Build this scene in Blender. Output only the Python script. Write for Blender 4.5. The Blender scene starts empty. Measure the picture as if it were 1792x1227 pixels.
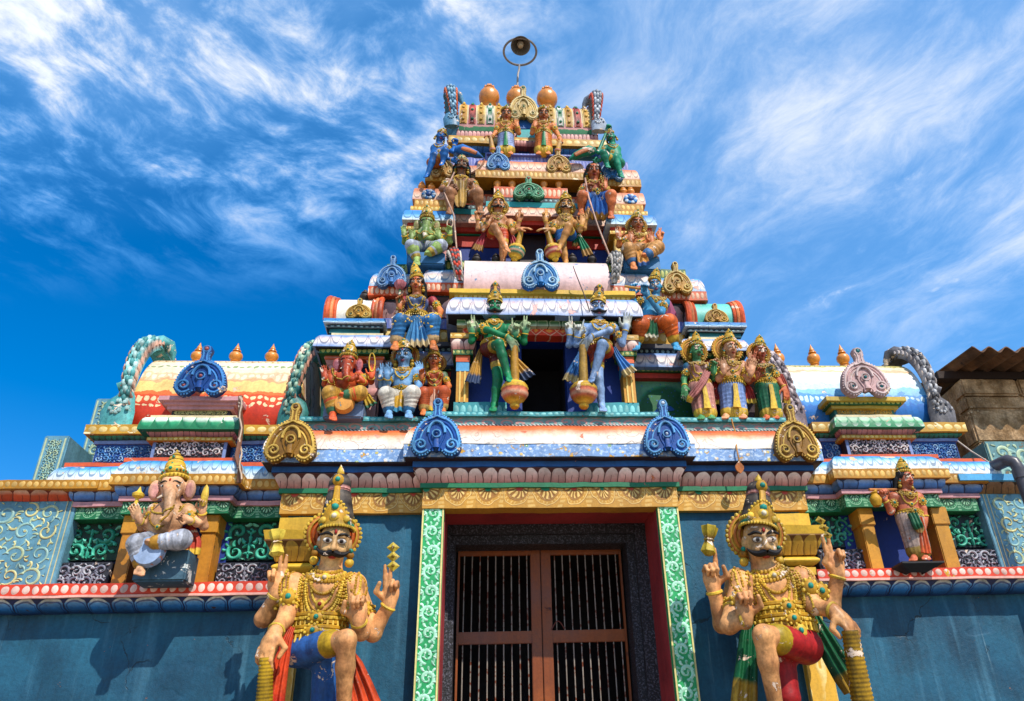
import bpy, bmesh, math, random
import numpy as np
from mathutils import Vector, Matrix
random.seed(7); rng = np.random.default_rng(7)
SC = bpy.context.scene
COL = SC.collection
sin, cos, pi = math.sin, math.cos, math.pi
# ------------------------------------------------------------------ camera (solved from the photo's vanishing points)
F_PX, PP, VUP, VRT = 1375.0, (965.0, 613.5), (873, -1800.0), (17400, 770.0)
def _n(v): v = np.asarray(v, float); return v / np.linalg.norm(v)
_up = _n([(VUP[0]-PP[0])/F_PX, (PP[1]-VUP[1])/F_PX, -1])
_rt = _n([(VRT[0]-PP[0])/F_PX, (PP[1]-VRT[1])/F_PX, -1]); _rt = _n(_rt-_up*(_rt@_up))
ROT = np.array([_rt, np.cross(_up, _rt), _up])
CAM = np.array([-0.609, -7.0, 1.6])
def at(x, y, Y):
    q = ROT @ np.array([(x-PP[0])/F_PX, (PP[1]-y)/F_PX, -1.0])
    return CAM + q*((Y-CAM[1])/q[1])
def Z(x, y, Y): return float(at(x, y, Y)[2])
def X(x, y, Y): return float(at(x, y, Y)[0])
cd = bpy.data.cameras.new('camera'); cam = bpy.data.objects.new('camera', cd); COL.objects.link(cam)
cd.sensor_width = 36; cd.lens = 36*F_PX/1792; cd.shift_x = (896-PP[0])/1792; cd.clip_end = 500; cd.clip_start = .05
M4 = Matrix([list(ROT[0])+[CAM[0]], list(ROT[1])+[CAM[1]], list(ROT[2])+[CAM[2]], [0, 0, 0, 1]])
cam.matrix_world = M4; SC.camera = cam

# ------------------------------------------------------------------ node helpers
class G:
    def __init__(s, nt): s.nt = nt
    def new(s, t, **kw):
        n = s.nt.nodes.new(t)
        for k, v in kw.items(): setattr(n, k, v)
        return n
    def put(s, sock, v):
        if hasattr(v, 'is_linked') or isinstance(v, bpy.types.NodeSocket): s.nt.links.new(v, sock)
        elif isinstance(v, (tuple, list)) and len(v) == 3 and sock.type == 'RGBA': sock.default_value = (*v, 1)
        else: sock.default_value = v
    def m(s, op, a, b=0.0, c=0.0, clamp=False):
        n = s.new('ShaderNodeMath', operation=op); n.use_clamp = clamp
        for i, v in enumerate((a, b, c)): s.put(n.inputs[i], v)
        return n.outputs[0]
    def mix(s, f, a, b, mode='MIX'):
        n = s.new('ShaderNodeMix', data_type='RGBA', blend_type=mode)
        s.put(n.inputs[0], f); s.put(n.inputs[6], a); s.put(n.inputs[7], b)
        return n.outputs[2]
    def noise(s, vec, scale, detail=4.0, rough=.55, dist=0.0):
        n = s.new('ShaderNodeTexNoise'); s.put(n.inputs['Vector'], vec)
        n.inputs['Scale'].default_value = scale; n.inputs['Detail'].default_value = detail
        n.inputs['Roughness'].default_value = rough; n.inputs['Distortion'].default_value = dist
        return n.outputs[0]
    def ss(s, v, lo, hi, a=0.0, b=1.0):
        n = s.new('ShaderNodeMapRange'); n.interpolation_type = 'SMOOTHSTEP'
        s.put(n.inputs[0], v); n.inputs[1].default_value = lo; n.inputs[2].default_value = hi
        n.inputs[3].default_value = a; n.inputs[4].default_value = b
        return n.outputs[0]
    def scale(s, vec, sc):
        n = s.new('ShaderNodeMapping'); s.put(n.inputs[0], vec); n.inputs['Scale'].default_value = sc
        return n.outputs[0]
    def xyz(s, a, b, c=0.0):
        n = s.new('ShaderNodeCombineXYZ')
        for i, v in enumerate((a, b, c)): s.put(n.inputs[i], v)
        return n.outputs[0]
    def sep(s, v):
        n = s.new('ShaderNodeSeparateXYZ'); s.put(n.inputs[0], v); return n.outputs
    def vor(s, vec, scale, feature='F1', rnd=1.0):
        n = s.new('ShaderNodeTexVoronoi', feature=feature); s.put(n.inputs['Vector'], vec)
        n.inputs['Scale'].default_value = scale; n.inputs['Randomness'].default_value = rnd
        return n.outputs
def lin(h):
    h = h.lstrip('#'); o = []
    for i in (0, 2, 4):
        c = int(h[i:i+2], 16)/255; o.append(c/12.92 if c <= .04045 else ((c+.055)/1.055)**2.4)
    return tuple(o)
MATS = {}
def material(key, fn, rough=.55, chip=None, chip_amt=.0, dirt=.5, bump=.4, spec=.4):
    """fn(g) -> (colour socket or tuple, height socket or None)"""
    if key in MATS: return MATS[key]
    mt = bpy.data.materials.new(key); mt.use_nodes = True; nt = mt.node_tree; nt.nodes.clear(); g = G(nt)
    out = g.new('ShaderNodeOutputMaterial'); bs = g.new('ShaderNodeBsdfPrincipled')
    nt.links.new(bs.outputs[0], out.inputs[0])
    tc = g.new('ShaderNodeTexCoord'); ob = tc.outputs['Object']; g.ob = ob; g.uv = tc.outputs['UV']
    col, hgt = fn(g)
    big = g.noise(ob, 2.3, 5, .6); streak = g.noise(g.scale(ob, (9, 9, 1.1)), 1.6, 4, .65); fine = g.noise(ob, 34, 4, .65)
    k = g.m('ADD', g.ss(big, .35, .62, 1-.42*dirt, 1.04), g.ss(streak, .3, .55, -.28*dirt, 0.0))
    k = g.m('MULTIPLY', k, g.ss(fine, .3, .66, 1-.26*dirt, 1.05))
    grey = g.xyz(k, k, k)
    col = g.mix(1.0, col, grey, 'MULTIPLY')
    # grime specks: small dark stains with a shape of their own
    sp = g.noise(ob, 15, 6, .72); col = g.mix(g.ss(sp, .66, .72, 0, .55*dirt), col, (.035, .028, .022))
    h = g.m('MULTIPLY', fine, .35)
    if chip:
        cn = g.noise(ob, 6.5, 7, .68, .4); th = .705-chip_amt
        ch = g.ss(cn, th, th+.012); col = g.mix(ch, col, chip); h = g.m('SUBTRACT', h, g.m('MULTIPLY', ch, .6))
        ed = g.ss(cn, th-.018, th, 0, 1); ed = g.m('SUBTRACT', ed, ch, clamp=True); col = g.mix(g.m('MULTIPLY', ed, .35), col, (.05, .035, .03))
    if hgt is not None: h = g.m('ADD', h, hgt)
    bn = g.new('ShaderNodeBump'); bn.inputs['Strength'].default_value = bump; bn.inputs['Distance'].default_value = .012
    g.put(bn.inputs['Height'], h); nt.links.new(bn.outputs[0], bs.inputs['Normal'])
    g.put(bs.inputs['Base Color'], col)
    g.put(bs.inputs['Roughness'], g.ss(big, .3, .7, rough-.1, min(1, rough+.15)))
    bs.inputs['Specular IOR Level'].default_value = spec
    MATS[key] = mt; return mt
CHIPW, CHIPO, CHIPP = lin('d9c3ae'), lin('c46a3c'), lin('cc9a86')
def plain(h, chip=None, amt=.04, **kw):
    c = lin(h); return material('paint_%s_%s' % (h, kw.get('rough', '')), lambda g: (c, None), chip=chip or CHIPP, chip_amt=amt, **kw)
def uvp(g, w):
    u, v = g.sep(g.uv)[:2]; wb = g.m('SUBTRACT', g.noise(g.ob, 4.5, 2), .5); u = g.m('ADD', u, g.m('MULTIPLY', wb, w*.7)); v = g.m('ADD', v, g.m('MULTIPLY', g.m('SUBTRACT', g.noise(g.ob, 9.0, 2), .5), .16)); q = g.m('DIVIDE', u, w)
    return g.m('MULTIPLY', g.m('SUBTRACT', g.m('FRACT', q), .5), 2.0), v, g.m('FLOOR', q), u   # x in -1..1, v 0..1, cell id, u
def vary(g, c, i, lo=.78, hi=1.12):
    n = g.new('ShaderNodeTexWhiteNoise', noise_dimensions='1D'); g.put(n.inputs['W'], i); k = g.ss(n.outputs[0], 0, 1, lo, hi); return g.mix(1.0, c, g.xyz(k, k, k), 'MULTIPLY')
def ramp(g, v, stops):
    r = g.new('ShaderNodeValToRGB'); e = r.color_ramp.elements
    while len(e) < len(stops): e.new(.5)
    for el, (p_, c) in zip(e, stops): el.position = p_; el.color = (*lin(c), 1)
    g.put(r.inputs[0], v); return r.outputs[0]
def petals(name, w, stops, gap, flip=False, slit=True, arch=.42, line=None, **kw):
    def fn(g):
        x, v, i, u = uvp(g, w)
        if flip: v = g.m('SUBTRACT', 1.0, v)
        ax = g.m('ABSOLUTE', x)
        edge = g.m('SUBTRACT', g.m('SUBTRACT', .97, g.m('MULTIPLY', g.m('POWER', ax, 2.6), arch)), v)     # >0 inside
        edge = g.m('MINIMUM', edge, g.m('SUBTRACT', .96, ax))
        ins = g.ss(edge, 0, .05)
        c = vary(g, ramp(g, v, stops), i); c = g.mix(ins, lin(gap), c)
        if line:
            ln = g.ss(g.m('ABSOLUTE', g.m('SUBTRACT', edge, .17)), .02, .06, 1, 0); c = g.mix(g.m('MULTIPLY', ln, .8), c, lin(line))
        if slit:
            sl = g.m('MULTIPLY', g.ss(ax, .03, .07, 1, 0), g.ss(v, .45, .5, 1, 0)); c = g.mix(g.m('MULTIPLY', sl, .8), c, lin(gap))
        hg = g.m('MULTIPLY', g.ss(edge, -.02, .3), 1.6)
        return c, hg
    return material(name, fn, **kw)
def beads(name, w, bg, dot, ry=.72, rx=.8, **kw):
    def fn(g):
        x, v, i, u = uvp(g, w)
        a = g.m('DIVIDE', x, rx); b = g.m('DIVIDE', g.m('MULTIPLY', g.m('SUBTRACT', v, .5), 2), ry)
        r = g.m('ADD', g.m('MULTIPLY', a, a), g.m('MULTIPLY', b, b)); ins = g.ss(r, .85, 1.05, 1, 0)
        return g.mix(ins, lin(bg), vary(g, lin(dot), i, .72, 1.1)), g.m('MULTIPLY', g.ss(r, 0, 1.1, 1, 0), 1.2)
    return material(name, fn, **kw)
def rosettes(name, w, bg, dark, light, jewel1, jewel2, asp=.55, **kw):
    def fn(g):
        x, v, i, u = uvp(g, w)
        y = g.m('MULTIPLY', g.m('SUBTRACT', 1.0, v), 1/asp*.78); y = g.m('MULTIPLY', y, .8)
        r = g.m('SQRT', g.m('ADD', g.m('MULTIPLY', x, x), g.m('MULTIPLY', y, y))); th = g.m('ARCTAN2', x, y)
        pet = g.m('COSINE', g.m('MULTIPLY', th, 13)); lobe = g.ss(r, .24, .32); lobe = g.m('MULTIPLY', lobe, g.ss(r, .62, .68, 1, 0))
        c = g.mix(g.m('MULTIPLY', lobe, g.ss(pet, -.4, .5)), lin(dark), lin(light))
        ring = g.m('MULTIPLY', g.ss(r, .68, .72), g.ss(r, .95, 1.0, 1, 0)); c = g.mix(ring, c, lin(bg))
        for rr in (.74, .96):
            ln = g.ss(g.m('ABSOLUTE', g.m('SUBTRACT', r, rr)), .012, .035, 1, 0); c = g.mix(ln, c, lin(light if rr > .8 else dark))
        dots = g.m('MULTIPLY', g.ss(g.m('COSINE', g.m('MULTIPLY', th, 22)), .3, .7), g.ss(g.m('ABSOLUTE', g.m('SUBTRACT', r, .85)), .03, .06, 1, 0))
        c = g.mix(g.m('MULTIPLY', dots, .7), c, lin(light))
        out = g.ss(r, 1.0, 1.03); leaf = g.m('MULTIPLY', g.ss(g.m('ABSOLUTE', x), .8, .86), g.ss(g.m('ABSOLUTE', g.m('SUBTRACT', g.m('FRACT', g.m('MULTIPLY', v, 5)), .5)), .25, .35, 1, 0))
        c = g.mix(out, c, g.mix(g.m('MULTIPLY', leaf, .6), lin(bg), lin(light)))
        odd = g.m('GREATER_THAN', g.m('MODULO', g.m('ABSOLUTE', i), 2.0), .5)
        c = g.mix(g.ss(r, .2, .24, 1, 0), c, g.mix(odd, lin(jewel1), lin(jewel2)))
        h = g.m('ADD', g.m('MULTIPLY', g.m('MULTIPLY', lobe, pet), .6), g.ss(r, .2, .5, 1.2, 0))
        return c, h
    return material(name, fn, **kw)
def grad(name, stops, line=None, w=.3, swirl=None, vs=1.4, **kw):
    def fn(g):
        x, v, i, u = uvp(g, w); wob = g.m('ADD', g.m('MULTIPLY', v, vs), g.m('MULTIPLY', g.m('SUBTRACT', g.noise(g.ob, 7, 3), .5), .22))
        c = ramp(g, wob, stops); h = None
        if swirl:
            vec = g.xyz(g.m('MULTIPLY', u, 5.5), g.m('MULTIPLY', v, 1.7)); d = g.vor(vec, 1.3)[0]
            ln = g.ss(g.m('ABSOLUTE', g.m('SUBTRACT', g.m('FRACT', g.m('MULTIPLY', d, 3.2)), .5)), .04, .1, 1, 0)
            ln = g.m('MULTIPLY', ln, g.ss(g.noise(g.ob, 2.2, 2), .42, .56)); c = g.mix(g.m('MULTIPLY', ln, .55), c, lin(swirl)); h = g.m('MULTIPLY', ln, -.5)
        if line:
            ax = g.m('ABSOLUTE', x); e = g.m('SUBTRACT', v, g.m('MULTIPLY', g.m('POWER', ax, 3.0), .6))
            ln = g.ss(g.m('ABSOLUTE', g.m('SUBTRACT', e, .16)), .03, .08, 1, 0); ln = g.m('MAXIMUM', ln, g.ss(ax, .95, .985))
            c = g.mix(g.m('MULTIPLY', ln, .7), c, lin(line)); h = g.m('MULTIPLY', ln, -.8)
        return c, h
    return material(name, fn, **kw)
def flowers(name, bg, cols, sc=16, **kw):
    def fn(g):
        x, v, i, u = uvp(g, .1); vec = g.xyz(u, g.m('MULTIPLY', v, .14)); o = g.vor(vec, sc)
        c = ramp(g, g.sep(o[1])[0], [(k/(len(cols)), q) for k, q in enumerate(cols)])
        f = g.ss(o[0], .24, .34, 1, 0); f2 = g.ss(o[0], .08, .12, 1, 0)
        c = g.mix(f, lin(bg), c); c = g.mix(f2, c, lin('f0e6c8'))
        br = g.ss(g.noise(vec, 26, 3), .52, .6); c = g.mix(g.m('MULTIPLY', br, .5), c, lin('cfe0ee'))
        return c, g.m('MULTIPLY', f, .5)
    return material(name, fn, **kw)
def rope(name, w, a, b, slant=1.0, **kw):
    def fn(g):
        x, v, i, u = uvp(g, w); s_ = g.m('SINE', g.m('MULTIPLY', g.m('ADD', g.m('DIVIDE', u, w), g.m('MULTIPLY', v, slant)), 2*pi))
        return g.mix(g.ss(s_, -.2, .3), lin(a), lin(b)), s_
    return material(name, fn, **kw)
def lattice(name, w, bg, ln_, fl, **kw):
    def fn(g):
        x, v, i, u = uvp(g, w); d = g.m('ADD', g.m('ABSOLUTE', x), g.m('ABSOLUTE', g.m('SUBTRACT', g.m('MULTIPLY', v, 2), 1)))
        l = g.ss(g.m('ABSOLUTE', g.m('SUBTRACT', d, 1)), .07, .15, 1, 0); c = g.mix(l, lin(bg), lin(ln_))
        c = g.mix(g.ss(d, .3, .5, 1, 0), c, lin(fl)); return c, g.m('MULTIPLY', l, .6)
    return material(name, fn, **kw)
def scrolls(name, bg, fg, sc=5.0, **kw):
    """faint brushed scroll pattern for narrow bands"""
    def fn(g):
        x, v, i, u = uvp(g, .1); vec = g.xyz(u, g.m('MULTIPLY', v, .12)); o = g.vor(vec, sc, rnd=.35)
        pv = g.new('ShaderNodeVectorMath', operation='SUBTRACT'); vs = g.scale(vec, (sc, sc, sc)); g.put(pv.inputs[0], vs); ps = g.scale(o[2], (sc, sc, sc)); g.put(pv.inputs[1], ps)
        px_, py_ = g.sep(pv.outputs[0])[:2]; th = g.m('ARCTAN2', py_, px_)
        sp = g.m('SINE', g.m('ADD', g.m('MULTIPLY', o[0], 17), th)); f = g.m('MULTIPLY', g.ss(sp, .2, .5), g.ss(o[0], .5, .62, 1, 0))
        return g.mix(f, lin(bg), lin(fg)), g.m('MULTIPLY', f, .7)
    return material(name, fn, **kw)
def vcol(name='painted_plaster', rough=.5, chip=CHIPW, amt=.085, dirt=1.05, spec=.28):
    def fn(g):
        a = g.new('ShaderNodeAttribute'); a.attribute_name = 'Col'; return a.outputs['Color'], None
    return material(name, fn, rough=rough, chip=chip, chip_amt=amt, dirt=dirt, bump=.55, spec=spec)
# ------------------------------------------------------------------ object helpers
def tag(o, label=None, cat=None, group=None, kind=None):
    if label: o['label'] = label
    if cat: o['category'] = cat
    if group: o['group'] = group
    if kind: o['kind'] = kind
    return o
def empty(name, loc, label=None, cat=None, group=None):
    o = bpy.data.objects.new(name, None); o.empty_display_size = .1; o.location = Vector(loc); COL.objects.link(o)
    return tag(o, label, cat, group)
def root_loc(p):
    v = Vector((0, 0, 0))
    while p is not None: v += p.location; p = p.parent
    return v
def mesh_obj(name, verts, faces, mat, parent=None, uvs=None, cols=None, sharp=35, smooth=True):
    me = bpy.data.meshes.new(name); off = root_loc(parent)
    verts = np.asarray(verts, float) - np.array(off)
    if isinstance(faces, np.ndarray):
        nf, k = faces.shape; me.vertices.add(len(verts)); me.vertices.foreach_set('co', verts.astype(np.float32).ravel())
        me.loops.add(nf*k); me.loops.foreach_set('vertex_index', faces.astype(np.int32).ravel())
        me.polygons.add(nf); me.polygons.foreach_set('loop_start', np.arange(0, nf*k, k, dtype=np.int32))
        me.update(calc_edges=True)
    else: me.from_pydata([tuple(v) for v in verts], [], faces); me.update()
    me.polygons.foreach_set('use_smooth', [smooth]*len(me.polygons))
    if uvs is not None:
        ul = me.uv_layers.new(name='UVMap'); li = np.zeros(len(me.loops), np.int32); me.loops.foreach_get('vertex_index', li)
        ul.data.foreach_set('uv', np.asarray(uvs, np.float32)[li].ravel())
    if cols is not None:
        ca = me.color_attributes.new('Col', 'FLOAT_COLOR', 'POINT'); c = np.ones((len(verts), 4), np.float32); c[:, :3] = cols
        ca.data.foreach_set('color', c.ravel())
    if smooth and sharp: me.set_sharp_from_angle(angle=math.radians(sharp))
    me.materials.append(mat); o = bpy.data.objects.new(name, me); COL.objects.link(o); o.parent = parent
    return o
class MB:
    """collects pieces of ONE part"""
    def __init__(s): s.v = []; s.f = []; s.c = []; s.uv = []
    def add(s, v, f, c=(.8, .8, .8), uv=None):
        o = len(s.v); v = [tuple(map(float, p)) for p in v]; s.v += v; s.f += [tuple(int(i)+o for i in q) for q in f]
        s.c += [c]*len(v) if np.ndim(c) == 1 else [tuple(q) for q in c]; s.uv += list(uv) if uv is not None else [(p[0], p[2]) for p in v]
        return s
    def box(s, x0, x1, y0, y1, z0, z1, c=(.8, .8, .8), bev=0.0):
        if x0 > x1: x0, x1 = x1, x0
        if z0 > z1: z0, z1 = z1, z0
        b = min(bev, (x1-x0)/2.1, (y1-y0)/2.1, (z1-z0)/2.1); bm = bmesh.new(); bmesh.ops.create_cube(bm, size=1)
        for v in bm.verts: v.co = ((x0+x1)/2+v.co.x*(x1-x0), (y0+y1)/2+v.co.y*(y1-y0), (z0+z1)/2+v.co.z*(z1-z0))
        if b > 0: bmesh.ops.bevel(bm, geom=bm.edges[:], offset=b, segments=2, affect='EDGES')
        bm.verts.index_update(); V = [v.co[:] for v in bm.verts]; Fc = [[v.index for v in f.verts] for f in bm.faces]; bm.free()
        zz = max(z1-z0, 1e-4); return s.add(V, Fc, c, [(p[0]+p[1], (p[2]-z0)/zz) for p in V])
    def tube(s, pts, r, c=(.8, .8, .8), n=8, cap=True, flat=1.0, up=None):
        """sweep along pts; r scalar or list; flat squashes the section along the second axis"""
        P_ = [np.asarray(p, float) for p in pts]; m = len(P_); rs = [r]*m if np.ndim(r) == 0 else list(r); V = []; prev = None
        for i in range(m):
            t = P_[min(i+1, m-1)]-P_[max(i-1, 0)]; L = np.linalg.norm(t); t = t/L if L > 1e-9 else np.array([0, 0, 1.])
            if up is not None: a = np.cross(t, up)
            elif prev is None: a = np.cross(t, [0, -1, 0] if abs(t[1]) < .9 else [1, 0, 0])
            else: a = prev-t*(prev@t)
            a = _n(a) if np.linalg.norm(a) > 1e-9 else np.array([1., 0, 0]); prev = a; b = np.cross(t, a)
            for k in range(n):
                th = 2*pi*k/n; V.append(P_[i]+rs[i]*(a*cos(th)+b*sin(th)*flat))
        Fc = [(i*n+k, i*n+(k+1) % n, (i+1)*n+(k+1) % n, (i+1)*n+k) for i in range(m-1) for k in range(n)]
        if cap: Fc += [tuple(range(n-1, -1, -1)), tuple((m-1)*n+k for k in range(n))]
        cc = c if np.ndim(c) == 1 else [c[i] for i in range(m) for _ in range(n)]
        return s.add(V, Fc, cc)
    def lathe(s, base, axis, prof, c=(.8, .8, .8), n=20, ribs=0, amp=0.0, side=None):
        """prof: [(radius, height[, colour])] along axis from base"""
        ax = _n(axis); a = _n(np.cross(ax, [0, 1, 0] if side is None else side)) if abs(ax[1]) < .95 or side is not None else np.array([1., 0, 0]); b = np.cross(ax, a); base = np.asarray(base, float); V = []; CC = []
        for q in prof:
            for k in range(n):
                th = 2*pi*k/n; rr = q[0]*(1+amp*cos(ribs*th) if ribs else 1)
                V.append(base+ax*q[1]+rr*(a*cos(th)+b*sin(th))); CC.append(q[2] if len(q) > 2 else c)
        m = len(prof); Fc = [(i*n+k, i*n+(k+1) % n, (i+1)*n+(k+1) % n, (i+1)*n+k) for i in range(m-1) for k in range(n)]
        Fc += [tuple(range(n-1, -1, -1)), tuple((m-1)*n+k for k in range(n))]
        return s.add(V, Fc, CC)
    def ball(s, p, r, c=(.8, .8, .8), n=8, m=5, sc=(1, 1, 1)):
        p = np.asarray(p, float); V = []; 
        for i in range(m+1):
            ph = pi*i/m
            for k in range(n):
                th = 2*pi*k/n; V.append(p+r*np.array([sc[0]*sin(ph)*cos(th), sc[1]*sin(ph)*sin(th), sc[2]*cos(ph)]))
        return s.add(V, [(i*n+k, (i+1)*n+k, (i+1)*n+(k+1) % n, i*n+(k+1) % n) for i in range(m) for k in range(n)], c)
    def build(s, name, mat, parent=None, sharp=40, smooth=True):
        return mesh_obj(name, s.v, s.f, mat, parent, uvs=s.uv, cols=np.array(s.c), sharp=sharp, smooth=smooth)
def box(name, parent, x0, x1, y0, y1, z0, z1, mat, bev=.006):
    return MB().box(x0, x1, y0, y1, z0, z1, bev=bev).build(name, mat, parent)
# moulding: profile swept along a plan with mitred corners
def mould(name, parent, plan, prof, mat, i0=1, i1=None, sharp=35):
    n = len(plan); P_ = [np.array(p, float) for p in plan]; nr = []
    for i in range(n-1):
        d = _n(P_[i+1]-P_[i]); nr.append(np.array([d[1], -d[0]]))
    mit = [nr[0]]+[(nr[i-1]+nr[i])/(1+nr[i-1]@nr[i]) for i in range(1, n-1)]+[nr[-1]]
    us = [0.0]
    for i in range(n-1): us.append(us[-1]+np.linalg.norm(P_[i+1]-P_[i]))
    m = len(prof); i1 = m-2 if i1 is None else i1; L = [0.0]
    for k in range(1, m): L.append(L[-1]+math.hypot(prof[k][0]-prof[k-1][0], prof[k][1]-prof[k-1][1]))
    vv = [min(1, max(0, 1-(l-L[i0])/max(1e-6, L[i1]-L[i0]))) for l in L]
    V = []; UV = []; mid = us[-1]/2
    # several columns per segment, with the slight waviness of hand-laid plaster
    Fc = []; ph = (sum(p[0] for p in prof)*37+prof[0][1]*91) % 6.28
    for i in range(n-1):
        d = _n(P_[i+1]-P_[i]); Ls = us[i+1]-us[i]; ns = max(1, min(60, int(Ls/.09))); b0 = len(V)
        for c in range(ns+1):
            t = c/ns; fade = min(1, 6*t, 6*(1-t)) if ns > 2 else 0
            for k in range(m):
                q = (P_[i]+mit[i]*prof[k][0])*(1-t)+(P_[i+1]+mit[i+1]*prof[k][0])*t; u = us[i]+(q-P_[i])@d; x = u*9+ph+i*2; wv_ = (sin(x)+.7*sin(2.3*x+1)+.5*sin(5.1*x+k*.4))*.0022*fade; wo = (sin(1.7*x+2)+.6*sin(4.3*x))*.002*fade; q = q+nr[i]*wo
                V.append((q[0], q[1], prof[k][1]+wv_)); UV.append((u-mid+50, vv[k]))
        for c in range(ns):
            a_, b_ = b0+c*m, b0+(c+1)*m
            for k in range(m-1): Fc.append((a_+k, a_+k+1, b_+k+1, b_+k))
            Fc.append((a_+m-1, a_, b_, b_+m-1))
    Fc.append(tuple(range(m-1, -1, -1))); e = len(V)-m; Fc.append(tuple(e+k for k in range(m)))
    return mesh_obj(name, V, Fc, mat, parent, uvs=UV, sharp=sharp)
T_IN = .10
def pr_flat(z0, z1, o, o2=None): return [(-T_IN, z1), (o, z1), (o if o2 is None else o2, z0), (-T_IN, z0)]
def pr_kap(z0, z1, ot, ob, lip=.3):
    zl = z0+(z1-z0)*lip; r = [(-T_IN, z1), (ot, z1)]
    for k in range(1, 9):
        a = k/8*pi/2; r.append((ot+(ob-ot)*sin(a), zl+(z1-zl)*cos(a)))
    return r
def pr_cyma(z0, z1, ot, ob):
    r = [(-T_IN, z1), (ot, z1), (ot, z1-(z1-z0)*.07)]
    for k in range(1, 8):
        t = k/7; r.append((ob+(ot-ob)*(1-t)**1.7*.92+.012*sin(pi*t), z1-(z1-z0)*(.07+.93*t)))
    return r+[(-T_IN, z0)]
def pr_torus(z0, z1, o, b):
    return [(-T_IN, z1), (o, z1)]+[(o+b*sin(pi*k/8), z1-(z1-z0)*k/8) for k in range(1, 8)]+[(o, z0), (-T_IN, z0)]
def pr_quart(z0, z1, ot, ob):
    return [(-T_IN, z1), (ot-.01, z1)]+[(ob+(ot-ob)*cos(pi/2*k/8*.98), z1-(z1-z0)*(.04+.96*sin(pi/2*k/8))) for k in range(9)]+[(-T_IN, z0)]
class Stack:
    """courses of one plan; heights read at picture column xr on the plane Y"""
    def __init__(s, parent, plan, xr, Y): s.p, s.plan, s.xr, s.Y = parent, plan, xr, Y
    def z(s, y, out=0.0): return Z(s.xr, y, s.Y-out)
    def flat(s, name, yt, yb, o, mat, o2=None):
        return mould(name, s.p, s.plan, pr_flat(s.z(yb, o if o2 is None else o2), s.z(yt, o), o, o2), mat)
    def kap(s, name, yt, yb, ot, ob, mat):
        z1, z0 = s.z(yt, ot), s.z(yb, ob); pr = pr_kap(z0, z1, ot, ob, 0.0)+[(-T_IN, z0)]
        return mould(name, s.p, s.plan, pr, mat)
    def cyma(s, name, yt, yb, ot, ob, mat): return mould(name, s.p, s.plan, pr_cyma(s.z(yb, ob), s.z(yt, ot), ot, ob), mat)
    def quart(s, name, yt, yb, ot, ob, mat): return mould(name, s.p, s.plan, pr_quart(s.z(yb, ob), s.z(yt, ot), ot, ob), mat)
    def torus(s, name, yt, yb, o, b, mat): return mould(name, s.p, s.plan, pr_torus(s.z(yb, o+b*.5), s.z(yt, o+b*.5), o, b), mat)
def rect_plan(x0, x1, yf, yb): return [(x0, yb), (x0, yf), (x1, yf), (x1, yb)]
# painted / raised scrollwork: comma strokes growing from branching spirals, one mesh
def strokes(name, parent, rect, Y, L_, mat, thick):
    x0, x1, z0, z1 = rect; mb = MB()
    for j, (pts, ws, c) in enumerate(L_):
        N = len(pts); V = []; th = thick*(1+.25*(j % 3))
        for i, (q, ww) in enumerate(zip(pts, ws)):
            a, b = pts[max(i-1, 0)], pts[min(i+1, N-1)]; tx, tz = b[0]-a[0], b[1]-a[1]; l = math.hypot(tx, tz)+1e-9; nx, nz = -tz/l, tx/l
            for s_, yy in ((-1, 0), (-.45, th), (.45, th), (1, 0)): V.append((min(max(q[0]+nx*ww*s_, x0), x1), Y-yy-.003, min(max(q[1]+nz*ww*s_, z0), z1)))
        Fc = [(i*4+k+4, i*4+k+5, i*4+k+1, i*4+k) for i in range(N-1) for k in range(3)]+[(3, 2, 1, 0), tuple((N-1)*4+k for k in range(4))]; mb.add(V, Fc, c)
    return mb.build(name, mat, parent, sharp=None)
def comma(x, z, ang, L, curl, w, N=9):
    a = ang; pts = []; ws = []
    for i in range(N):
        t = i/(N-1); pts.append((x, z)); ws.append(w*(.16+1.25*t**.8*(1-.3*t)) if t < .95 else w*.55); x += L/N*cos(a); z += L/N*sin(a); a += curl/N*(.4+1.5*t)
    return pts, ws
def spiral(cx, cz, R_, a0, dr, turns, w, N=22, e=.86):
    pts = []; ws = []
    for i in range(N):
        t = i/(N-1); r = R_*(1-e*t); a = a0+dr*turns*2*pi*t; pts.append((cx+r*cos(a), cz+r*sin(a))); ws.append(w*(.45+.55*sin(pi*min(1, t*1.25+.15))) if t < .92 else w*.9)
    return pts, ws
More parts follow.
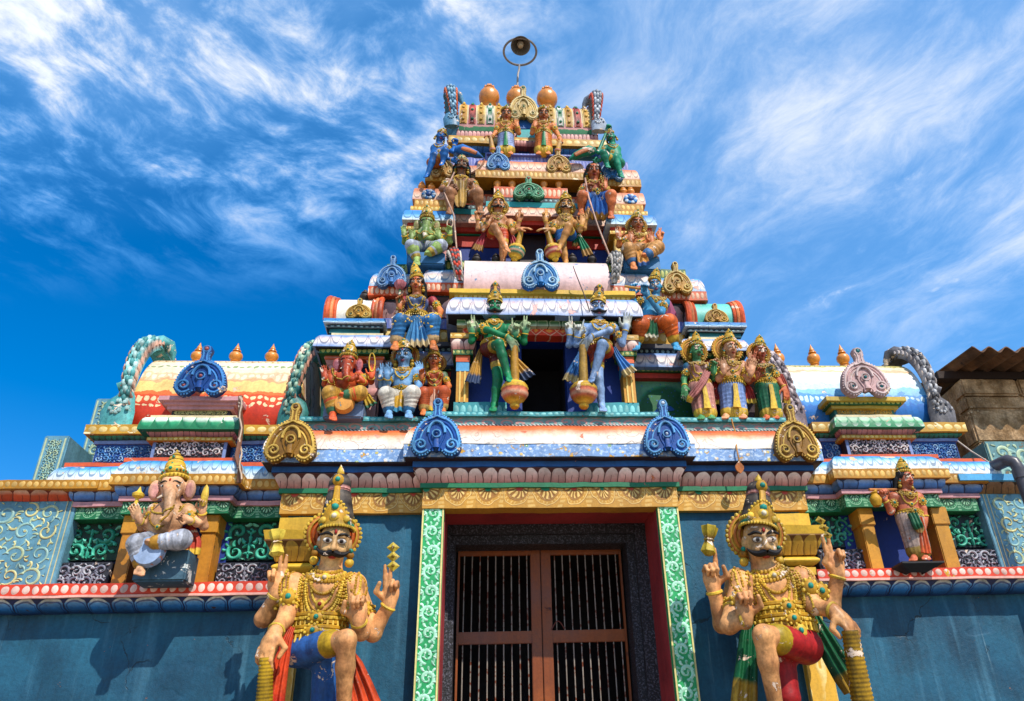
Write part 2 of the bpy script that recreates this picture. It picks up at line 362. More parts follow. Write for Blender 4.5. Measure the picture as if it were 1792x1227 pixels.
def scrollwork(name, parent, x0, x1, z0, z1, Y, cols, mat, n=7, thick=.012, seed=1, sym=True, sz=1.0, wd=.16):
    r_ = random.Random(seed); W, Hh = x1-x0, z1-z0; xc = (x0+x1)/2; half = W/2 if sym else W; R0 = min(half, Hh); L_ = []
    nx = max(1, round(half/(R0*.62/sz))); nz = max(1, round(Hh/(R0*.62/sz))); cw, ch = half/nx, Hh/nz; k = 0
    for ix in range(nx):
        for iz in range(nz):
            k += 1; cx = (xc if sym else x0)+cw*(ix+.5+r_.uniform(-.1, .1)); cz = z0+ch*(iz+.5+r_.uniform(-.1, .1)); R_ = min(cw, ch)*r_.uniform(.40, .50); dr = 1 if (ix+iz) % 2 else -1; a0 = r_.uniform(0, 6.28)
            c = cols[k % len(cols)]; L_.append((*spiral(cx, cz, R_, a0, dr, 1.25, R_*wd*1.35), c))
            for j in range(8):
                a = a0+j*6.28/8+r_.uniform(-.2, .2); c2 = cols[(k+j+1) % len(cols)]; L_.append((*comma(cx+R_*1.0*cos(a), cz+R_*1.0*sin(a), a+dr*.7, R_*r_.uniform(.6, 1.0), -dr*2.0, R_*wd*1.25), c2))
            L_.append((*comma(cx, cz, a0, R_*.3, 2, R_*wd*1.8), cols[(k+1) % len(cols)]))
    if sym: L_ += [(list(reversed([(2*xc-p[0], p[1]) for p in q])), list(reversed(w)), c) for q, w, c in L_]
    if sym:
        for j in range(4): L_.append((*comma(xc, z0+Hh*(.05+.2*j), pi/2, Hh*.22, 0.0, R0*.07), cols[0]))
    return strokes(name, parent, (x0+.004, x1-.004, z0+.004, z1-.004), Y, L_, mat, thick)
def vine(name, parent, x0, x1, z0, z1, Y, cols, mat, thick=.005):
    """running scroll up a narrow strip"""
    W = x1-x0; xc = (x0+x1)/2; n = max(1, round((z1-z0)/(W*1.12))); h = (z1-z0)/n; L_ = []
    for k in range(n):
        s = 1 if k % 2 else -1; zc = z0+h*(k+.5); L_.append((*spiral(xc+s*W*.04, zc, W*.42, -pi/2, s, 1.4, W*.10), cols[0]))
        for j in range(9):
            a = -1.2+j*.62; a = a if s > 0 else pi-a; L_.append((*comma(xc+s*W*.04+W*.36*cos(a), zc+W*.36*sin(a), a+s*.9, W*(.30+.05*(j % 2)), -s*2.2, W*.085), cols[1+j % 2]))
        for j in range(4): L_.append((*comma(xc-s*W*(.44-.03*j), zc+h*(-.45+.13*j), pi/2-s*(.9-.5*j), W*.34, s*1.6, W*.085), cols[j % 3]))
        for j in range(4): a = j*1.6; L_.append((*comma(xc+s*W*.04+W*.2*cos(a), zc+W*.2*sin(a), a+2, W*.14, 2, W*.07), cols[(j+1) % 3]))
    return strokes(name, parent, (x0, x1, z0, z1), Y, L_, mat, thick)
# ================================================================== materials
PV = vcol()
RELIEF = material('relief_paint', lambda g: ((lambda a: (setattr(a, 'attribute_name', 'Col'), a.outputs['Color'])[1])(g.new('ShaderNodeAttribute')), None), rough=.5, chip=lin('6d6a60'), chip_amt=.04, dirt=.5, bump=.25)
PINKPET = petals('pink_petals', .125, [(0, 'c4766a'), (.45, 'dcb0a4'), (1, 'ecdccf')], '4a1c1c', line=None, chip=CHIPO, chip_amt=.03)
PINKPET_S = petals('pink_petals_small', .055, [(0, 'a85c58'), (1, 'd9a9a0')], '4a1c22', slit=False, chip=CHIPO, chip_amt=.03)
BLUEPET = petals('blue_petals', .19, [(0, '0d3b78'), (.5, '1a6cb4'), (.72, '5a90b8'), (.8, 'c2bfae'), (1, 'd2c8b4')], '0a1a48', arch=.3, line='0b2560', slit=False, dirt=.8, chip=lin('3a2a20'), chip_amt=.05)
BLUETUBE = petals('blue_tube', .16, [(0, '2f5a9c'), (.5, '4a7cba'), (.8, '8fa8cc'), (1, 'a0b4d0')], '17264c', arch=.25, slit=False, chip=lin('5c7a3a'), chip_amt=.05, dirt=.8)
BLUETUBE_S = petals('blue_tube_small', .085, [(0, '1c5a9c'), (1, '3f8dca')], '102a55', arch=.2, slit=False)
REDPET = petals('red_petals', .16, [(0, 'c23a14'), (.45, 'd2592c'), (.75, 'e0b9a0'), (1, 'e9d2c0')], '6b2412', chip=lin('d99a28'), chip_amt=.05)
BROWNPET = petals('brown_petals', .16, [(0, '7a5a28'), (.6, '8a6a4a'), (1, 'a08a76')], '2a1a10', chip=lin('4b3a28'), chip_amt=.1, dirt=.9)
GREENPET = petals('green_petals', .055, [(0, '2f8a68'), (1, '1f6a52')], '0e3a2c', slit=False, flip=True)
GREENSCAL = petals('green_scallops', .13, [(0, 'd8ded0'), (.3, 'c8d8c8'), (.55, '1f8a5c'), (1, '0f6a44')], '0b6a42', flip=True, slit=False, arch=.75, chip=lin('cfd6c2'), chip_amt=.04)
GREENSCAL2 = petals('green_white_scallops', .12, [(0, 'c9d8cc'), (.4, '9cc8a4'), (.6, '2f9a66'), (1, 'dfe6d8')], '1d7a4e', flip=True, slit=False, arch=.75, chip=CHIPP, chip_amt=.08)
GOLDBEAD = beads('gold_beads', .06, 'a87414', 'cfa658', rx=.78, ry=.66, chip=lin('e0d0a8'), chip_amt=.06)
YELBEAD = beads('yellow_beads', .05, 'b9861a', 'dcc06a', chip=CHIPW, chip_amt=.05)
OVALGOLD = beads('gold_ovals', .10, 'b98a24', 'dcc07a', ry=.6, chip=lin('e4d4a6'), chip_amt=.07)
REDBEAD = beads('red_white_discs', .078, 'cc3a1c', 'e2bcae', rx=.76, ry=.72, chip=lin('c99a20'), chip_amt=.06)
ORANGEBEAD = beads('orange_beads', .055, 'c4501c', 'e0b090', chip=CHIPP, chip_amt=.05)
GREENBEAD = beads('green_beads', .052, '1c5a28', 'b2b45a', chip=CHIPW, chip_amt=.05)
TEALBEAD = beads('teal_beads', .06, '2c8a92', '6fb8b8', ry=.7, chip=lin('6a3a2a'), chip_amt=.05)
DARKBEAD = beads('dark_beads', .06, '10242e', '8aa8a8', ry=.5, rx=.6)
PURPBEAD = beads('violet_arches', .045, '5a67a8', '8c92c4', ry=.85, rx=.6, chip=CHIPW, chip_amt=.06)
GOLDROS = rosettes('gold_rosettes', .265, 'b8862c', '8a5a1c', 'd8b468', '0d7a52', 'b83a24', dirt=.45)
GREENROS = rosettes('green_rosettes', .165, '0d6a40', '084428', '8ec29a', '0f6a44', '0f6a44')
KAP_OR = grad('orange_white_kapota', [(0, 'ded6cc'), (.3, 'e2d4c6'), (.52, 'deb094'), (.72, 'd4743f'), (1, 'c65a2a')], swirl='8a7a70', vs=1.6, chip=lin('c4562e'), chip_amt=.05)
KAP_BL = grad('blue_white_kapota', [(0, 'd8dcd8'), (.35, 'c2d6de'), (.7, '4f9fd0'), (1, '2b7fc0')], line='2a5f90', w=.09, chip=lin('cfae88'), chip_amt=.10)
KAP_BW = grad('white_blue_kapota', [(0, '86aed0'), (.35, 'e0d8d0'), (.65, 'dcc0b4'), (1, '5a9ccc')], line='3b78a8', w=.14, chip=lin('d09a86'), chip_amt=.11)
KAP_VB = grad('violet_white_kapota', [(0, '7a9ace'), (.35, 'dcd4d0'), (.65, 'd8c6c4'), (1, '6a94d0')], line='4a5a80', w=.125, chip=lin('cf9c94'), chip_amt=.09)
KAP_B2 = grad('bright_blue_kapota', [(0, 'cfdce4'), (.35, '86bfe0'), (.7, '2f8acb'), (1, '2a7fc4')], line='1d5590', w=.12, chip=CHIPW, chip_amt=.05)
KAP_PW = grad('pink_white_kapota', [(0, 'd0927a'), (.35, 'e4c8b0'), (.7, 'dca88c'), (1, 'c87850')], line='7a5a58', w=.1, chip=CHIPO, chip_amt=.05)
BLUELIP = flowers('blue_flower_band', '7398c8', ['2f9a8a', 'd9b23a', 'c6d4e4', '6f9ad0', 'e0e4e6', 'c99a28', '5f8ac4'], 17, chip=lin('c0922c'), chip_amt=.10)
ROPE = rope('twisted_rope', .035, '4f6a6a', 'c9d2cc', 1.2)
SCROLLPINK = scrolls('pink_scroll_band', '6f9a98', 'b48d88', 6.5, chip=lin('5a3a2a'), chip_amt=.05)
SCROLLGREY = scrolls('grey_scroll_band', '2f4b50', '8a9a94', 6.0)
LATTICE = lattice('red_lattice', .14, 'c83a1a', 'd9a284', 'd98a3a')
LOOPGRN = petals('green_loops', .12, [(0, 'b9c4a4'), (.4, '2c6a34'), (1, 'a8b890')], '1d4a24', slit=False, arch=.5, line='c6ccb0')
BARREL_T1 = grad('pink_barrel', [(0, 'd8b4b4'), (.6, 'e2c6c4'), (.85, 'e0c8c2'), (1, 'd8cdb0')], vs=1.0, chip=lin('5a88b0'), chip_amt=.075)
def bands(name, stops, w=.14, teeth=None, **kw):
    def fn(g):
        x, v, i, u = uvp(g, w); r = g.new('ShaderNodeValToRGB'); r.color_ramp.interpolation = 'CONSTANT'; e = r.color_ramp.elements
        while len(e) < len(stops): e.new(.5)
        for el, (p_, c) in zip(e, stops): el.position = p_; el.color = (*lin(c), 1)
        g.put(r.inputs[0], v); c = r.outputs[0]; ax = g.m('ABSOLUTE', x)
        for (lo, hi, colr, kind) in teeth or []:
            t = g.m('DIVIDE', g.m('SUBTRACT', v, lo), hi-lo); inb = g.m('MULTIPLY', g.m('GREATER_THAN', t, 0.0), g.m('LESS_THAN', t, 1.0))
            if kind == 'drop': f = g.ss(g.m('SUBTRACT', g.m('SUBTRACT', t, .05), ax), 0, .08)
            elif kind == 'scal': f = g.ss(g.m('ABSOLUTE', g.m('SUBTRACT', g.m('SUBTRACT', 1.0, g.m('MULTIPLY', g.m('SUBTRACT', 1.0, g.m('MULTIPLY', ax, ax)), .8)), t)), .08, .14, 1, 0)
            else: f = g.ss(g.m('ADD', g.m('MULTIPLY', ax, ax), g.m('POWER', g.m('MULTIPLY', g.m('SUBTRACT', t, .5), 2.4), 2.0)), .5, .7, 1, 0)
            c = g.mix(g.m('MULTIPLY', f, inb), c, lin(colr))
        return c, None
    return material(name, fn, **kw)
BARREL_L = bands('red_orange_barrel', [(0, 'c8361a'), (.24, 'd4481c'), (.33, 'd9692e'), (.37, 'dfbc72'), (.5, 'd99a6c'), (.53, 'e0b48c'), (.64, 'dccdac'), (.72, 'e0d4b8'), (.86, 'dcc49a')], .07, [(.25, .32, 'e2cfa0', 'dot'), (.19, .24, 'e2cfa0', 'dot'), (.53, .63, 'e6cdb0', 'dot'), (.73, .8, '8a9a6a', 'dot'), (.87, .99, 'a87a3a', 'scal')], chip=lin('d8b49a'), chip_amt=.075)
BARREL_R = bands('blue_white_barrel', [(0, '1d6ec0'), (.22, '2f86cc'), (.34, '6fb2da'), (.42, 'b4d0da'), (.52, 'dcdcd4'), (.64, 'e4d8c0'), (.7, 'e0b48a'), (.76, 'e4d6b4'), (.86, 'c2b062')], .06, [(.24, .33, 'b9d6e4', 'dot'), (.87, .99, '5f7a3a', 'scal')], chip=lin('d9c0a8'), chip_amt=.075)
DOME_W = grad('white_dome', [(0, 'dcd4c0'), (.5, 'e4e0d2'), (1, 'd2d6c8')], vs=1.0, chip=lin('c98a6a'), chip_amt=.06)
BARREL_TOP = bands('ornate_barrel', [(0, '2f7a4e'), (.1, 'c8908a'), (.25, 'c9b48a'), (.92, 'd0c8a0')], .12, chip=lin('d8c8b0'), chip_amt=.06)
TEALWALL = plain('5f93a8', chip=lin('33606f'), amt=.05, dirt=.7); BLUEWALL = None
def _bw(g):
    n = g.noise(g.ob, 1.1, 5, .6); st = g.noise(g.scale(g.ob, (6, 6, .5)), 1.3, 4, .6)
    c = g.mix(g.ss(n, .36, .66), lin('12435c'), lin('1f5a74')); c = g.mix(g.ss(st, .52, .72, 0, .4), c, lin('4f86a0')); dr = g.noise(g.scale(g.ob, (14, 14, .35)), 1.0, 5, .7); c = g.mix(g.ss(dr, .62, .74, 0, .5), c, lin('8fb0bc')); c = g.mix(g.ss(g.noise(g.scale(g.ob, (8, 8, .5)), 1.3, 5, .7), .6, .75, 0, .55), c, lin('0b2a3c'))
    cr = g.vor(g.xyz(g.m('ADD', g.sep(g.ob)[0], g.m('MULTIPLY', g.noise(g.ob, 5, 4), .5)), g.sep(g.ob)[2], 0.0), .9, 'DISTANCE_TO_EDGE')[0]; ck = g.m('MULTIPLY', g.ss(cr, .002, .006, 1, 0), g.ss(g.noise(g.ob, 1.9, 2), .5, .58)); c = g.mix(g.m('MULTIPLY', ck, .8), c, (.01, .018, .022))
    pt = g.ss(g.noise(g.scale(g.ob, (.7, 1, 1.2)), 1.7, 3, .5), .6, .63); c = g.mix(g.m('MULTIPLY', pt, .35), c, lin('1b4a66'))
    return c, g.m('SUBTRACT', g.m('MULTIPLY', g.noise(g.ob, 20, 6, .7), 1.1), g.m('ADD', ck, g.m('MULTIPLY', pt, .4)))
BLUEWALL = material('blue_plaster', _bw, rough=.6, chip=lin('b5714a'), chip_amt=.022, dirt=.6, bump=.45, spec=.3)
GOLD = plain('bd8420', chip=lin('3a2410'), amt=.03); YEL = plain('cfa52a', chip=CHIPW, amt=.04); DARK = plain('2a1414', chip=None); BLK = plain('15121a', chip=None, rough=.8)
BLUEF = plain('16508f'); PINK = plain('c48a86'); ROSE = plain('b8858a'); GREEN = plain('0e6b45', chip=lin('b5605a'), amt=.06); TEAL = plain('2f9a9c'); TEALD = plain('14656c'); DKBLUE = plain('0d2f7c', chip=CHIPW, amt=.05, dirt=.3); ORANGE = plain('cf5a24')
RED = plain('b8301c'); CREAM = plain('d6c49a'); LAV = plain('6f86b4'); NAVY = plain('101f48', chip=CHIPW, amt=.02); SKYB = plain('4b9ccc', chip=CHIPW, amt=.05); DKGRN = plain('143a24')
MAROON = plain('9c3438', chip=lin('5a1a1c'), amt=.02); INDIGO = plain('26408c')
def _gran(g):
    n = g.vor(g.ob, 90)[0]; f = g.noise(g.ob, 60, 4, .7)
    return g.mix(g.ss(f, .5, .62), (.012, .012, .016), (.10, .10, .13)), g.m('MULTIPLY', f, 1.4)
GRANITE = material('dark_granite', _gran, rough=.55, dirt=.4, bump=.8)
IRON = plain('84400a', chip=lin('4a1a0e'), amt=.05, rough=.45); BARS = material('steel_bars', lambda g: (g.mix(g.ss(g.noise(g.ob, 22, 4), .5, .6), lin('8f847a'), lin('6a3218')), None), rough=.4)
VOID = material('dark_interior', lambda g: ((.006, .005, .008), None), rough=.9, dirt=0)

# ================================================================== ground
gm = material('ground', lambda g: (g.mix(g.noise(g.ob, 1.5, 6), lin('8c7a66'), lin('a8967e')), g.noise(g.ob, 30, 4)), rough=.9)
tag(MB().add([(-60, -60, 0), (60, -60, 0), (60, 60, 0), (-60, 60, 0)], [(0, 1, 2, 3)]).build('ground', gm), kind='structure')

# ================================================================== gateway
TW = empty('temple_gateway', (0, 0, 0), 'tall stepped gateway tower covered in painted carvings above the grilled doorway', 'temple')
wl = X(490, 880, -.06)+.06; wr = X(1411, 880, -.06)-.06; W = (wr-wl)/2; c_ = 1.1
GP = [(-W, 3.4), (-W, 0), (-c_, 0), (-c_, -.12), (c_, -.12), (c_, 0), (W, 0), (W, 3.4)]
S = Stack(TW, GP, 640, 0.0)
S.flat('frieze', 862, 898, .06, GOLDROS); S.flat('green_fillet', 854, 862, .085, GREEN)
S.cyma('petal_band', 827, 854, .15, .08, PINKPET); S.flat('blue_fillet', 815, 826, .155, BLUEF)
ztop = S.z(757, .02); zlip = S.z(786, .235); zb = S.z(808, .235)
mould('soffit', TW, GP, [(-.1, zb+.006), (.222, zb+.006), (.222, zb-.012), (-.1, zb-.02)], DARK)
mould('flower_lip', TW, GP, pr_flat(zb, zlip, .235), BLUELIP)
mould('curved_cornice', TW, GP, pr_kap(zlip, ztop, .02, .24, 0)+[(-T_IN, zlip)], KAP_OR)
mould('rope_band', TW, GP, pr_torus(ztop, ztop+.035, .02, .02), ROPE)
z2 = S.z(738, .05)
mould('scroll_band', TW, GP, pr_flat(ztop+.03, z2, .03), SCROLLPINK)
zs = S.z(729, .07); mould('shelf', TW, GP, pr_flat(z2, zs, .07), TEALBEAD); SHELF = zs
# gateway body: side walls, jambs, lintel and interior
zf = S.z(898, .06)
dl, dr = X(782, 860, -.12), X(1146, 860, -.12); d_ = (dr-dl)/2
PZ = zf+.24
for sx in (-1, 1):
    a, b = sorted((sx*(W-.01), sx*(d_+.16)))
    MB().box(a, b, .0, 3.3, 0, zf+.3).build('wall', BLUEWALL, TW)
    a, b = sorted((sx*(d_+.006), sx*(d_+.2)))
    box('pilaster', TW, a, b, -.16, .2, 0, PZ, plain('1d9a58', chip=lin('9ab88a'), amt=.05))
pil = [o for o in TW.children if o.name.startswith('pilaster')]
for o in pil:
    xs = [v.co.x for v in o.data.vertices]; a, b = min(xs), max(xs)
    sw = MB().box(a+.002, a+.016, -.168, -.155, 0, PZ-.004).box(b-.016, b-.002, -.168, -.155, 0, PZ-.004).build('border_strip', plain('d2c680', chip=CHIPW, amt=.05), o)
    vine('scrollwork', o, a+.02, b-.02, .5, PZ-.02, -.157, [lin('a4dcbe'), lin('86c8a4'), lin('b8e4ca')], RELIEF)
zl0 = Z(950, 886, -.12); GH = .27
mould('door_frieze', TW, [(-d_-.004, -.10), (d_+.004, -.10)], pr_flat(zl0, PZ-.002, .02), GOLDROS)
MB().box(-d_-.1, d_+.1, -.095, .8, zl0+.005, zf+.32).build('lintel', MAROON, TW)
MB().box(-d_-.15, -d_, -.1, .46, 0, zl0+.01).build('reveal', MAROON, TW); MB().box(d_, d_+.15, -.1, .46, 0, zl0+.01).build('reveal', MAROON, TW)
# granite frame
GY = .42; gz = Z(950, 916, GY)
def ringbox(name, x, zt, th, y0, y1, mat, tl=.05, tr=.13):
    mb = MB(); mb.box(-x, -x+tl, y0, y1, 0, zt, bev=.006); mb.box(x-tr, x, y0, y1, 0, zt, bev=.006); mb.box(-x+tl+.001, x-tr-.001, y0, y1, zt-th, zt, bev=.006); return mb.build(name, mat, TW)
ringbox('door_frame', d_+.02, gz, .10, GY, GY+.14, GRANITE); ringbox('inner_frame', d_-.02, gz-.095, .09, GY+.05, GY+.34, GRANITE, .06, .17)
MB().box(-d_-.1, d_+.1, GY+.02, .8, gz-.02, zl0+.1).build('overdoor', GRANITE, TW)
DX = d_-.155; DZ = gz-.17; YD = GY+.28
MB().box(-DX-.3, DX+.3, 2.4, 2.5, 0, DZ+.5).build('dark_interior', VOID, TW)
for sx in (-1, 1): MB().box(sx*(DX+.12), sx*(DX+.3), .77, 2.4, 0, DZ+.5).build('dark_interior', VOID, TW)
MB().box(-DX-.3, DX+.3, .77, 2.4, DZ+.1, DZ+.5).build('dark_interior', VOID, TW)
for sx in (-1, 1):
    mb = MB(); a = .004
    XO = -.055; x0, x1 = (a+XO, DX+XO) if sx > 0 else (-DX+XO, -a+XO)
    st = .095
    inner = (x0, x0+st) if sx > 0 else (x1-st, x1)
    outer = (x1-.02, x1) if sx > 0 else (x0, x0+.02)
    mb.box(*inner, YD, YD+.05, .1, DZ, bev=.005); mb.box(*outer, YD, YD+.045, .1, DZ, bev=.004)
    lo, hi = (inner[1], outer[0]) if sx > 0 else (outer[1], inner[0])
    zr = Z(860, 1116, YD)
    for zz, hh in ((zr, .055), (zr-1.25, .055), (DZ-.03, .03)): mb.box(lo, hi, YD+.004, YD+.04, zz-hh, zz+hh, bev=.004)
    door = mb.build('door', IRON, TW)
    nb = 9
    for k in range(nb):
        xx = lo+(hi-lo)*(k+.55)/nb; MB().tube([(xx, YD+.022, .12), (xx, YD+.022, DZ-.02)], .0062, n=8).build('bar', BARS, door)
mbw = MB(); zr = Z(860, 1116, YD); bx = X(975, 1100, YD-.02)
mbw.tube([(bx-.05+.12*t, YD-.01, zr+.06+.075*sin(pi*t)) for t in [k/10 for k in range(11)]], .005, n=6).build('wire_loop', plain('6a2a18'), TW)
# corner capitals and pilasters
for sx, xr in ((-1, None), (1, 1405)):
    xc = sx*(W-.13); cy = 0.0
    zA = Z(1400, 897, -.1); zz = [Z(1400, y, -.15) for y in (897, 922, 926, 938, 970, 974, 988, 991, 1004)]
    pl = lambda w, y: [(xc-w, .2), (xc-w, -y), (xc+w, -y), (xc+w, .2)]
    mould('capital_block', TW, pl(.16, .12), pr_flat(zz[1], zz[0], 0), YEL)
    ab = mould('abacus', TW, pl(.24, .2), pr_flat(zz[3], zz[1]-.004, .02, 0), YEL)
    mould('capital', TW, pl(.12, .1), pr_cyma(zz[4], zz[3], .12, .03), petals('yellow_lotus', .12, [(0, 'b8841a'), (1, 'cfa43a')], '6a4208', chip=None))
    mould('capital_ring', TW, pl(.12, .1), pr_torus(zz[6], zz[4]-.006, 0, .05), YEL); mould('necking', TW, pl(.13, .11), pr_flat(zz[8], zz[7], 0), YEL)
    mould('corner_pilaster', TW, pl(.11, .09), pr_flat(0.02, zz[8], 0), scrolls('yellow_swirls', 'cfa030', 'e2cc84', 7.0, chip=CHIPW, chip_amt=.05))

# ================================================================== tower storeys
def dwall(parent, x0, x1, y0, y1, z0, z1, ox0, ox1, oz, mat, inmat=VOID):
    """wall with an opening"""
    MB().box(x0, ox0, y0, y1, z0, z1).box(ox1, x1, y0, y1, z0, z1).box(ox0+.0005, ox1-.0005, y0, y1, oz, z1).build('wall', mat, parent)
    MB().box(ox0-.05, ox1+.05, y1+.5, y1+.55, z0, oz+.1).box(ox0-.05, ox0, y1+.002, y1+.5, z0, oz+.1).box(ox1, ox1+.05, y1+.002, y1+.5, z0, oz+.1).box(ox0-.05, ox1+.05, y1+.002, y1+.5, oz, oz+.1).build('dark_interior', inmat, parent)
def core(x0, x1, y0, y1, z0, z1, mat=DARK): return box('core', TW, x0, x1, y0, y1, z0, z1, mat, .01)
# --- storey 1
Y1 = 0.0; h1 = 1.0
c1 = (X(1122, 540, -.2)-X(778, 540, -.2))/2-.2; C1 = rect_plan(-c1, c1, Y1, 1.2); S1 = Stack(TW, C1, 950, Y1)
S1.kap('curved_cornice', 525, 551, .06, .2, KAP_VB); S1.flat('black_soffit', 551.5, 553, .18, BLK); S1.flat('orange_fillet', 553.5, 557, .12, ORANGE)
S1.flat('loop_frieze', 557, 571, .09, LOOPGRN); S1.flat('lattice_frieze', 571, 587, .03, LATTICE)
zo = S1.z(586, .0); ztk = S1.z(525, .0)
o0, o1 = X(913, 650, .1), X(991, 650, .1)
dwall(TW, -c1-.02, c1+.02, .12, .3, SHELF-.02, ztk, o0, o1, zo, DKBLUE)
core(-.97, o0-.06, .31, 2.4, SHELF-.1, ztk-.03); core(o1+.06, .97, .31, 2.4, SHELF-.1, ztk-.03)
for s_ in (-1, 1): core(*sorted((s_*.9, s_*2.2)), .61, 2.4, SHELF-.1, ztk-.03); core(o0-.06, o1+.06, .9, 2.4, SHELF-.1, ztk)
for sx in (-1, 1):
    xc = sx*(c1+.02); pl = lambda w, y: [(xc-w, .2), (xc-w, -y), (xc+w, -y), (xc+w, .2)]
    zz = [Z(800, y, -.05) for y in (587, 596, 613, 622, 633, 649, 703)]
    mould('capital_slab', TW, pl(.13, .1), pr_flat(zz[1], zz[0], 0), OVALGOLD); mould('capital', TW, pl(.085, .05), pr_cyma(zz[2], zz[1], .045, .02), PINKPET)
    mould('capital_ring', TW, pl(.1, .07), pr_flat(zz[3], zz[2]-.004, .0), GREENBEAD); mould('necking', TW, pl(.07, .05), pr_flat(zz[4], zz[3], 0), ORANGE)
    mould('shaft_block', TW, pl(.065, .045), pr_flat(zz[5], zz[4], 0), SKYB)
    p_ = mould('pilaster', TW, pl(.06, .04), pr_flat(zz[6], zz[5], 0), GOLD)
    MB().box(xc-.032, xc-.016, -.048, -.035, zz[6], zz[5]).box(xc+.016, xc+.032, -.048, -.035, zz[6], zz[5]).build('groove', plain('d8b862'), p_)
    mould('plinth', TW, [(min(sx*.40, sx*(c1+.1)), .2), (min(sx*.40, sx*(c1+.1)), -.04), (max(sx*.40, sx*(c1+.1)), -.04), (max(sx*.40, sx*(c1+.1)), .2)], pr_flat(SHELF-.02, zz[6], 0), TEALBEAD)
# yellow cornice and pink barrel over the centre
S1b = Stack(TW, rect_plan(-.93, .93, .05, 1.3), 950, .05)
S1b.flat('yellow_dentils', 514, 525, .02, YELBEAD); S1b.flat('yellow_cornice', 507, 514, .07, YEL)
def barrel(parent, x0, x1, Yf, Yb, ybot, ytop, xr, mat, over=.10, name='barrel_roof', zc_f=.25):
    z0 = Z(xr, ybot, Yf); ry = (Yb-Yf)/2; Yc = (Yf+Yb)/2
    el = lambda y, z: math.atan2(z-CAM[2], y-CAM[1]); tgt = el(Yf, Z(xr, ytop, Yf)); lo, hi = .05, 3.0
    def pts(h):
        zc = z0+zc_f*h; rz = h*(1-zc_f); r = []
        for k in range(33):
            a = -.42+(pi+.84)*k/32; r.append((Yc-ry*cos(a)*(1.0 if sin(a) > 0 else 1.0), zc+(rz*sin(a) if sin(a) > 0 else zc_f*h/sin(.42)*sin(a))))
        return r
    for _ in range(40):
        h = (lo+hi)/2
        if max(el(*q) for q in pts(h)) > tgt: hi = h
        else: lo = h
    pr = pts(h); L = [0]
    for a, b in zip(pr, pr[1:]): L.append(L[-1]+math.hypot(a[0]-b[0], a[1]-b[1]))
    km = max(range(33), key=lambda k: el(*pr[k])); V = []; UV = []
    for xx in (x0, x1):
        for q, l in zip(pr, L): V.append((xx, q[0], q[1])); UV.append((xx+50, min(1, l/L[km])))
    Fc = [(k, k+33, k+34, k+1) for k in range(32)]+[tuple(range(33)), tuple(range(65, 32, -1)), (0, 32, 65, 33)]
    o = mesh_obj(name, V, Fc, mat, parent, uvs=UV, sharp=50); return o, pr, km, h
b1, pr1, km1, hb1 = barrel(TW, X(812, 480, .1), X(1066, 480, .1), .08, 1.0, 507, 459, 945, BARREL_T1)
# lintel strip on the ridge + the small dark pots are separate things
# --- aedicules of storey 1
def aedicule(xl_px, xr_px, yk, Yw, sgn):
    """xl/xr at the curved cornice lip; yk = top pixel of that cornice"""
    xa, xb = X(xl_px, yk+12, Yw-.16)+.16, X(xr_px, yk+12, Yw-.16)-.16; d = yk-588; xr = (xl_px+xr_px)/2
    S = Stack(TW, rect_plan(xa, xb, Yw, Yw+1.0), xr, Yw)
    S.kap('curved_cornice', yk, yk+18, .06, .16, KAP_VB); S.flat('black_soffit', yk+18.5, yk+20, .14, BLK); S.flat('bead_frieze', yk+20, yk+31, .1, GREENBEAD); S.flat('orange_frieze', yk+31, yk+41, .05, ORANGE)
    zc = S.z(yk+41); zb_ = SHELF+.05
    box('niche_wall', TW, xa+.04, xb-.04, Yw+.1, Yw+.9, SHELF-.02, zc+.1, NAVY)
    for xx in (xa+.04, xb-.04):
        pl = lambda w, y: [(xx-w, Yw+.12), (xx-w, Yw-y), (xx+w, Yw-y), (xx+w, Yw+.12)]
        mould('capital', TW, pl(.05, .0), pr_cyma(zc-.07, zc, .05, .01), PINK); mould('column', TW, pl(.045, .0), pr_flat(SHELF-.02, zc-.07, 0), plain('c2948e', chip=CHIPW, amt=.05)); mould('column_ring', TW, pl(.055, .01), pr_torus(zc-.42, zc-.34, 0, .012), PINK)
    mould('plinth', TW, rect_plan(xa, xb, Yw-.02, Yw+.5), pr_flat(SHELF-.02, SHELF+.09, .03), SCROLLGREY)
    S.flat('cream_fillet', yk-5, yk, .02, CREAM)
    # stepped blue base and little dome
    x2, x3 = X(xr-50, yk-15, Yw+.02), X(xr+52, yk-15, Yw+.02); S2 = Stack(TW, rect_plan(x2+.04, x3-.04, Yw+.05, Yw+.9), xr, Yw+.05)
    S2.flat('dome_base', yk-25, yk-5, .0, TEALD); S2.flat('dome_base_rim', yk-31, yk-24, .06, KAP_B2); S2.flat('dentil_band', yk-19, yk-14, .03, DARKBEAD)
    x4, x5 = X(xr-47, yk-40, Yw+.08), X(xr+46, yk-40, Yw+.08)
    b, pr, km, h = barrel(TW, x4+.05, x5-.05, Yw+.08, Yw+.62, yk-31, yk-63, xr, DOME_W if sgn < 0 else plain('5fc0b0', chip=CHIPW, amt=.06), name='dome_roof', zc_f=.3)
    for xx, s_ in ((x4, -1), (x5, 1)):
        mb = MB(); cx = (pr[0][0]+pr[-1][0])/2; zc2 = pr[8][1]
        for k, w in ((0, .034), (1, .028), (2, .02)):
            mb.tube([(xx-s_*(.04*k), cx+(q[0]-cx)*(1.09-.03*k), zc2+(q[1]-zc2)*(1.09-.03*k)) for q in pr], w, lin('d85a2c') if k != 1 else lin('e0854e'), n=8)
        mb.build('dome_rib', PV, b)
    return b, xa, xb
AL = aedicule(548, 690, 588, .22, -1); AR = aedicule(1192, 1312, 595, .22, 1)
